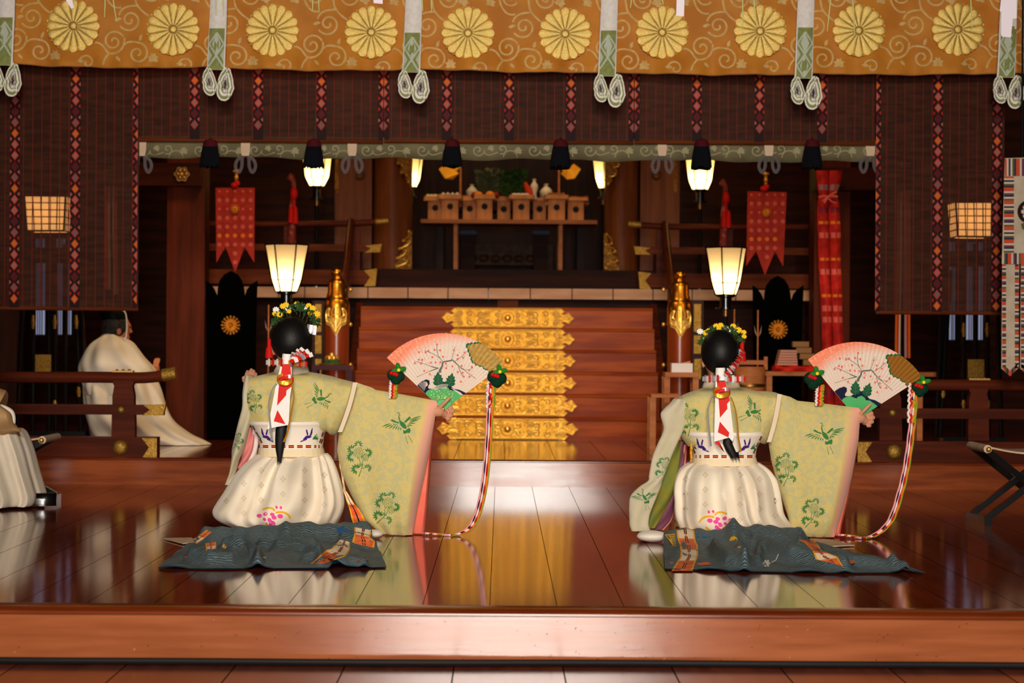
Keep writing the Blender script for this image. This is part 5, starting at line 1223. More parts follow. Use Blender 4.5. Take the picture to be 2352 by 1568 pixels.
def hand_caps(wr, palm, fingers):
    """fingers: list of joint lists (3-4 points)"""
    caps = [(wr, palm, .022, .026)]
    for j in fingers:
        rs = [.0092, .0086, .0078, .0068, .006]
        for i in range(len(j) - 1): caps.append((j[i], j[i + 1], rs[i], rs[i + 1]))
    return caps

# garment materials
def robe_material(name, pink):
    mt = M(name, (186, 178, 128), .75, c2=(202, 184, 116), scale=26, lo=.45, hi=.55, detail=1.0, bump=.03, bscale=200, sheen=.15, stretch=(1, .2, 1))
    nt = mt.node_tree
    for q in nt.nodes:
        if q.type == 'TEX_NOISE' and abs(q.inputs['Scale'].default_value - 26) < .1: q.inputs['Distortion'].default_value = 1.6
    if not pink: return
    b = nt.nodes['Principled BSDF']; src = b.inputs['Base Color'].links[0].from_socket
    uv = nd(nt, 'ShaderNodeUVMap'); sp = nd(nt, 'ShaderNodeSeparateXYZ'); nt.links.new(uv.outputs[0], sp.inputs[0])
    cr = nd(nt, 'ShaderNodeValToRGB'); e = cr.color_ramp.elements; e[0].position = .80; e[0].color = (0, 0, 0, 1); e[1].position = .91; e[1].color = (1, 1, 1, 1)
    nt.links.new(sp.outputs['X'], cr.inputs[0]); c2 = nd(nt, 'ShaderNodeValToRGB'); q = c2.color_ramp.elements
    q[0].position = .85; q[0].color = lin((224, 190, 118)); q[1].position = .93; q[1].color = lin((226, 164, 142)); nt.links.new(sp.outputs['X'], c2.inputs[0])
    mx = nd(nt, 'ShaderNodeMix', data_type='RGBA'); nt.links.new(cr.outputs[0], mx.inputs['Factor']); nt.links.new(src, mx.inputs[6]); nt.links.new(c2.outputs[0], mx.inputs[7]); nt.links.new(mx.outputs[2], b.inputs['Base Color'])
robe_material('robe_green', False); robe_material('robe_sleeve', True)
M('robe_gauze', (196, 186, 160), .75, c2=(186, 176, 146), scale=8, sheen=.15)
M('motif_green', (58, 118, 60), .7); M('motif_purple', (66, 34, 120), .7); M('motif_pink', (240, 78, 160), .65); M('motif_yellow', (238, 176, 36), .65)
M('seam_pale', (226, 206, 178), .7); M('lining_pink', (240, 128, 100), .65, c2=(226, 104, 86), scale=5, bump=.06, bscale=9)
M('lining_olive', (126, 120, 44), .7, c2=(106, 116, 52), scale=16); M('lining_purple', (120, 70, 92), .7); M('lining_rose', (206, 124, 120), .7); M('lining_white', (216, 204, 204), .7)
M('skirt_cream', (238, 226, 206), .5, c2=(230, 214, 190), scale=5, sheen=.25, bump=.04, bscale=12); M('skirt_pattern', (214, 198, 170), .6)
M('waist_white', (236, 224, 210), .7, bump=.04, bscale=80); M('waist_cream', (232, 212, 176), .7)
M('dash_black', (40, 34, 40), .6); M('dash_orange', (222, 110, 50), .6)
def train_mat():
    mt = M('train_teal', (74, 86, 90), .6, c2=(56, 64, 62), scale=4, bump=.03, bscale=60)
    nt = mt.node_tree; b = nt.nodes['Principled BSDF']; src = b.inputs['Base Color'].links[0].from_socket
    tc = nd(nt, 'ShaderNodeTexCoord'); wv = nd(nt, 'ShaderNodeTexWave', Scale=22, Distortion=5); wv.bands_direction = 'Y'; wv.inputs['Detail Scale'].default_value = 1.6
    nt.links.new(tc.outputs['Object'], wv.inputs[0]); cr = nd(nt, 'ShaderNodeValToRGB'); cr.color_ramp.elements[0].position = .55; cr.color_ramp.elements[1].position = .8; nt.links.new(wv.outputs[0], cr.inputs[0])
    mx = nd(nt, 'ShaderNodeMix', data_type='RGBA'); nt.links.new(cr.outputs[0], mx.inputs['Factor']); nt.links.new(src, mx.inputs[6]); mx.inputs[7].default_value = lin((108, 128, 136)); nt.links.new(mx.outputs[2], b.inputs['Base Color'])
train_mat(); M('train_navy', (48, 82, 110), .6); M('train_blue', (20, 98, 160), .6)
M('sash_yellow', (240, 168, 40), .6); M('sash_tangerine', (226, 92, 42), .6, c2=(232, 120, 70), scale=20); M('sash_cream', (240, 214, 180), .6)
M('flower_yellow', (240, 196, 40), .6); M('flower_white', (236, 232, 226), .6); M('leaf_dark', (46, 74, 36), .6)
M('bead_red', (190, 22, 24), .35); M('pom_green', (16, 62, 40), .95, bump=1.0, bscale=260); M('felt_green', (40, 120, 40), .8); M('bead_yellow', (244, 212, 40), .4)
M('cord_white', (232, 220, 216), .6); M('cord_pink', (236, 160, 160), .6); M('cord_orange', (232, 126, 36), .6); M('cord_green', (140, 156, 40), .6); M('cord_purple', (52, 26, 56), .6)

# motifs (local pixel units)
def tr(pts, cx, cy, s, rot=0.0, mx=1): return [(cx + s * (mx * x * cos(rot) - y * sin(rot)), cy + s * (mx * x * sin(rot) + y * cos(rot))) for x, y in pts]
def crane(cx, cy, s, rot=0.0, mx=1):
    q = [[(-40, -40), (-20, -36), (10, -20), (30, 10), (36, 36), (15, 40), (-10, 25), (-30, 0)], [(-125, -50), (-105, -52), (-70, -32), (-40, -25), (-45, -12), (-90, -25), (-120, -38)],
         [(10, -30), (60, -82), (76, -76), (70, -60), (25, -20)], [(0, 55), (20, 60), (48, 38), (70, 34), (74, 60), (66, 84), (42, 80), (22, 90), (2, 86)]]
    st = [([(-30, -36), (-46, -74), (-38, -116)], [12, 8, 7]), ([(-38, -116), (-46, -122), (-62, -120)], 5), ([(-30, -36), (-36, -74), (-28, -104)], 4), ([(20, 105), (46, 190)], [3, 5]), ([(50, 103), (92, 176)], [3, 5])]
    for a, b in [((-128, -12), (-210, 20)), ((-112, -2), (-178, 30)), ((-94, 4), (-142, 40)), ((-76, 10), (-106, 45)), ((-58, 16), (-78, 48)), ((-40, 22), (-50, 52)), ((-22, 30), (-26, 54)), ((76, -55), (182, -86)), ((72, -40), (176, -64)), ((64, -26), (150, -44)), ((54, -12), (122, -16)), ((44, 2), (92, 10)), ((38, 14), (62, 24))]:
        st.append(([a, ((a[0] + b[0]) / 2, (a[1] + b[1]) / 2 - 2), b], [4, 11, 3]))
    for a, b in [((-100, -10), (-84, 0)), ((-84, -6), (-70, 4)), ((-66, -2), (-54, 8)), ((84, -40), (92, -52)), ((96, -44), (104, -56)), ((70, -48), (78, -60))]: st.append(([a, b], 5))
    for p, w_ in st: q += stroke(p, w_)
    return [tr(p, cx, cy, s, rot, mx) for p in q]
def spray(cx, cy, s, rot=0.0, mx=1, seed=1):
    rr = random.Random(seed); q = []
    for (x0_, y0_, r, n) in ((-6, -18, 44, 46), (42, 16, 30, 26)):
        for i in range(n):
            a = i * 2.4; rad = r * sqrt((i + .5) / n); x, y = x0_ + rad * cos(a), y0_ + rad * sin(a); w_ = 3.6 + rr.random() * 1.4
            q.append([(x - w_, y), (x, y - w_ * .9), (x + w_, y), (x, y + w_ * .9)])
    def fan_leaves(x, y, a0, a1, n, L_):
        for i in range(n):
            a = lerp(a0, a1, i / max(1, n - 1)); p = [(0, 0), (L_ * .45, -L_ * .19), (L_, 0), (L_ * .45, L_ * .19)]
            q.append([(x + 7 * cos(a) + u * cos(a) - v * sin(a), y + 7 * sin(a) + u * sin(a) + v * cos(a)) for u, v in p])
    fan_leaves(-58, -42, 1.4, 5.2, 7, 34); fan_leaves(-62, 14, 1.2, 4.6, 7, 34); fan_leaves(-10, -80, 2.8, 6.6, 7, 28); fan_leaves(62, -18, -2.2, 1.4, 8, 32); fan_leaves(-26, 104, 1.6, 5.6, 8, 38); fan_leaves(60, 96, -2.4, 1.1, 7, 28); fan_leaves(10, 84, 3.4, 5.6, 4, 20)
    q += stroke(bez([(24, 40), (26, 80), (10, 110), (-6, 160)], 8), [4, 4, 4, 4, 4, 4, 5, 5, 6]) + stroke([(20, 100), (44, 92), (64, 92)], 3.5) + stroke([(-6, 20), (6, 60), (18, 90)], 3.5)
    return [tr(p, cx, cy, s, rot, mx) for p in q]
def bird_small(cx, cy, s, mx=1):
    q = [[(-30, 30), (-10, 8), (10, 4), (28, 12), (18, 20), (0, 24), (-14, 34)], [(-2, 8), (-10, -30), (-2, -34), (6, -4)], [(14, 6), (26, -34), (34, -46), (32, -12), (24, 8)]] + [[(-46 + 8 * i, 46 - 3 * i), (-38 + 8 * i, 36 - 3 * i), (-34 + 8 * i, 40 - 3 * i), (-40 + 8 * i, 48 - 3 * i)] for i in range(5)]
    return [tr(p, cx, cy, s, 0, mx) for p in q]

def inpoly(poly):
    x0, x1 = min(p[0] for p in poly), max(p[0] for p in poly); y0, y1 = min(p[1] for p in poly), max(p[1] for p in poly)
    def f(x, y):
        if not (x0 <= x <= x1 and y0 <= y <= y1): return False
        c = False; j = len(poly) - 1
        for i in range(len(poly)):
            xi, yi = poly[i]; xj, yj = poly[j]
            if (yi > y) != (yj > y) and x < (xj - xi) * (y - yi) / (yj - yi) + xi: c = not c
            j = i
        return c
    return f
# ---------------------------------------------------------------- the two dancers
def crop4(pts): return [(470 + x / 3.92, 680 + y / 3.92) for x, y in pts]
def crop7(pts): return [(1420 + x / 3.92, 700 + y / 3.92) for x, y in pts]
def strip_on(mb, bvh, A, B, cols, n=40, off=.006, edge=None, line=None):
    "a sash strip between two edge lines (photo px) lying on the surface below it"
    def hit(x, y):
        r = ray(x, y).normalized(); h = bvh.ray_cast(CAM, r)
        if h[0] is None: return G(x, y, .004) - r * off
        return h[0] - r * off
    rows = []
    for i in range(n + 1):
        a, b = along([(x, y, 0) for x, y in A], i / n), along([(x, y, 0) for x, y in B], i / n)
        ws = (0, .09, .42, .47, .53, .58, .91, 1); rows.append([mb.vert(hit(lerp(a.x, b.x, w_), lerp(a.y, b.y, w_))) for w_ in ws])
    for i in range(n):
        c_ = cols[min(len(cols) - 1, int(i / n * len(cols)))]
        ms = [2, c_, 3 if i % 8 < 6 else c_, 4, 3 if i % 8 < 6 else c_, c_, 2]
        for j in range(7): mb.face((rows[i][j], rows[i][j + 1], rows[i + 1][j + 1], rows[i + 1][j]), ms[j])
SASHM = ['sash_cream', 'sash_tangerine', 'sash_yellow', 'dash_black', 'dash_orange']
def train(parent, T, R_, B, L, ridges, seed, blue):
    mb = MB(); rr = random.Random(seed); ph = [rr.uniform(0, 6) for _ in range(6)]
    def segd(p, a, b):
        ax, ay = a; bx_, by_ = b; dx, dy = bx_ - ax, (by_ - ay) * 3; px, py = p[0] - ax, (p[1] - ay) * 3; l = dx * dx + dy * dy; t = max(0, min(1, (px * dx + py * dy) / l if l else 0))
        return sqrt((px - t * dx) ** 2 + (py - t * dy) ** 2)
    def fn(u, v):
        q = coons(T, R_, B, L, u, v); bk = min(1, (1 - v) * 3); z = .006 + (.005 * (1 + sin(u * 23 + ph[0] + v * 5)) + .003 * (1 + sin(u * 61 + ph[1] + v * 9)) + .003 * (1 + sin(u * 34 - v * 22 + ph[3]))) * bk
        for pl, h, w_ in ridges:
            dd = min(segd((q.x, q.y), a, b) for a, b in zip(pl, pl[1:])); z += h * exp(-(dd / w_) ** 2)
        z += .022 * max(0, sin(u * 17 + ph[2]) - .45) * exp(-((v - .97) / .05) ** 2)
        p = G(q.x, q.y, 0); p.z = max(.005, z); return p
    mb.grid(200, 80, fn, 0); mb.grid(200, 80, lambda u, v: fn(u, v) - Vector((0, 0, .0035)), 1)
    bv = mb.bvh(); return mb, bv
def fan(name, label, piv, R0, a0, a1, d, loc_label, cords, poms, dark):
    n = thing('folding_fan', label, 'fan', P(*piv, d)); N = 58
    LP, LR, LA0, LA1 = (1018, 942), 177.0, radians(137), radians(37)
    def Tm(pts, crop=True):
        out = []
        for x, y in pts:
            if crop: x, y = 860 + x / 4.3556, 720 + y / 4.3556
            dx, dy = x - LP[0], LP[1] - y; r = sqrt(dx * dx + dy * dy) / LR * R0; t = (atan2(dy, dx) - LA1) / (LA0 - LA1); a = lerp(a1, a0, t)
            out.append((piv[0] + r * cos(a), piv[1] - r * sin(a)))
        return out
    def fp(u, v, off=0):
        a = lerp(a0, a1, u); r = R0 * lerp(.14, 1, v); k = u * N; tri = abs((k % 2) - 1)
        return P(piv[0] + r * cos(a), piv[1] - r * sin(a), d + (.5 - tri) * .0055 * lerp(.3, 1, v) + off)
    S_ = lambda pts, w_: [Tm(p) for p in stroke(pts, w_)]
    water = [(425, 720), (470, 680), (520, 658), (550, 668), (553, 700), (535, 735), (548, 752), (600, 742), (650, 700), (700, 682), (745, 700), (790, 752), (850, 762), (930, 800), (890, 840), (800, 810), (740, 770), (640, 760), (510, 800)]
    hill = [(505, 800), (540, 765), (590, 745), (640, 756), (650, 768), (675, 740), (710, 728), (742, 745), (755, 768), (800, 770), (850, 800), (890, 832), (800, 900), (722, 960), (700, 970), (660, 950), (560, 870)]
    LF = [(0, 70), (-40, 60), (-58, 30), (-40, 22), (-52, -8), (-36, -12), (-40, -40), (-24, -36), (0, -80), (20, -40), (36, -42), (34, -14), (50, -8), (42, 22), (56, 30), (40, 58)]
    cl = [(932, 322), (948, 306), (965, 312), (980, 300), (1000, 310), (1015, 297), (1030, 304), (1046, 294), (1062, 306), (1092, 290)]
    low = [(1175, 610), (1160, 590), (1140, 578), (1134, 556), (1110, 552), (1090, 540), (1080, 520), (1062, 524), (1040, 508), (1020, 514), (1008, 490), (988, 490), (984, 470), (972, 455), (978, 436), (960, 424), (962, 400), (944, 384), (950, 362), (932, 345)]
    out_ = [(1330, 500), (1260, 400), (1180, 330)]
    cloud = cl + out_[::-1] + low
    ccx, ccy = 1110, 430; rim = [(ccx + (x - ccx) * 1.09, ccy + (y - ccy) * 1.11) for x, y in cl] + [(1230, 300), (1345, 480)] + [(ccx + (x - ccx) * 1.1, ccy + (y - ccy) * 1.1) for x, y in low]
    tests = [(inpoly(tr(LF, 638, 655, .98, -.05)), 4), (inpoly(tr(LF, 765, 663, .94, .22)), 4), (inpoly(cloud), 5), (inpoly(rim), 4), (inpoly(hill), 3), (inpoly(water), 2)]
    def pick(u, v):
        u += .5 / (N * 8); v += .5 / 140
        a = lerp(LA0, LA1, u); r = LR * lerp(.14, 1, v); x, y = (LP[0] + r * cos(a) - 860) * 4.3556, (LP[1] - r * sin(a) - 720) * 4.3556
        for f_, m_ in tests:
            if f_(x, y): return m_
        return 0
    mb = MB(); mb.grid(N * 8, 140, fp, pick); bv = mb.bvh(); mb.grid(N, 10, lambda u, v: fp(u, v, .0025), 0)
    wl = []
    if not dark:
        for i in range(6): wl += S_(bez([(444 + 10 * i, 720 + 10 * i), (480 + 8 * i, 672 + 8 * i), (540 - 3 * i, 664 + 8 * i), (530 - 4 * i, 720 + 2 * i)], 8), 4)
        for i in range(5): wl += S_(bez([(566 + 10 * i, 752 + 2 * i), (640, 714 + 11 * i), (700, 692 + 10 * i), (740 - 5 * i, 714 + 10 * i)], 8), 4) + S_(bez([(770 + 20 * i, 744 + 9 * i), (800 + 18 * i, 770 + 8 * i), (835 + 12 * i, 788 + 6 * i), (860 + 8 * i, 812 + 2 * i)], 6), 4)
    mb.stamp(bv, wl, 0, .002)
    if not dark:
        rr = random.Random(5); fl_ = []
        for i in range(150):
            x, y = rr.uniform(560, 800), rr.uniform(765, 870); s_ = rr.uniform(2, 6); fl_.append(Tm([(x - s_, y), (x, y - s_ * .7), (x + s_, y), (x, y + s_ * .6)]))
        mb.stamp(bv, fl_, 5, .002)
    for cx, rt in ((638, -.05), (765, .22)): mb.stamp(bv, [Tm(p) for l_ in ([(0, 84), (0, 40), (0, 0), (0, -60)], [(0, 40), (-20, 28), (-44, 24)], [(0, 40), (20, 28), (42, 24)], [(0, 8), (-18, -6), (-38, -8)], [(0, 8), (18, -6), (38, -8)], [(0, -18), (-14, -30), (-28, -34)], [(0, -18), (14, -30), (28, -36)]) for p in stroke(tr(l_, cx, 660, .92, rt), 3.5)], 7, .002)
    # plum branches and blossom
    br = []
    for pts, w_ in [(bez([(660, 590), (640, 560), (690, 540), (680, 490)]), [26] * 4 + [22] * 4 + [16] * 5), (bez([(680, 490), (710, 470), (750, 480), (780, 462)]), 13), (bez([(780, 462), (820, 500), (860, 540), (900, 560)]), [10] * 6 + [6] * 7), (bez([(640, 545), (580, 540), (520, 500), (400, 475)]), [9] * 5 + [4] * 8), (bez([(640, 545), (560, 570), (500, 600), (420, 635)]), [8] * 5 + [3] * 8), (bez([(685, 480), (640, 430), (620, 400), (625, 320)]), 5), (bez([(660, 450), (600, 400), (560, 390), (500, 370)]), 4), (bez([(770, 470), (785, 420), (795, 380), (805, 330)]), 4), (bez([(800, 480), (860, 440), (890, 420), (920, 375)]), 4), (bez([(840, 520), (850, 570), (870, 610), (895, 640)]), 5), (bez([(880, 550), (930, 590), (970, 620), (1015, 650)]), 4), (bez([(860, 545), (910, 570), (950, 570), (985, 540)]), 3)]: br += S_(pts, w_)
    mb.stamp(bv, br, 7, .0022)
    rr = random.Random(11); bl = []
    for (x, y) in [(447, 385), (512, 388), (540, 372), (602, 362), (628, 308), (657, 366), (685, 430), (580, 435), (565, 490), (612, 488), (660, 485), (466, 498), (404, 495), (478, 460), (445, 460), (498, 572), (555, 605), (718, 545), (780, 527), (715, 500), (795, 365), (832, 415), (832, 455), (888, 440), (903, 390), (872, 522), (880, 590), (833, 584), (894, 630), (952, 630), (948, 565), (975, 533), (866, 680)]:
        r = 12; bl.append(Tm([(x + r * cos(k * pi / 5) * (1 if k % 2 else .78), y + r * sin(k * pi / 5) * (1 if k % 2 else .78)) for k in range(10)]))
        for i in range(2):
            a, q_ = rr.uniform(0, 6.3), rr.uniform(18, 42); xx, yy = x + q_ * cos(a), y + q_ * sin(a); bl.append(Tm([(xx - 4, yy), (xx, yy - 4), (xx + 4, yy), (xx, yy + 4)]))
    mb.stamp(bv, bl, 6, .003)
    mb.build('paper_leaf', ['fan_paper', 'fan_paper', 'fan_navy', 'fan_green', 'fan_leaf', 'fan_gold_shaded' if dark else 'fan_gold', 'fan_blossom', 'fan_branch'], n, recalc=False, sharp=20)
    for i in range(9):
        a = lerp(a0, a1, (i + .5) / 9); mb = MB(); mb.bar(P(piv[0], piv[1], d + .004), P(piv[0] + R0 * .3 * cos(a), piv[1] - R0 * .3 * sin(a), d + .008), .010, .003, up=(0, 1, 0)); mb.build('rib', 'fan_green', n)
    MB().ell(P(piv[0], piv[1] - 3, d - .008), .007, .006, .007, nu=12, nv=8).build('rivet', 'gold_bright', n)
    for (x, y, sg, scale) in poms:
        c = P(x, y, d - .01); o = MB()
        for (dx, dz, r) in ((-.012, -.006, .026), (.016, -.012, .024), (.0, -.026, .024)): o.ell(c + Vector((dx * sg, 0, dz)) * scale, r * scale, r * scale, r * scale, nu=14, nv=10)
        pm = o.build('pompom', 'pom_green', n)
        o = MB()
        for k in range(3):
            a = .3 + k * 1.5; rt = Matrix.Rotation(-a, 3, 'Y'); o.ell(c + Vector((sg * .014 + .016 * cos(a), -.02, .016 + .016 * sin(a))), .018, .006, .011, nu=12, nv=6, rot=rt)
        o.build('felt_leaf', 'felt_green', pm); MB().ell(c + Vector((sg * .014, -.028, .016)), .008, .006, .008, nu=10, nv=8).build('bead', 'bead_yellow', pm)
        for dx, dz in ((-.018, .004), (-.006, .0), (.004, -.004)): MB().ell(c + Vector((sg * dx, -.026, dz)), .0095, .008, .0095, nu=10, nv=8).build('berry', 'bead_red', pm)
    for pts, mt, r, off, tw in cords:
        path = []
        sm = smooth([(x, y, 0) for x, y in pts], 10)
        for k, q in enumerate(sm):
            dd = d - .012; p = P(q.x + off, q.y, dd)
            if p.z < .008 or (off != off): p = G(q.x + off, q.y, .006)
            p.y += .004 * sin(k * .9 + off); p.x += tw * sin(k * 2.2)
            path.append(p)
        MB().tube(path, r, 6).build('cord', mt, n)
    return n
def fan_paper():
    mt = M('fan_paper', (238, 218, 200), .6, spec=.2); nt = mt.node_tree; b = nt.nodes['Principled BSDF']
    uv = nd(nt, 'ShaderNodeUVMap'); sp = nd(nt, 'ShaderNodeSeparateXYZ'); nt.links.new(uv.outputs[0], sp.inputs[0])
    a = nd(nt, 'ShaderNodeMath', operation='MULTIPLY_ADD'); nt.links.new(sp.outputs['X'], a.inputs[0]); a.inputs[1].default_value = -.34; nt.links.new(sp.outputs['Y'], a.inputs[2])
    cr = nd(nt, 'ShaderNodeValToRGB'); cr.color_ramp.elements[0].position = .66; cr.color_ramp.elements[1].position = .84; nt.links.new(a.outputs[0], cr.inputs[0])
    tc = nd(nt, 'ShaderNodeTexCoord'); nz = nd(nt, 'ShaderNodeTexNoise', Scale=190); nt.links.new(tc.outputs['Object'], nz.inputs[0])
    fr = nd(nt, 'ShaderNodeValToRGB'); fr.color_ramp.elements[0].position = .56; fr.color_ramp.elements[1].position = .64; fr.color_ramp.elements[0].color = lin((240, 138, 110)); fr.color_ramp.elements[1].color = lin((248, 190, 140)); nt.links.new(nz.outputs['Fac'], fr.inputs[0])
    mx = nd(nt, 'ShaderNodeMix', data_type='RGBA'); nt.links.new(cr.outputs[0], mx.inputs['Factor']); mx.inputs[6].default_value = lin((226, 207, 192)); nt.links.new(fr.outputs[0], mx.inputs[7]); nt.links.new(mx.outputs[2], b.inputs['Base Color'])
fan_paper(); M('fan_gold_shaded', (170, 116, 46), .4, .4); M('fan_navy', (34, 38, 66), .6); M('fan_green', (92, 186, 116), .6); M('fan_leaf', (30, 100, 62), .6); M('fan_gold', (244, 206, 124), .38, .6, c2=(226, 180, 92), scale=60); M('fan_blossom', (222, 108, 98), .6); M('fan_branch', (96, 104, 98), .7)  # right fan's cloud: same gold, its shaded look put into a darker colour

def girl(label, D, Z):
    root = thing('person', label, 'person', Vector((P(Z['hip'][0], 1200, D).x, D, 0)))
    p = lambda q, dd=0.0: P(q[0], q[1], D + dd)
    hc, sR, eR, wR, hR, sL, eL, hL, chest, waist, neck = (Z[k] for k in ('head', 'shR', 'elR', 'wrR', 'haR', 'shL', 'elL', 'haL', 'chest', 'waist', 'neck'))
    H = p(hc, .02); el, ey, rot = head(H, Vector((Z['look'], 1, -.05)))
    caps = [(p(Z['hip']), p(waist), .135, .105), (p(waist), p(chest), .105, .118), (p(chest), p(neck, .0) - Vector((0, 0, .05)), .11, .07), (p(neck) - Vector((0, 0, .03)), H - Vector((0, 0, .06)), .05, .048),
            (p(sR), p(eR, -.03), .046, .036), (p(eR, -.03), p(wR, -.05), .034, .023), (p(sL), p(eL, .12), .046, .036), (p(eL, .12), p(hL, .30), .034, .022), (p(chest) + Vector((0, 0, .02)), p(sR), .08, .05), (p(chest) + Vector((0, 0, .02)), p(sL), .08, .046)]
    hip = p(Z['hip'])
    for sg in (-1, 1):
        k_ = Vector((hip.x + sg * .10, D + .40, .085)); f_ = Vector((hip.x + sg * .07, D - .10, .05))
        caps += [(hip + Vector((sg * .09, 0, -.02)), k_, .095, .07), (k_ + Vector((0, 0, -.02)), f_, .058, .04), (f_, f_ + Vector((sg * -.01, -.10, -.02)), .036, .022)]
    # right hand holding the fan: thumb in front, four fingers closed behind it
    fd = Z['fan_d'] - D; T_ = lambda q, off: P(hR[0] + q[0], hR[1] + q[1], Z['fan_d'] + off)
    palm = T_((-9, 6), .006); wr = p(wR, -.05)
    caps += [(wr, palm, .023, .026), (palm, T_((2, 12), .014), .024, .017)]
    caps += hand_caps(wr, palm, [[T_((-8, -2), -.012), T_((2, -12), -.022), T_((10, -20), -.022), T_((15, -25), -.020)],
        [T_((2, 0), .018), T_((15, -8), .026), T_((19, -4), .018), T_((14, 0), .010)], [T_((3, 7), .020), T_((19, 2), .028), T_((23, 6), .018), T_((17, 9), .008)],
        [T_((2, 13), .020), T_((17, 12), .028), T_((20, 16), .018), T_((14, 18), .008)], [T_((0, 18), .018), T_((12, 21), .024), T_((14, 25), .016), T_((9, 25), .008)]])[1:]
    # left hand raised in front of the shoulder
    B_ = lambda q, off: P(hL[0] + q[0], hL[1] + q[1], D + .30 + off)
    caps += [(p(hL, .30), B_((3, -12), .02), .023, .026)] + hand_caps(None, None, [[B_((-3, -16), .02), B_((-6, -26), .04), B_((-4, -33), .06)], [B_((2, -18), .02), B_((2, -30), .04), B_((5, -37), .06)], [B_((7, -17), .02), B_((9, -28), .04), B_((11, -34), .06)], [B_((11, -14), .02), B_((15, -22), .04), B_((16, -27), .055)], [B_((-6, -6), .01), B_((-12, -12), .03), B_((-13, -19), .045)]])[1:]
    body(root, caps, el, 'skin', .0036); eyes_of(root, ey)
    # hair: smooth cap, gathered at the nape, long tail
    mb = MB(); hx, hy, rx, rz = Z['hair']
    c = P(hx, hy, D - .002); s_ = S(1, D)
    rings = []
    for i in range(1, 19):
        a = pi * i / 20; z = cos(a); r = sin(a)
        nar = 1 - max(0, -z - .35) ** 1.2 * .55
        rings.append([c + Vector((rx * s_ * r * nar * cos(2 * pi * k / 40), .103 * r * (1 if sin(2 * pi * k / 40) < 0 else .62) * nar * sin(2 * pi * k / 40), rz * s_ * z)) for k in range(40)])
    kn = P(Z['knot'][0], Z['knot'][1], D - .085)
    for t, rr_ in ((.55, .036), (.85, .026), (1, .02)): rings.append([c.lerp(kn, 1) * t + (c + Vector((0, -.05, -rz * s_ * .95))) * (1 - t) + Vector((rr_ * cos(2 * pi * k / 40), rr_ * sin(2 * pi * k / 40), 0)) for k in range(40)])
    mb.loft(rings); hair = mb.build('hair', 'hair', root)
    mb = MB(); yq = D - .155
    tail = Z['tail']; nT = len(tail)
    rings = []
    for (y, xl, xr) in tail:
        a, b = P(xl, y, yq), P(xr, y, yq); h_ = max(.003, (b.x - a.x) / 2)
        rings.append([(a + b) / 2 + Vector((h_ * cos(2 * pi * k / 16) * (1 + .08 * sin(k * 5.1)), h_ * .7 * sin(2 * pi * k / 16), 0)) for k in range(16)])
    mb.loft(rings)
    (y, xl, xr) = tail[-1]
    for k in range(9):
        x = lerp(xl, xr, k / 8); mb.tube([P(x, y - 12, yq), P(x + (k - 4) * .4 + Z['wisp'], y + 6 + 3 * (k % 3), yq)], [.003, .0004], 5)
    mb.build('ponytail', 'hair', hair)
    # robe back
    mb = MB(); fo = lambda a, t, x: .013 * sin(x * 30 + t * 7 + 1) * t + .009 * sin(x * 55 - t * 16) * t
    row_loft(mb, Z['torso'], D, 80, fo, .8); bt = mb.bvh(); q = []
    for mt_ in Z['motifs_back']: q += mt_
    mb.stamp(bt, q, 1, .003); mb.build('robe_back', ['robe_green', 'motif_green'], root, recalc=False)
    mb = MB(); row_loft(mb, Z['collar'], D, 40, None, .9, 4); mb.build('collar', 'seam_pale', root)
    # right upper sleeve (shoulder to seam) and the big hanging sleeve
    mb = MB(); bag(mb, *Z['upper'], D - .03, .085, lambda u, v: .012 * sin(u * 5 + v * 3) + .05 * u * v); ba = mb.bvh(); mb.build('upper_sleeve', ['robe_green'], root, recalc=False)
    mb = MB(); bag(mb, *Z['inner'], D + .03, .045, lambda u, v: .02 * u * sin(v * 5)); mb.build('sleeve_lining', 'lining_pink', root, recalc=False)
    mb = MB(); fs = lambda u, v: -.045 + .016 * sin(u * 4.2 + v * 2.4) + .012 * sin(v * 3.1 - u * 6 + 1) * v + .006 * sin(u * 17 + v * 5) * v
    bag(mb, *Z['sleeve'], D + .0, .055, fs, 40, 56); bs = mb.bvh(); q = []
    for mt_ in Z['motifs_sleeve']: q += mt_
    mb.stamp(bs, q, 1, .003)
    Ls, Rs = Z['sleeve'][3], Z['sleeve'][1]
    mb.stamp(bs, stroke([(x - .8, y) for x, y in [tuple(along([(a, b, 0) for a, b in Rs], t))[:2] for t in [i / 30 for i in range(1, 30)]]], 2.2), 2, .004)
    mb.build('hanging_sleeve', ['robe_sleeve', 'motif_green', 'seam_pale'], root, recalc=False)
    # pale seam band
    mb = MB(); (xa, ya), (xb, yb_) = Z['seam']; pts = [P(lerp(xa, xb, t) + 3 * sin(pi * t), lerp(ya, yb_, t), D - .125 + .03 * t) for t in [i / 12 for i in range(13)]]
    mb.ribbon(pts, Vector((S(Z['seam_w'], D), 0, 0)), Vector((0, .003, 0))); mb.build('seam_band', 'seam_pale', root)
    # left sleeve hanging forward, its linings
    for nm, rows, dd, mt_, hd in Z['left_sleeve']:
        mb = MB(); row_loft(mb, [(y, a, b, hd, 0) for y, a, b in rows], D + dd, 36, lambda a, t, x: .008 * sin(a * 3 + t * 9), .9, 5, zmin=.004)
        if nm == 'left_sleeve':
            bl = mb.bvh(); q = []
            for m_ in Z['motifs_left']: q += m_
            mb.stamp(bl, q, 1, .003)
        mb.build(nm, [mt_, 'motif_green'], root, recalc=False)
    # skirt
    NP = Z['pleats']
    fa_ = Z['fade']
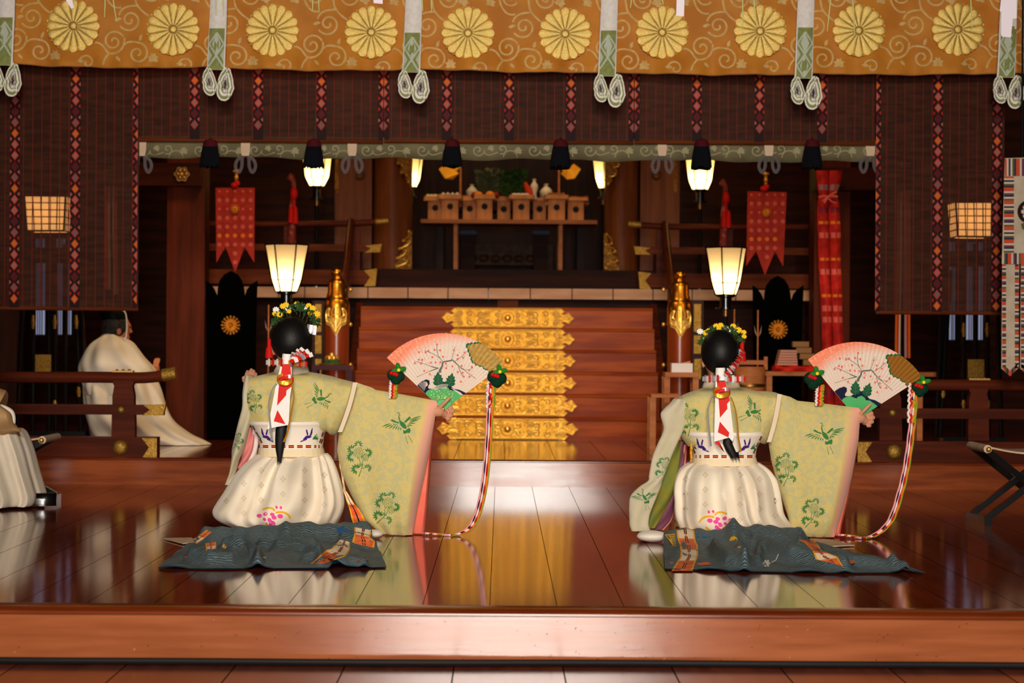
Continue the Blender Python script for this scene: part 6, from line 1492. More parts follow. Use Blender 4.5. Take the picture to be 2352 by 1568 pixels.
    def fk(a, t, x):
        j = a * NP / (2 * pi) + .45 * sin(a * 2.3 + 1) + .3 * sin(a * 5.1 + NP) + .10 * sin(t * 4 + a * 3)
        w_ = abs((j % 1) - .5) * 2; e = min(1, t * 7) * max(0, 1 - t * fa_)
        big = .026 * sin(a * 5 + 1.5 * sin(t * 3 + a) + NP) + .018 * sin(a * 9 + t * 2.5 + 1)
        return .056 * (w_ ** 1.4 - .5) * e + big * sin(pi * min(1, .12 + t * .95)) + .010 * sin(a * 14 + t * 12 + 2 * sin(a * 3)) * t * t
    mb = MB(); row_loft(mb, Z['skirt'], D, 220, fk, .84, 7, zmin=.004); bk = mb.bvh(); q = []
    for (x, y0_, y1_) in Z['pat']:
        y = y0_
        while y < y1_:
            for (dx, dy) in ((-4, 0), (4, 0), (0, -4.5), (0, 4.5)): q.append([(x + dx - 3, y + dy), (x + dx, y + dy - 3.4), (x + dx + 3, y + dy), (x + dx, y + dy + 3.4)])
            y += 34
    mb.stamp(bk, q, 1, .002)
    mb.stamp(bk, Z['flower'][0], 2, .003); mb.stamp(bk, Z['flower'][1], 3, .0025)
    mb.build('skirt', ['skirt_cream', 'skirt_pattern', 'motif_pink', 'motif_yellow'], root, recalc=False, sharp=60)
    # stiff waist panel
    mb = MB(); row_loft(mb, Z['waistband'], D, 80, lambda a, t, x: .0, .78, 4); bw = mb.bvh(); dk, do_, pu, gr_ = [], [], [], []
    for (A, B_2, nn) in Z['dashes']:
        for i in range(nn):
            t0, t1 = (i + .18) / nn, (i + .82) / nn; x0_, y0_, x1_, y1_ = lerp(A[0], B_2[0], t0), lerp(A[1], B_2[1], t0), lerp(A[0], B_2[0], t1), lerp(A[1], B_2[1], t1)
            L_ = sqrt((x1_ - x0_) ** 2 + (y1_ - y0_) ** 2); nx, ny = -(y1_ - y0_) / L_, (x1_ - x0_) / L_
            for w0, w1, tgt in ((-3, -.9, dk), (-.9, 1.3, do_), (1.3, 3.2, dk)): tgt.append([(x0_ + nx * w0, y0_ + ny * w0), (x1_ + nx * w0, y1_ + ny * w0), (x1_ + nx * w1, y1_ + ny * w1), (x0_ + nx * w1, y0_ + ny * w1)])
    mb.stamp(bw, dk, 1, .003); mb.stamp(bw, do_, 2, .003)
    for (x, y, mx_) in Z['birds']:
        mb.stamp(bw, bird_small(x, y, .36, mx_), 3, .003)
        mb.stamp(bw, [q_ for k in range(5) for q_ in stroke([(x + mx_ * 12, y + 10), (x + mx_ * (16 + 2 * k), y + 6 + k), (x + mx_ * (26 - abs(k - 2) * 2), y - 2 + 4.5 * k)], [1, 3, 1])], 4, .003)
    mb.build('waist_panel', ['waist_white', 'dash_black', 'dash_orange', 'motif_purple', 'motif_green'], root, recalc=False)
    mb = MB(); row_loft(mb, Z['hemband'], D, 90, lambda a, t, x: .0012 * sin(a * 60), .8, 3); mb.build('gathered_band', 'waist_cream', root)
    # train spread on the floor behind her, with sash strips
    mb, bvt = train(root, *Z['train'], Z['ridges'], Z['seed'], None)
    mb.stamp(bvt, Z['train_yellow'], 2, .004); mb.stamp(bvt, Z['train_red'], 3, .004); mb.stamp(bvt, Z['train_white'], 4, .004); mb.stamp(bvt, Z['train_bluep'], 5, .004)
    mb.build('train', ['train_teal', 'train_navy', 'motif_yellow', 'sash_tangerine', 'flower_white', 'train_blue'], root, recalc=False, sharp=60)
    for A, B_2, cols in Z['sashes']:
        mb = MB(); strip_on(mb, bvt, A, B_2, cols); mb.build('sash', SASHM, root, recalc=False)
    for A, B_2, cols, dd in Z['hang']:
        mb = MB(); n_ = 24; rows = []
        for i in range(n_ + 1):
            a, b = along([(x, y, 0) for x, y in A], i / n_), along([(x, y, 0) for x, y in B_2], i / n_); rows.append([mb.vert(Vector((q.x, q.y + .01 * sin(i * .6), max(.03, q.z)))) for q in [P(lerp(a.x, b.x, w_), lerp(a.y, b.y, w_), D + dd) for w_ in (0, .12, .44, .56, .88, 1)]])
        for i in range(n_):
            c_ = cols[min(len(cols) - 1, int(i / n_ * len(cols)))]
            for j, mm in enumerate([2, c_, 3, c_, 2]): mb.face((rows[i][j], rows[i][j + 1], rows[i + 1][j + 1], rows[i + 1][j]), mm)
        mb.build('hanging_sash', SASHM, root, recalc=False)
    for pts, hh, mt_, nm in Z['tips']:
        mb = MB(); P0 = [G(x, y, .004) for x, y in pts]; mb.prism(P0, Vector((0, 0, hh))); mb.build(nm, mt_, root)
    for (x, y, rx_, ry_, rz_) in Z['socks']:
        c = G(x, y, 0); MB().ell(c + Vector((0, 0, rz_ + .002)), rx_, ry_, rz_, nu=20, nv=12).build('tabi_sock', 'white_cloth', root)
    # red and white paper hair wrap with mizuhiki cords
    wrap = thing_part('hair_wrap', root); yw = D - .205
    PP = lambda pts, dd: [P(x, y, yw - dd) for x, y in Z['crop'](pts)]
    W = Z['wrap']
    mb = MB(); mb.prism(PP(W['white'], 0), .004); wo = mb.build('paper_wrap', 'paper_white', root)
    mb = MB()
    for pl in W['red']: mb.prism(PP(pl, .003), .002)
    mb.build('red_paper', 'red_paper', wo)
    a, b = Z['crop']([W['tube'][0], W['tube'][1]]); mb = MB(); t0, t1 = P(a[0], a[1], yw + .02), P(b[0], b[1], yw + .02); mb.tube([t0, t1], [.021, .024], 14); mb.build('paper_tube', 'paper_white', wo)
    def mz(pts, mt_, r=.004, dd=.012): MB().tube([P(x, y, yw - dd) for x, y in Z['crop'](smooth2(pts))], r, 6).build('paper_cord', mt_, wo)
    cx, cy = W['ring']
    for k, (rx_, ry_, ox, oy, mt_, t_) in enumerate([(72, 40, 0, 0, 'gold_foil', 0), (60, 32, 8, 6, 'silver', .5), (64, 36, -6, -6, 'gold_foil', .3), (70, 30, 10, 10, 'red_paper', .2)]):
        mb = MB(); pts = Z['crop']([(cx + ox + rx_ * cos(a * pi / 12 + t_), cy + oy + ry_ * sin(a * pi / 12)) for a in range(25)])
        mb.ribbon([P(x, y, yw - .012 - .012 * sin(pi * i / 12) * (-1) ** k) for i, (x, y) in enumerate(pts)], Vector((0, 0, .007)), Vector((0, .0015, 0))); mb.build('knot_loop', mt_, wo)
    for pts, mt_ in W['cords']:
        for k in range(3): mz([(x + 5 * k * (i / len(pts)), y) for i, (x, y) in enumerate(pts)], mt_, .0026)
    # folded ribbon bow at the nape and sprig
    def accordion(nm, A, B_2, n_, w_, cols, dd):
        A, B_2 = Z['crop']([A, B_2]); mb = MB()
        for i in range(n_):
            t0, t1 = i / n_, (i + 1) / n_; a = P(lerp(A[0], B_2[0], t0), lerp(A[1], B_2[1], t0), yw - dd - (.012 if i % 2 else 0)); b = P(lerp(A[0], B_2[0], t1), lerp(A[1], B_2[1], t1), yw - dd - (0 if i % 2 else .012))
            d_ = (b - a); s_2 = d_.cross(Vector((0, 1, 0))).normalized() * w_ * (1.25 if i % 2 else .8); mb.prism([a - s_2, a + s_2, b + s_2, b - s_2], .0015, i % len(cols))
        mb.build(nm, cols, wo, recalc=False)
    for A, B_2, n_, w_, cols, dd in W['bows']: accordion('folded_ribbon', A, B_2, n_, w_, cols, dd)
    # flower crown
    cr = MB(); rr = random.Random(Z['seed'] + 4); cxp, cyp, crx, cry = Z['crown']
    lf = MB(); fls = []
    for i in range(46):
        a = pi * (.02 + .96 * rr.random()); q = P(cxp + crx * cos(a) * rr.uniform(.85, 1.0), cyp - cry * sin(a) * rr.uniform(.8, 1.05), D + rr.uniform(.0, .09))
        for k in range(3):
            t = Vector((rr.uniform(-1, 1), rr.uniform(-.6, .3), rr.uniform(-.6, 1))).normalized(); s_2 = t.cross(Vector((0, 1, .2))).normalized() * .005; lf.poly([q, q + t * .011 + s_2, q + t * .024, q + t * .011 - s_2])
    for i, (x, y, yel, r) in enumerate(Z['blooms']):
        q = P(x, y, D + .015 + .05 * rr.random()); tgt = MB(); fls.append((tgt, yel))
        for k in range(9):
            a = 2 * pi * k / 9; t = Vector((cos(a), -.25, sin(a) * .8)); rt = Matrix.Rotation(-a, 3, 'Y'); tgt.ell(q + t * r * .55, r * .5, r * .16, r * .28, nu=8, nv=5, rot=rt)
        tgt.ell(q, r * .4, r * .3, r * .35, nu=8, nv=6); lf.tube([q, P(lerp(x, cxp, .35), min(cyp - 8, y + 24), D + .04)], .002, 5)
    cro = lf.build('flower_crown', 'leaf_dark', root); [t_.build('yellow_flower' if ye_ else 'white_flower', 'flower_yellow' if ye_ else 'flower_white', cro) for t_, ye_ in fls]
    for (x, y, w_, h_) in Z['silver']:
        mb = MB(); n_ = 5
        for k in range(n_): mb.poly([P(x + w_ * k / n_, y + (4 * k / n_), D - .03 - .008 * (k % 2)), P(x + w_ * (k + 1) / n_, y + 4 * (k + 1) / n_, D - .03 - .008 * ((k + 1) % 2)), P(x + w_ * (k + 1) / n_ - 2, y + h_ + 6 * (k + 1) / n_, D - .03 - .008 * ((k + 1) % 2)), P(x + w_ * k / n_ - 2, y + h_ + 6 * k / n_, D - .03 - .008 * (k % 2))])
        mb.build('silver_paper', 'silver', cro, recalc=False)
    (x, y0_, y1_) = Z['red_tassel']; mb = MB(); mb.lathe([(.003, P(x, y0_ - 6, D).z), (.010, P(x, y0_, D).z), (.009, P(x, lerp(y0_, y1_, .3), D).z), (.016, P(x, lerp(y0_, y1_, .5), D).z), (.019, P(x, y1_, D).z)], (P(x, y0_, D).x, D + .03, 0), 14); mb.build('red_tassel', 'red_cord', cro)
    return root
def thing_part(name, parent): return parent
PX5 = lambda pts: [(340 + x / 3.564, 1000 + y / 3.564) for x, y in pts]
PX8 = lambda pts: [(1400 + x / 3.0947, 1000 + y / 3.0947) for x, y in pts]
PINK = lambda cx, cy, mx: ([blob(cx + mx * x, cy + y, [(-6 * s, 0), (-3 * s, -4 * s), (4 * s, -4.5 * s), (7 * s, 0), (3 * s, 4.5 * s), (-3 * s, 4 * s)], 1, a) for x, y, s, a in [(-30, -2, 1, .1), (-16, -6, .9, -.3), (0, -5, .9, .4), (-6, 8, 1, 1.0), (4, 2, 1, .2), (18, -1, 1.1, .2), (10, -22, .6, 1.2), (20, -21, .6, 1.4), (-4, 20, 1.0, 1.2), (6, 24, 1.0, 1.6), (2, 14, .9, .8), (-18, 6, .7, .7), (6, 36, 1.1, .1)]],
       stroke(bez([(cx - mx * 22, cy - 16), (cx - mx * 8, cy - 24), (cx + 4 * mx, cy - 20), (cx + 6 * mx, cy - 13)], 6), 4) + stroke(bez([(cx + 8 * mx, cy - 9), (cx + 24 * mx, cy - 14), (cx + 38 * mx, cy - 8), (cx + 42 * mx, cy + 4)], 6), 4.5) + stroke(bez([(cx - 14 * mx, cy + 14), (cx - 10 * mx, cy + 28), (cx - 4 * mx, cy + 32), (cx - 2 * mx, cy + 36)], 6), 5) + stroke(bez([(cx + 28 * mx, cy + 14), (cx + 20 * mx, cy + 18), (cx + 16 * mx, cy + 26), (cx + 14 * mx, cy + 32)], 6), 5))
D1 = 10.6
girl('kneeling dancer at left in pale green robe, seen from behind, holding a bright-gilt plum-blossom fan', D1, dict(
    hip=(668, 1150), waist=(664, 1030), chest=(668, 930), neck=(668, 858), head=(669, 790), shR=(736, 906), elR=(865, 948), wrR=(988, 945), haR=(1018, 938), shL=(602, 910), elL=(592, 945), haL=(572, 886), look=.12, fan_d=10.55,
    hair=(670, 782, 47.5, 56), knot=(660, 824), tail=[(968, 640, 662), (985, 633, 659), (1010, 632, 656), (1030, 633, 652), (1048, 636, 649), (1058, 639, 646)], wisp=-2,
    torso=[(853, 632, 706, .045, .0), (858, 612, 735, .07, 0), (866, 582, 770, .095, 0), (878, 566, 790, .112, 0), (905, 562, 792, .122, 0), (945, 564, 786, .124, 0), (972, 574, 770, .118, 0), (990, 586, 750, .108, 0), (1000, 596, 742, .095, 0)],
    collar=[(832, 640, 702, .050, -.01), (842, 634, 707, .058, -.01), (858, 626, 712, .066, -.01), (862, 628, 710, .06, 0)],
    upper=([(748, 862), (775, 868), (800, 874), (820, 879)], [(820, 879), (804, 930), (790, 965), (778, 994)], [(745, 985), (758, 998), (770, 999), (778, 994)], [(748, 862), (746, 905), (745, 950), (745, 985)]),
    sleeve=([(818, 878), (855, 890), (862, 895), (905, 902), (955, 911), (1006, 921)], [(1006, 921), (992, 1000), (975, 1090), (958, 1170), (946, 1235)], [(878, 1228), (905, 1233), (946, 1235)], [(818, 878), (796, 950), (779, 994), (774, 1035), (784, 1085), (806, 1135), (838, 1195), (878, 1228)]),
    inner=([(975, 918), (1006, 921)], [(1006, 921), (1000, 980), (991, 1050), (986, 1110), (982, 1165), (975, 1222), (966, 1240)], [(930, 1234), (950, 1240), (966, 1240)], [(975, 918), (955, 1050), (940, 1150), (930, 1234)]),
    seam=((816, 878), (781, 992)), seam_w=5,
    left_sleeve=[('left_sleeve', [(862, 563, 578), (880, 559, 582), (904, 557, 584), (935, 557, 581), (968, 549, 577), (1000, 541, 570), (1032, 533, 560), (1057, 531, 548), (1085, 527, 541), (1112, 518, 530)], -.02, 'robe_gauze', .05), ('sleeve_lining', [(980, 570, 584), (1020, 562, 583), (1050, 554, 577), (1075, 545, 565)], .03, 'lining_rose', .03), ('sleeve_lining', [(975, 578, 596), (1020, 572, 594), (1050, 566, 590), (1070, 560, 580)], .05, 'lining_white', .03)],
    motifs_left=[spray(545, 1010, .16, .5, seed=3)],
    motifs_back=[crane(737, 915, .20, .75, -1), spray(583, 916, .20, -.1, seed=4)],
    motifs_sleeve=[crane(926, 975, .2296), spray(826, 1045, .306, 0, seed=5), spray(890, 1160, .30, .5, seed=6)],
    skirt=[(1041, 594, 752, .11, 0), (1050, 580, 760, .135, 0), (1070, 555, 770, .18, -.01), (1100, 530, 781, .215, -.02), (1130, 512, 789, .235, -.02), (1155, 496, 792, .25, -.02), (1175, 488, 788, .255, -.02), (1192, 500, 780, .25, -.02), (1210, 540, 770, .235, -.01), (1226, 560, 760, .21, 0), (1232, 570, 750, .19, 0)], pleats=15, fade=1.15,
    pat=[(600, 1080, 1180), (560, 1110, 1180), (700, 1080, 1200), (745, 1090, 1190), (650, 1100, 1150), (520, 1150, 1180)], flower=PINK(625, 1186, 1),
    waistband=[(966, 578, 750, .158, -.0), (972, 574, 753, .160, 0), (980, 580, 750, .150, 0), (1000, 592, 745, .138, 0), (1025, 597, 742, .132, 0), (1042, 596, 742, .132, 0)],
    dashes=[((600, 1025), (738, 1025), 7), ((577, 976), (602, 1020), 3), ((750, 976), (735, 1020), 3)], birds=[(612, 998, -1), (706, 998, 1)],
    hemband=[(1028, 595, 743, .133, 0), (1036, 594, 745, .137, 0), (1046, 593, 747, .14, 0)],
    train=([(455, 1250), (560, 1245), (700, 1245), (850, 1242)], [(850, 1242), (872, 1275), (888, 1305)], [(362, 1307), (480, 1309), (620, 1308), (760, 1307), (888, 1305)], [(455, 1250), (425, 1265), (395, 1285), (362, 1307)]),
    ridges=[([(470, 1248), (560, 1246), (640, 1247)], .052, 20), ([(660, 1250), (690, 1246), (770, 1246), (845, 1245)], .066, 17), ([(516, 1268), (566, 1274), (592, 1288), (592, 1304)], .046, 11), ([(440, 1290), (480, 1300), (530, 1300), (562, 1288)], .046, 13), ([(640, 1268), (700, 1272), (730, 1282), (736, 1300)], .034, 11), ([(600, 1262), (660, 1262), (720, 1258)], .03, 10), ([(770, 1306), (800, 1300), (836, 1303)], .030, 9), ([(790, 1258), (852, 1264)], .05, 12), ([(700, 1292), (760, 1284), (790, 1272)], .022, 10)], seed=2,
    train_yellow=[tr(q, 509, 1252, .9, .5) for q in ([(-6, -3), (0, -5), (3, 4), (-2, 5)], [(2, -6), (7, -5), (8, 3), (4, 4)], [(9, -4), (13, -3), (12, 4), (9, 3)])], train_red=[[(420, 1279), (430, 1276), (428, 1281)], [(816, 1287), (846, 1284), (840, 1287), (820, 1290)]], train_white=[[(602, 1279), (612, 1278), (610, 1283)]], train_bluep=[PX5([(1540, 750), (1600, 748), (1720, 810), (1710, 850), (1630, 830), (1560, 800)]), PX5([(450, 810), (480, 800), (480, 840), (455, 850)])],
    sashes=[(PX5([(1690, 750), (1690, 800), (1670, 870), (1700, 885)]), PX5([(1840, 775), (1815, 835), (1860, 865), (1850, 920)]), [0, 1, 1]), (PX5([(1570, 850), (1500, 925), (1460, 935), (1330, 1050)]), PX5([(1650, 870), (1655, 925), (1625, 985), (1440, 1045)]), [0, 0, 1, 1]), (PX5([(470, 880), (475, 945)]), PX5([(555, 870), (560, 925)]), [1, 0]), (PX5([(480, 770), (400, 830), (340, 860)]), PX5([(520, 790), (450, 850), (400, 885)]), [1, 0])],
    hang=[(PX5([(1595, 450), (1635, 560), (1660, 650), (1680, 735)]), PX5([(1612, 440), (1700, 570), (1760, 650), (1800, 745)]), [0, 0, 1, 1, 1], -.12), ([(776, 1045), (781, 1075), (787, 1110), (788, 1126)], [(779, 1044), (785, 1075), (791, 1108), (793, 1124)], [0], -.02)],
    tips=[([(375, 1237), (440, 1236), (452, 1246), (420, 1249)], .004, 'seat_cloth', 'robe_tip')], socks=[(858, 1236, .042, .05, .018)],
    crop=crop4, wrap=dict(white=[(690, 600), (784, 600), (782, 830), (770, 900), (757, 1158), (650, 1176), (565, 1196), (640, 810)], red=[[(702, 610), (772, 610), (786, 810), (736, 848), (734, 890), (652, 985), (668, 810)], [(655, 1025), (728, 1152), (622, 1125)]], tube=((745, 520), (738, 610)), ring=(722, 748),
        cords=[([(785, 790), (802, 900), (788, 1000), (762, 1130), (738, 1240), (708, 1312)], 'gold_foil'), ([(650, 785), (604, 850), (578, 960), (582, 1080), (596, 1240), (600, 1300)], 'silver')],
        bows=[((720, 598), (552, 596), 9, .013, ['silver', 'red_paper', 'gold_foil', 'paper_white'], .0), ((750, 600), (925, 612), 9, .013, ['gold_foil', 'silver', 'red_paper'], .0)] + [((775, 592), e, 6, .008, ['red_paper', 'paper_white', 'red_paper', 'silver'], .02 + .004 * k) for k, e in enumerate([(805, 505), (850, 480), (886, 468), (938, 488), (972, 522)])]),
    crown=(680, 752, 52, 50), blooms=[(634, 711, 0, .015), (650, 703, 1, .015), (657, 700, 1, .014), (661, 708, 0, .014), (682, 698, 1, .014), (692, 704, 0, .017), (703, 709, 0, .012), (709, 702, 1, .014), (718, 708, 1, .016), (712, 719, 1, .012), (728, 721, 1, .017), (642, 722, 1, .015), (631, 720, 1, .012), (664, 715, 1, .011)],
    silver=[(706, 744, 22, 20)], red_tassel=(617, 782, 822)))
D2 = 10.6
girl('kneeling dancer at right in pale green robe, seen from behind, holding a shade-toned gilt plum-blossom fan', D2, dict(
    hip=(1668, 1150), waist=(1664, 1048), chest=(1660, 955), neck=(1655, 885), head=(1654, 818), shR=(1732, 942), elR=(1850, 976), wrR=(1960, 960), haR=(1984, 953), shL=(1594, 950), elL=(1584, 985), haL=(1556, 948), look=-.12, fan_d=10.55,
    hair=(1654, 811, 44, 55), knot=(1654, 848), tail=[(1000, 1662, 1686), (1018, 1660, 1682), (1036, 1668, 1690), (1050, 1678, 1695)], wisp=3,
    torso=[(886, 1624, 1690, .045, 0), (894, 1604, 1722, .07, 0), (902, 1580, 1752, .095, 0), (914, 1560, 1768, .112, 0), (940, 1550, 1772, .122, 0), (975, 1553, 1770, .124, 0), (1000, 1560, 1760, .116, 0), (1016, 1572, 1745, .106, 0), (1024, 1580, 1738, .095, 0)],
    collar=[(862, 1624, 1688, .050, -.01), (872, 1619, 1694, .058, -.01), (888, 1613, 1700, .066, -.01), (892, 1615, 1698, .06, 0)],
    upper=([(1735, 898), (1758, 898), (1778, 900), (1793, 905)], [(1793, 905), (1785, 950), (1774, 985), (1764, 1017)], [(1738, 1008), (1748, 1018), (1757, 1020), (1764, 1017)], [(1735, 898), (1736, 935), (1737, 975), (1738, 1008)]),
    sleeve=([(1792, 905), (1815, 911), (1832, 920), (1870, 924), (1930, 931), (1977, 937)], [(1977, 937), (1972, 1010), (1956, 1095), (1938, 1165), (1916, 1233)], [(1820, 1227), (1870, 1234), (1916, 1233)], [(1792, 905), (1776, 970), (1765, 1017), (1772, 1060), (1788, 1120), (1808, 1180), (1820, 1227)]),
    inner=([(1950, 934), (1978, 937)], [(1978, 937), (1969, 1030), (1961, 1090), (1948, 1150), (1934, 1205), (1928, 1234)], [(1895, 1234), (1910, 1236), (1928, 1234)], [(1950, 934), (1935, 1050), (1915, 1150), (1895, 1234)]),
    seam=((1790, 905), (1766, 1015)), seam_w=5,
    left_sleeve=[('left_sleeve', [(916, 1547, 1572), (926, 1538, 1576), (940, 1523, 1578), (953, 1516, 1577), (985, 1523, 1570), (1019, 1510, 1555), (1048, 1499, 1543), (1080, 1493, 1531), (1094, 1491, 1526), (1104, 1489, 1522), (1118, 1468, 1518), (1139, 1448, 1509), (1165, 1444, 1498), (1185, 1444, 1491), (1205, 1445, 1489), (1219, 1450, 1494)], -.07, 'robe_gauze', .02), ('sleeve_lining', [(1012, 1545, 1564), (1045, 1535, 1562), (1095, 1515, 1556), (1140, 1500, 1545), (1180, 1486, 1524), (1212, 1486, 1504)], .02, 'lining_olive', .035), ('sleeve_lining', [(1012, 1556, 1573), (1060, 1548, 1570), (1110, 1532, 1560), (1150, 1518, 1552), (1190, 1500, 1540), (1214, 1492, 1520)], .05, 'lining_purple', .035), ('sleeve_lining', [(1020, 1566, 1578), (1080, 1556, 1572), (1140, 1535, 1556), (1190, 1512, 1545), (1216, 1500, 1525)], .07, 'lining_rose', .03)],
    motifs_left=[crane(1481, 1142, .155, .1), spray(1526, 1070, .2, .5, seed=8)],
    motifs_back=[crane(1733, 945, .20, .75, -1), spray(1578, 955, .29, -.1, seed=9)],
    motifs_sleeve=[crane(1896, 1000, .23, .06), spray(1806, 1070, .29, .1, seed=10), spray(1868, 1172, .27, .4, seed=11)],
    skirt=[(1060, 1588, 1738, .11, 0), (1066, 1575, 1746, .135, 0), (1080, 1558, 1764, .18, -.01), (1100, 1549, 1778, .205, -.02), (1125, 1546, 1784, .22, -.02), (1150, 1548, 1788, .23, -.02), (1175, 1549, 1793, .235, -.02), (1195, 1553, 1806, .235, -.02), (1214, 1562, 1824, .225, -.01), (1226, 1580, 1830, .21, 0), (1232, 1600, 1826, .19, 0)], pleats=13, fade=.72,
    pat=[(1620, 1090, 1190), (1700, 1090, 1200), (1745, 1100, 1210), (1780, 1150, 1215), (1575, 1100, 1180)], flower=PINK(1648, 1196, -1),
    waistband=[(990, 1574, 1752, .158, 0), (997, 1571, 1755, .160, 0), (1005, 1576, 1752, .150, 0), (1024, 1588, 1739, .138, 0), (1045, 1591, 1735, .132, 0), (1062, 1590, 1735, .132, 0)],
    dashes=[((1594, 1048), (1732, 1048), 7), ((1574, 1000), (1597, 1044), 3), ((1752, 1000), (1731, 1044), 3)], birds=[(1612, 1021, -1), (1712, 1021, 1)],
    hemband=[(1050, 1589, 1736, .133, 0), (1058, 1588, 1738, .137, 0), (1067, 1586, 1741, .14, 0)],
    train=([(1524, 1246), (1620, 1245), (1730, 1246), (1800, 1250), (1838, 1254)], [(1838, 1254), (1905, 1263), (2030, 1290), (2126, 1318)], [(1527, 1309), (1700, 1315), (1900, 1319), (2126, 1319)], [(1524, 1246), (1524, 1270), (1525, 1290), (1527, 1309)]),
    ridges=[([(1530, 1250), (1600, 1248), (1680, 1249)], .045, 17), ([(1690, 1252), (1730, 1247), (1800, 1252), (1835, 1256)], .060, 18), ([(1640, 1268), (1648, 1288), (1675, 1304), (1710, 1310)], .046, 12), ([(1712, 1309), (1742, 1300), (1744, 1276)], .036, 10), ([(1745, 1262), (1775, 1280), (1820, 1296), (1900, 1306), (1940, 1312)], .054, 14), ([(1880, 1284), (1960, 1302), (2050, 1310)], .034, 12), ([(2050, 1310), (2080, 1316)], .026, 9), ([(1838, 1264), (1880, 1276)], .034, 10), ([(1700, 1270), (1730, 1262)], .03, 10)], seed=5,
    train_yellow=[q for k in range(7) for q in stroke([(1528, 1228 + 0 * k), (1540 + k, 1228 + 4 * k), (1550 + .5 * k, 1226 + 4.5 * k)], 2)] + [blob(1685, 1240, [(0, 0), (8, -2), (10, 0), (8, 2)], 1, pi + k * pi / 7) for k in range(8)] + [[(1692, 1256), (1700, 1254), (1708, 1257), (1698, 1258)]], train_red=[[(1537, 1290), (1548, 1291), (1542, 1294)], [(1598, 1294), (1625, 1290), (1635, 1296), (1610, 1298)], [(1932, 1286), (1958, 1286), (1966, 1292), (1945, 1296)], [(1955, 1312), (1974, 1316), (1972, 1318)]], train_white=[blob(1761, 1293, [(0, -1.5), (7, -2.5), (9, 0), (7, 2.5), (0, 1.5)], 1, k * pi / 3) for k in range(6)] + stroke([(1772, 1291), (1782, 1286), (1788, 1272)], 2), train_bluep=[[(1600, 1228), (1625, 1232), (1620, 1235), (1600, 1234)]],
    sashes=[(PX8([(470, 645), (483, 735), (500, 780), (505, 860), (485, 890), (440, 962)]), PX8([(598, 655), (612, 750), (628, 780), (630, 860), (610, 900), (590, 962)]), [0, 1, 0, 1]), (PX8([(1340, 740), (1385, 760), (1445, 820), (1465, 880), (1560, 900)]), PX8([(1460, 745), (1510, 820), (1540, 830), (1620, 860), (1660, 930)]), [1, 1, 0, 1])],
    hang=[(PX8([(445, 470), (430, 520), (380, 590), (345, 640)]), PX8([(462, 480), (450, 530), (410, 600), (375, 650)]), [2], .06), ([(1588, 1014), (1585, 1030), (1586, 1060)], [(1590, 1014), (1590, 1030), (1590, 1060)], [2], -.08)],
    tips=[([(1860, 1238), (1905, 1240), (1963, 1253), (1905, 1256)], .004, 'seat_cloth', 'robe_tip')], socks=[(1498, 1245, .066, .07, .024), (1480, 1240, .03, .05, .018)],
    crop=crop7, wrap=dict(white=[(876, 690), (970, 690), (1004, 860), (1030, 1090), (1043, 1190), (1028, 1230), (998, 1194), (863, 1232), (872, 850)], red=[[(888, 690), (968, 690), (1004, 862), (980, 890), (983, 935), (916, 1015), (904, 850)], [(915, 1050), (1000, 1150), (992, 1192), (897, 1146)], [(868, 1233), (905, 1225), (930, 1300), (960, 1332)]], tube=((920, 566), (922, 680)), ring=(930, 785),
        cords=[([(1015, 830), (1048, 920), (1068, 1040), (1078, 1180), (1090, 1260), (1100, 1318)], 'gold_foil'), ([(860, 800), (826, 870), (806, 960), (812, 1080), (824, 1200), (830, 1270)], 'silver')],
        bows=[((925, 665), (758, 665), 9, .013, ['silver', 'red_paper', 'paper_white', 'silver'], .0), ((960, 668), (1150, 665), 9, .013, ['paper_white', 'silver', 'red_paper'], .0), ((965, 640), (1052, 540), 8, .013, ['paper_white', 'red_paper', 'silver'], .01), ((1052, 545), (1130, 412), 12, .010, ['red_paper', 'silver', 'red_paper'], .01)]),
    crown=(1658, 790, 48, 38), blooms=[(1608, 761, 0, .015), (1620, 764, 1, .014), (1628, 759, 1, .013), (1616, 774, 1, .012), (1645, 749, 1, .015), (1655, 747, 1, .014), (1651, 756, 1, .012), (1667, 754, 0, .014), (1665, 761, 0, .012), (1681, 759, 0, .014), (1684, 749, 1, .014), (1696, 758, 1, .016), (1708, 763, 1, .013), (1709, 773, 1, .012)],
    silver=[(1696, 800, 10, 12)], red_tassel=(1706, 790, 830)))
cl = lambda pts: [(pts, 'cord_pink', .0042, -4, .0), (pts, 'cord_purple', .0035, -1.5, .0), (pts, 'cord_white', .0042, 1.5, 0), (pts, 'red_cord', .0042, 4, 0), (pts, 'cord_orange', .0042, 7, 0), (pts, 'cord_green', .0036, 9, 0)]
up = lambda x, y, dy, o: [([(x + o[i], y), (x + o[i] - 2, y + dy * .4), (x + o[i] - 3, y + dy)], c_, .006, 0, .0035) for i, c_ in enumerate(['cord_white', 'red_cord', 'cord_orange', 'cord_green'])]
fan('folding_fan', 'open folding fan with plum blossom and pale gold cloud, held by the left dancer', (1018, 942), 177, radians(137), radians(37), 10.55, '',
    cl([(1126, 880), (1124, 930), (1120, 1010), (1113, 1090), (1103, 1150), (1088, 1196), (1070, 1218), (1040, 1228), (1000, 1226), (975, 1224)]) + up(902, 872, 42, (-3, 2, 6, 10)) + up(1124, 876, 60, (-2, 4, 9, 13)), [(909, 858, 1, 1.0), (1141, 862, 1, 1.1)], False)
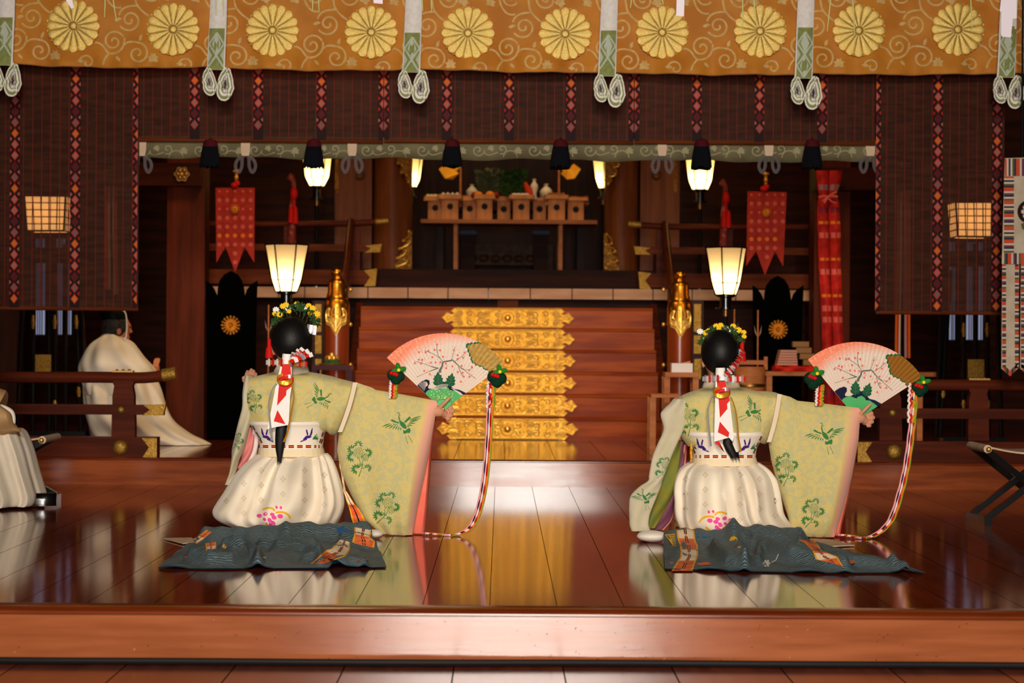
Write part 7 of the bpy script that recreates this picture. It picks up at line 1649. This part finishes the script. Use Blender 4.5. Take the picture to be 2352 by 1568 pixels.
fan('folding_fan', 'open folding fan with plum blossom and gold cloud in painted shade, held by the right dancer', (1969, 963), 178, radians(129.6), radians(33), 10.55, '',
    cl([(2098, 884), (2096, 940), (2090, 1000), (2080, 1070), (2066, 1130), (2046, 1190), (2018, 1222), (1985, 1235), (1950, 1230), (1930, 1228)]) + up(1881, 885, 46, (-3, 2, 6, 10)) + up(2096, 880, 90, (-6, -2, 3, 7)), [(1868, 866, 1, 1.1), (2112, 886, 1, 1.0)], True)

# ---------------------------------------------------------------- kneeling priest and the seated figure at the edge
D3 = 16.0; c = P(290, 1000, D3)
pr = thing('person', 'person in white robe and black cap kneeling behind the left fence, holding a wooden tablet', 'person', (c.x, D3, ZB))
p = lambda x, y, dd=0.0: P(x, y, D3 + dd)
hd_, ey, rot = head(p(268, 752), Vector((1, .45, -.05)), k=.98)
caps = [(p(265, 960), p(262, 890), .16, .14), (p(262, 890), p(255, 820), .15, .15), (p(255, 820), p(250, 785), .14, .07), (p(252, 785), p(266, 760), .055, .052), (p(215, 815, -.02), p(215, 890, -.08), .06, .045), (p(215, 890, -.08), p(330, 862, .08), .042, .028), (p(300, 812, .12), p(335, 860, .16), .06, .045), (p(335, 860, .16), p(352, 848, .12), .042, .028), (p(265, 960), p(350, 985, .05), .11, .07), (p(350, 985, .05), p(270, 1000, .1), .05, .04)]
hp = P(355, 846, D3 + .1)
caps += [(p(352, 848, .12), hp, .026, .028)] + [(hp + Vector((.0, -.02 + .012 * k, .02 - .014 * k)), hp + Vector((.03, -.028 + .012 * k, .016 - .014 * k)), .0095, .008) for k in range(4)] + [(hp + Vector((.03, -.028 + .012 * k, .016 - .014 * k)), hp + Vector((.024, .004 + .008 * k, .010 - .014 * k)), .008, .0075) for k in range(4)] + [(hp + Vector((-.004, -.012, .022)), hp + Vector((.018, -.012, .045)), .010, .008)]
body(pr, caps, hd_, 'skin_tan', .007); eyes_of(pr, ey)
mb = MB(); H = p(268, 752); mb.ell(H + Vector((-.012, -.008, .012)), .084, .092, .098, nu=24, nv=16, rot=rot); h_ = mb.build('hair', 'hair_grey', pr)
mb = MB(); Hc = p(262, 726); mb.lathe([(.085, -.03), (.088, .0), (.086, .05), (.07, .07), (.02, .076)], Hc, 24, tilt=Matrix.Rotation(-.1, 3, 'Y')); mb.ell(Hc + Vector((-.07, -.02, .07)), .035, .035, .09, nu=14, nv=10); ca = mb.build('cap', 'black_matte', pr)
mb = MB(); mb.tube([p(x, y, -.095) for x, y in smooth2([(268, 712), (282, 713), (289, 722), (291, 745), (290, 770), (286, 782)])], .005, 6); mb.build('chin_cord', 'paper_white', ca)
fo = lambda a, t, x: .034 * sin(a * 5 + t * 7 + .6) * t ** .6 + .022 * sin(a * 9 - t * 6 + 2) * t
mb = MB(); row_loft(mb, [(764, 242, 268, .06, 0), (772, 234, 280, .10, 0), (786, 214, 304, .16, 0), (802, 201, 318, .2, 0), (822, 190, 334, .22, 0), (840, 184, 350, .23, 0), (856, 184, 358, .23, 0), (872, 187, 355, .23, 0), (890, 192, 340, .22, 0), (905, 196, 330, .2, 0)], D3, 90, fo, .85); mb.build('robe_upper', 'white_robe', pr)
mb = MB(); row_loft(mb, [(878, 192, 358, .21, .01), (900, 194, 368, .23, 0), (925, 195, 378, .24, 0), (950, 198, 390, .25, 0), (970, 202, 403, .26, 0), (985, 206, 420, .26, 0), (1000, 212, 442, .26, 0), (1012, 220, 470, .25, 0), (1020, 228, 484, .24, 0), (1026, 236, 486, .22, 0)], D3, 110, lambda a, t, x: .04 * sin(a * 6 + t * 6 + 1) * (1 - .5 * t) + .02 * sin(a * 11 - t * 5) * (1 - .3 * t), .85, zmin=ZB + .003); mb.build('robe_skirt', 'white_robe', pr)
mb = MB(); row_loft(mb, [(758, 243, 272, .055, 0), (764, 240, 275, .062, 0), (772, 235, 279, .075, 0)], D3 - .01, 40, None, .9, 3); mb.build('collar', 'white_cloth', pr)
tb = MB(); a, b = P(352, 862, D3 + .08), P(362, 822, D3 + .08); tb.ribbon([a, a.lerp(b, .5), b.lerp(a, .1), b], [Vector((.014, 0, 0)), Vector((.018, 0, 0)), Vector((.02, 0, 0)), Vector((.012, 0, 0))], Vector((0, .004, 0)))
tag(tb.build('wooden_tablet', 'tan_wood', loc=a), 'small wooden tablet held by the kneeling priest at left', 'tablet')
D4 = 12.2; c = P(0, 1180, D4)
ps = thing('person', 'person in white and tan robes seated on a stool, cut off by the left edge', 'person', (c.x, D4, 0))
p = lambda x, y, dd=0.0: P(x, y, D4 + dd)
hd_, ey, rot = head(p(-95, 640), Vector((1, .1, -.1)))
kn1, kn2 = p(18, 1002, -.10), p(10, 1000, .12)
caps = [(p(-100, 985), p(-100, 880), .15, .14), (p(-100, 880), p(-98, 780), .14, .16), (p(-98, 780), p(-96, 700), .13, .055), (p(-96, 700), p(-95, 660), .055, .05), (p(-95, 755, -.14), p(-90, 880, -.2), .055, .045), (p(-90, 880, -.2), p(-2, 950, -.18), .042, .026), (p(-95, 755, .16), p(-85, 880, .2), .055, .045), (p(-85, 880, .2), p(0, 945, .05), .042, .026), (p(-90, 990, -.08), kn1, .085, .06), (p(-90, 990, .1), kn2, .085, .06), (kn1, p(40, 1140, -.05), .055, .04), (kn2, p(30, 1135, .12), .055, .04), (p(40, 1140, -.05), p(80, 1152, -.05), .036, .026)]
hp = p(8, 952, -.19)
caps += [(p(-2, 950, -.18), hp, .026, .028)] + [(hp + Vector((.0, -.01 + .012 * k, .02 - .014 * k)), hp + Vector((.036, -.016 + .01 * k, .012 - .014 * k)), .0098, .0085) for k in range(4)] + [(hp + Vector((.036, -.016 + .01 * k, .012 - .014 * k)), hp + Vector((.036, .008 + .008 * k, -.012 - .01 * k)), .0085, .0075) for k in range(4)] + [(hp + Vector((.0, -.02, .02)), hp + Vector((.028, -.03, .03)), .0105, .008)]
body(ps, caps, hd_, 'skin_tan', .007); eyes_of(ps, ey)
mb = MB(); mb.ell(p(-95, 640) + Vector((-.01, 0, .012)), .08, .098, .1, nu=20, nv=14, rot=rot); mb.build('hair', 'hair_grey', ps)
mb = MB(); mb.lathe([(.085, 0), (.088, .04), (.08, .08), (.03, .1)], p(-97, 610), 24); mb.build('cap', 'black_matte', ps)
M('tan_robe', (188, 150, 104), .75, c2=(172, 132, 88), scale=6)
mb = MB(); row_loft(mb, [(720, -125, -70, .08, 0), (750, -160, -40, .18, 0), (800, -165, -35, .21, 0), (880, -165, -40, .21, 0), (950, -160, -40, .20, 0), (990, -160, -50, .19, 0)], D4, 60, fo, .85); mb.build('robe_upper', 'tan_robe', ps)
mb = MB(); bag(mb, [(-70, 860), (-30, 900), (4, 930), (26, 948)], [(26, 948), (31, 965), (40, 980), (53, 990)], [(-70, 1000), (-20, 1001), (10, 1001), (53, 991)], [(-70, 860), (-75, 900), (-75, 950), (-70, 1000)], D4 - .20, .07, lambda u, v: .03 * sin(u * 4 + v * 5)); mb.build('robe_sleeve', 'tan_robe', ps, recalc=False)
for dd in (-.16, .18):
    mb = MB(); mb.tube([p(-95, 745, dd * .8), p(-95, 790, dd), p(-90, 880, dd * 1.25), p(-50, 925, dd * 1.2), p(-12, 945, dd * 1.1)], [.08, .085, .10, .11, .12], 20); mb.build('upper_sleeve', 'tan_robe', ps)
mb = MB(); mb.tube([p(x, y, -.22) for x, y in smooth2([(0, 933), (14, 938), (26, 946), (30, 958), (30, 972)])], .012, 8); mb.build('white_cuff', 'white_cloth', ps)
mb = MB(); row_loft(mb, [(984, -150, 50, .22, 0), (992, -152, 58, .24, 0), (1010, -150, 66, .25, 0), (1040, -140, 76, .25, 0), (1080, -125, 86, .25, 0), (1115, -110, 96, .25, 0), (1140, -100, 101, .25, 0), (1160, -95, 90, .245, 0), (1176, -90, 50, .24, 0)], D4, 120, lambda a, t, x: .034 * sin(a * 9 + 1.2) * (.3 + t) + .01 * sin(a * 23), .85, zmin=.012); mb.build('robe_skirt', 'white_robe', ps)
for dd, px in ((-.06, 84), (.16, 60)):
    a = p(px, 1166, dd); a.z = 0
    mb = MB(); mb.loft([[a + Vector((x, y * w_, z)) for y, z in ((-.045, .012), (-.05, .05), (-.03, .075), (.03, .075), (.05, .05), (.045, .012))] for x, w_ in ((-.10, .8), (-.06, 1), (.04, 1), (.085, .7), (.10, .3))]); mb.build('black_clog', 'black_lacquer', ps)
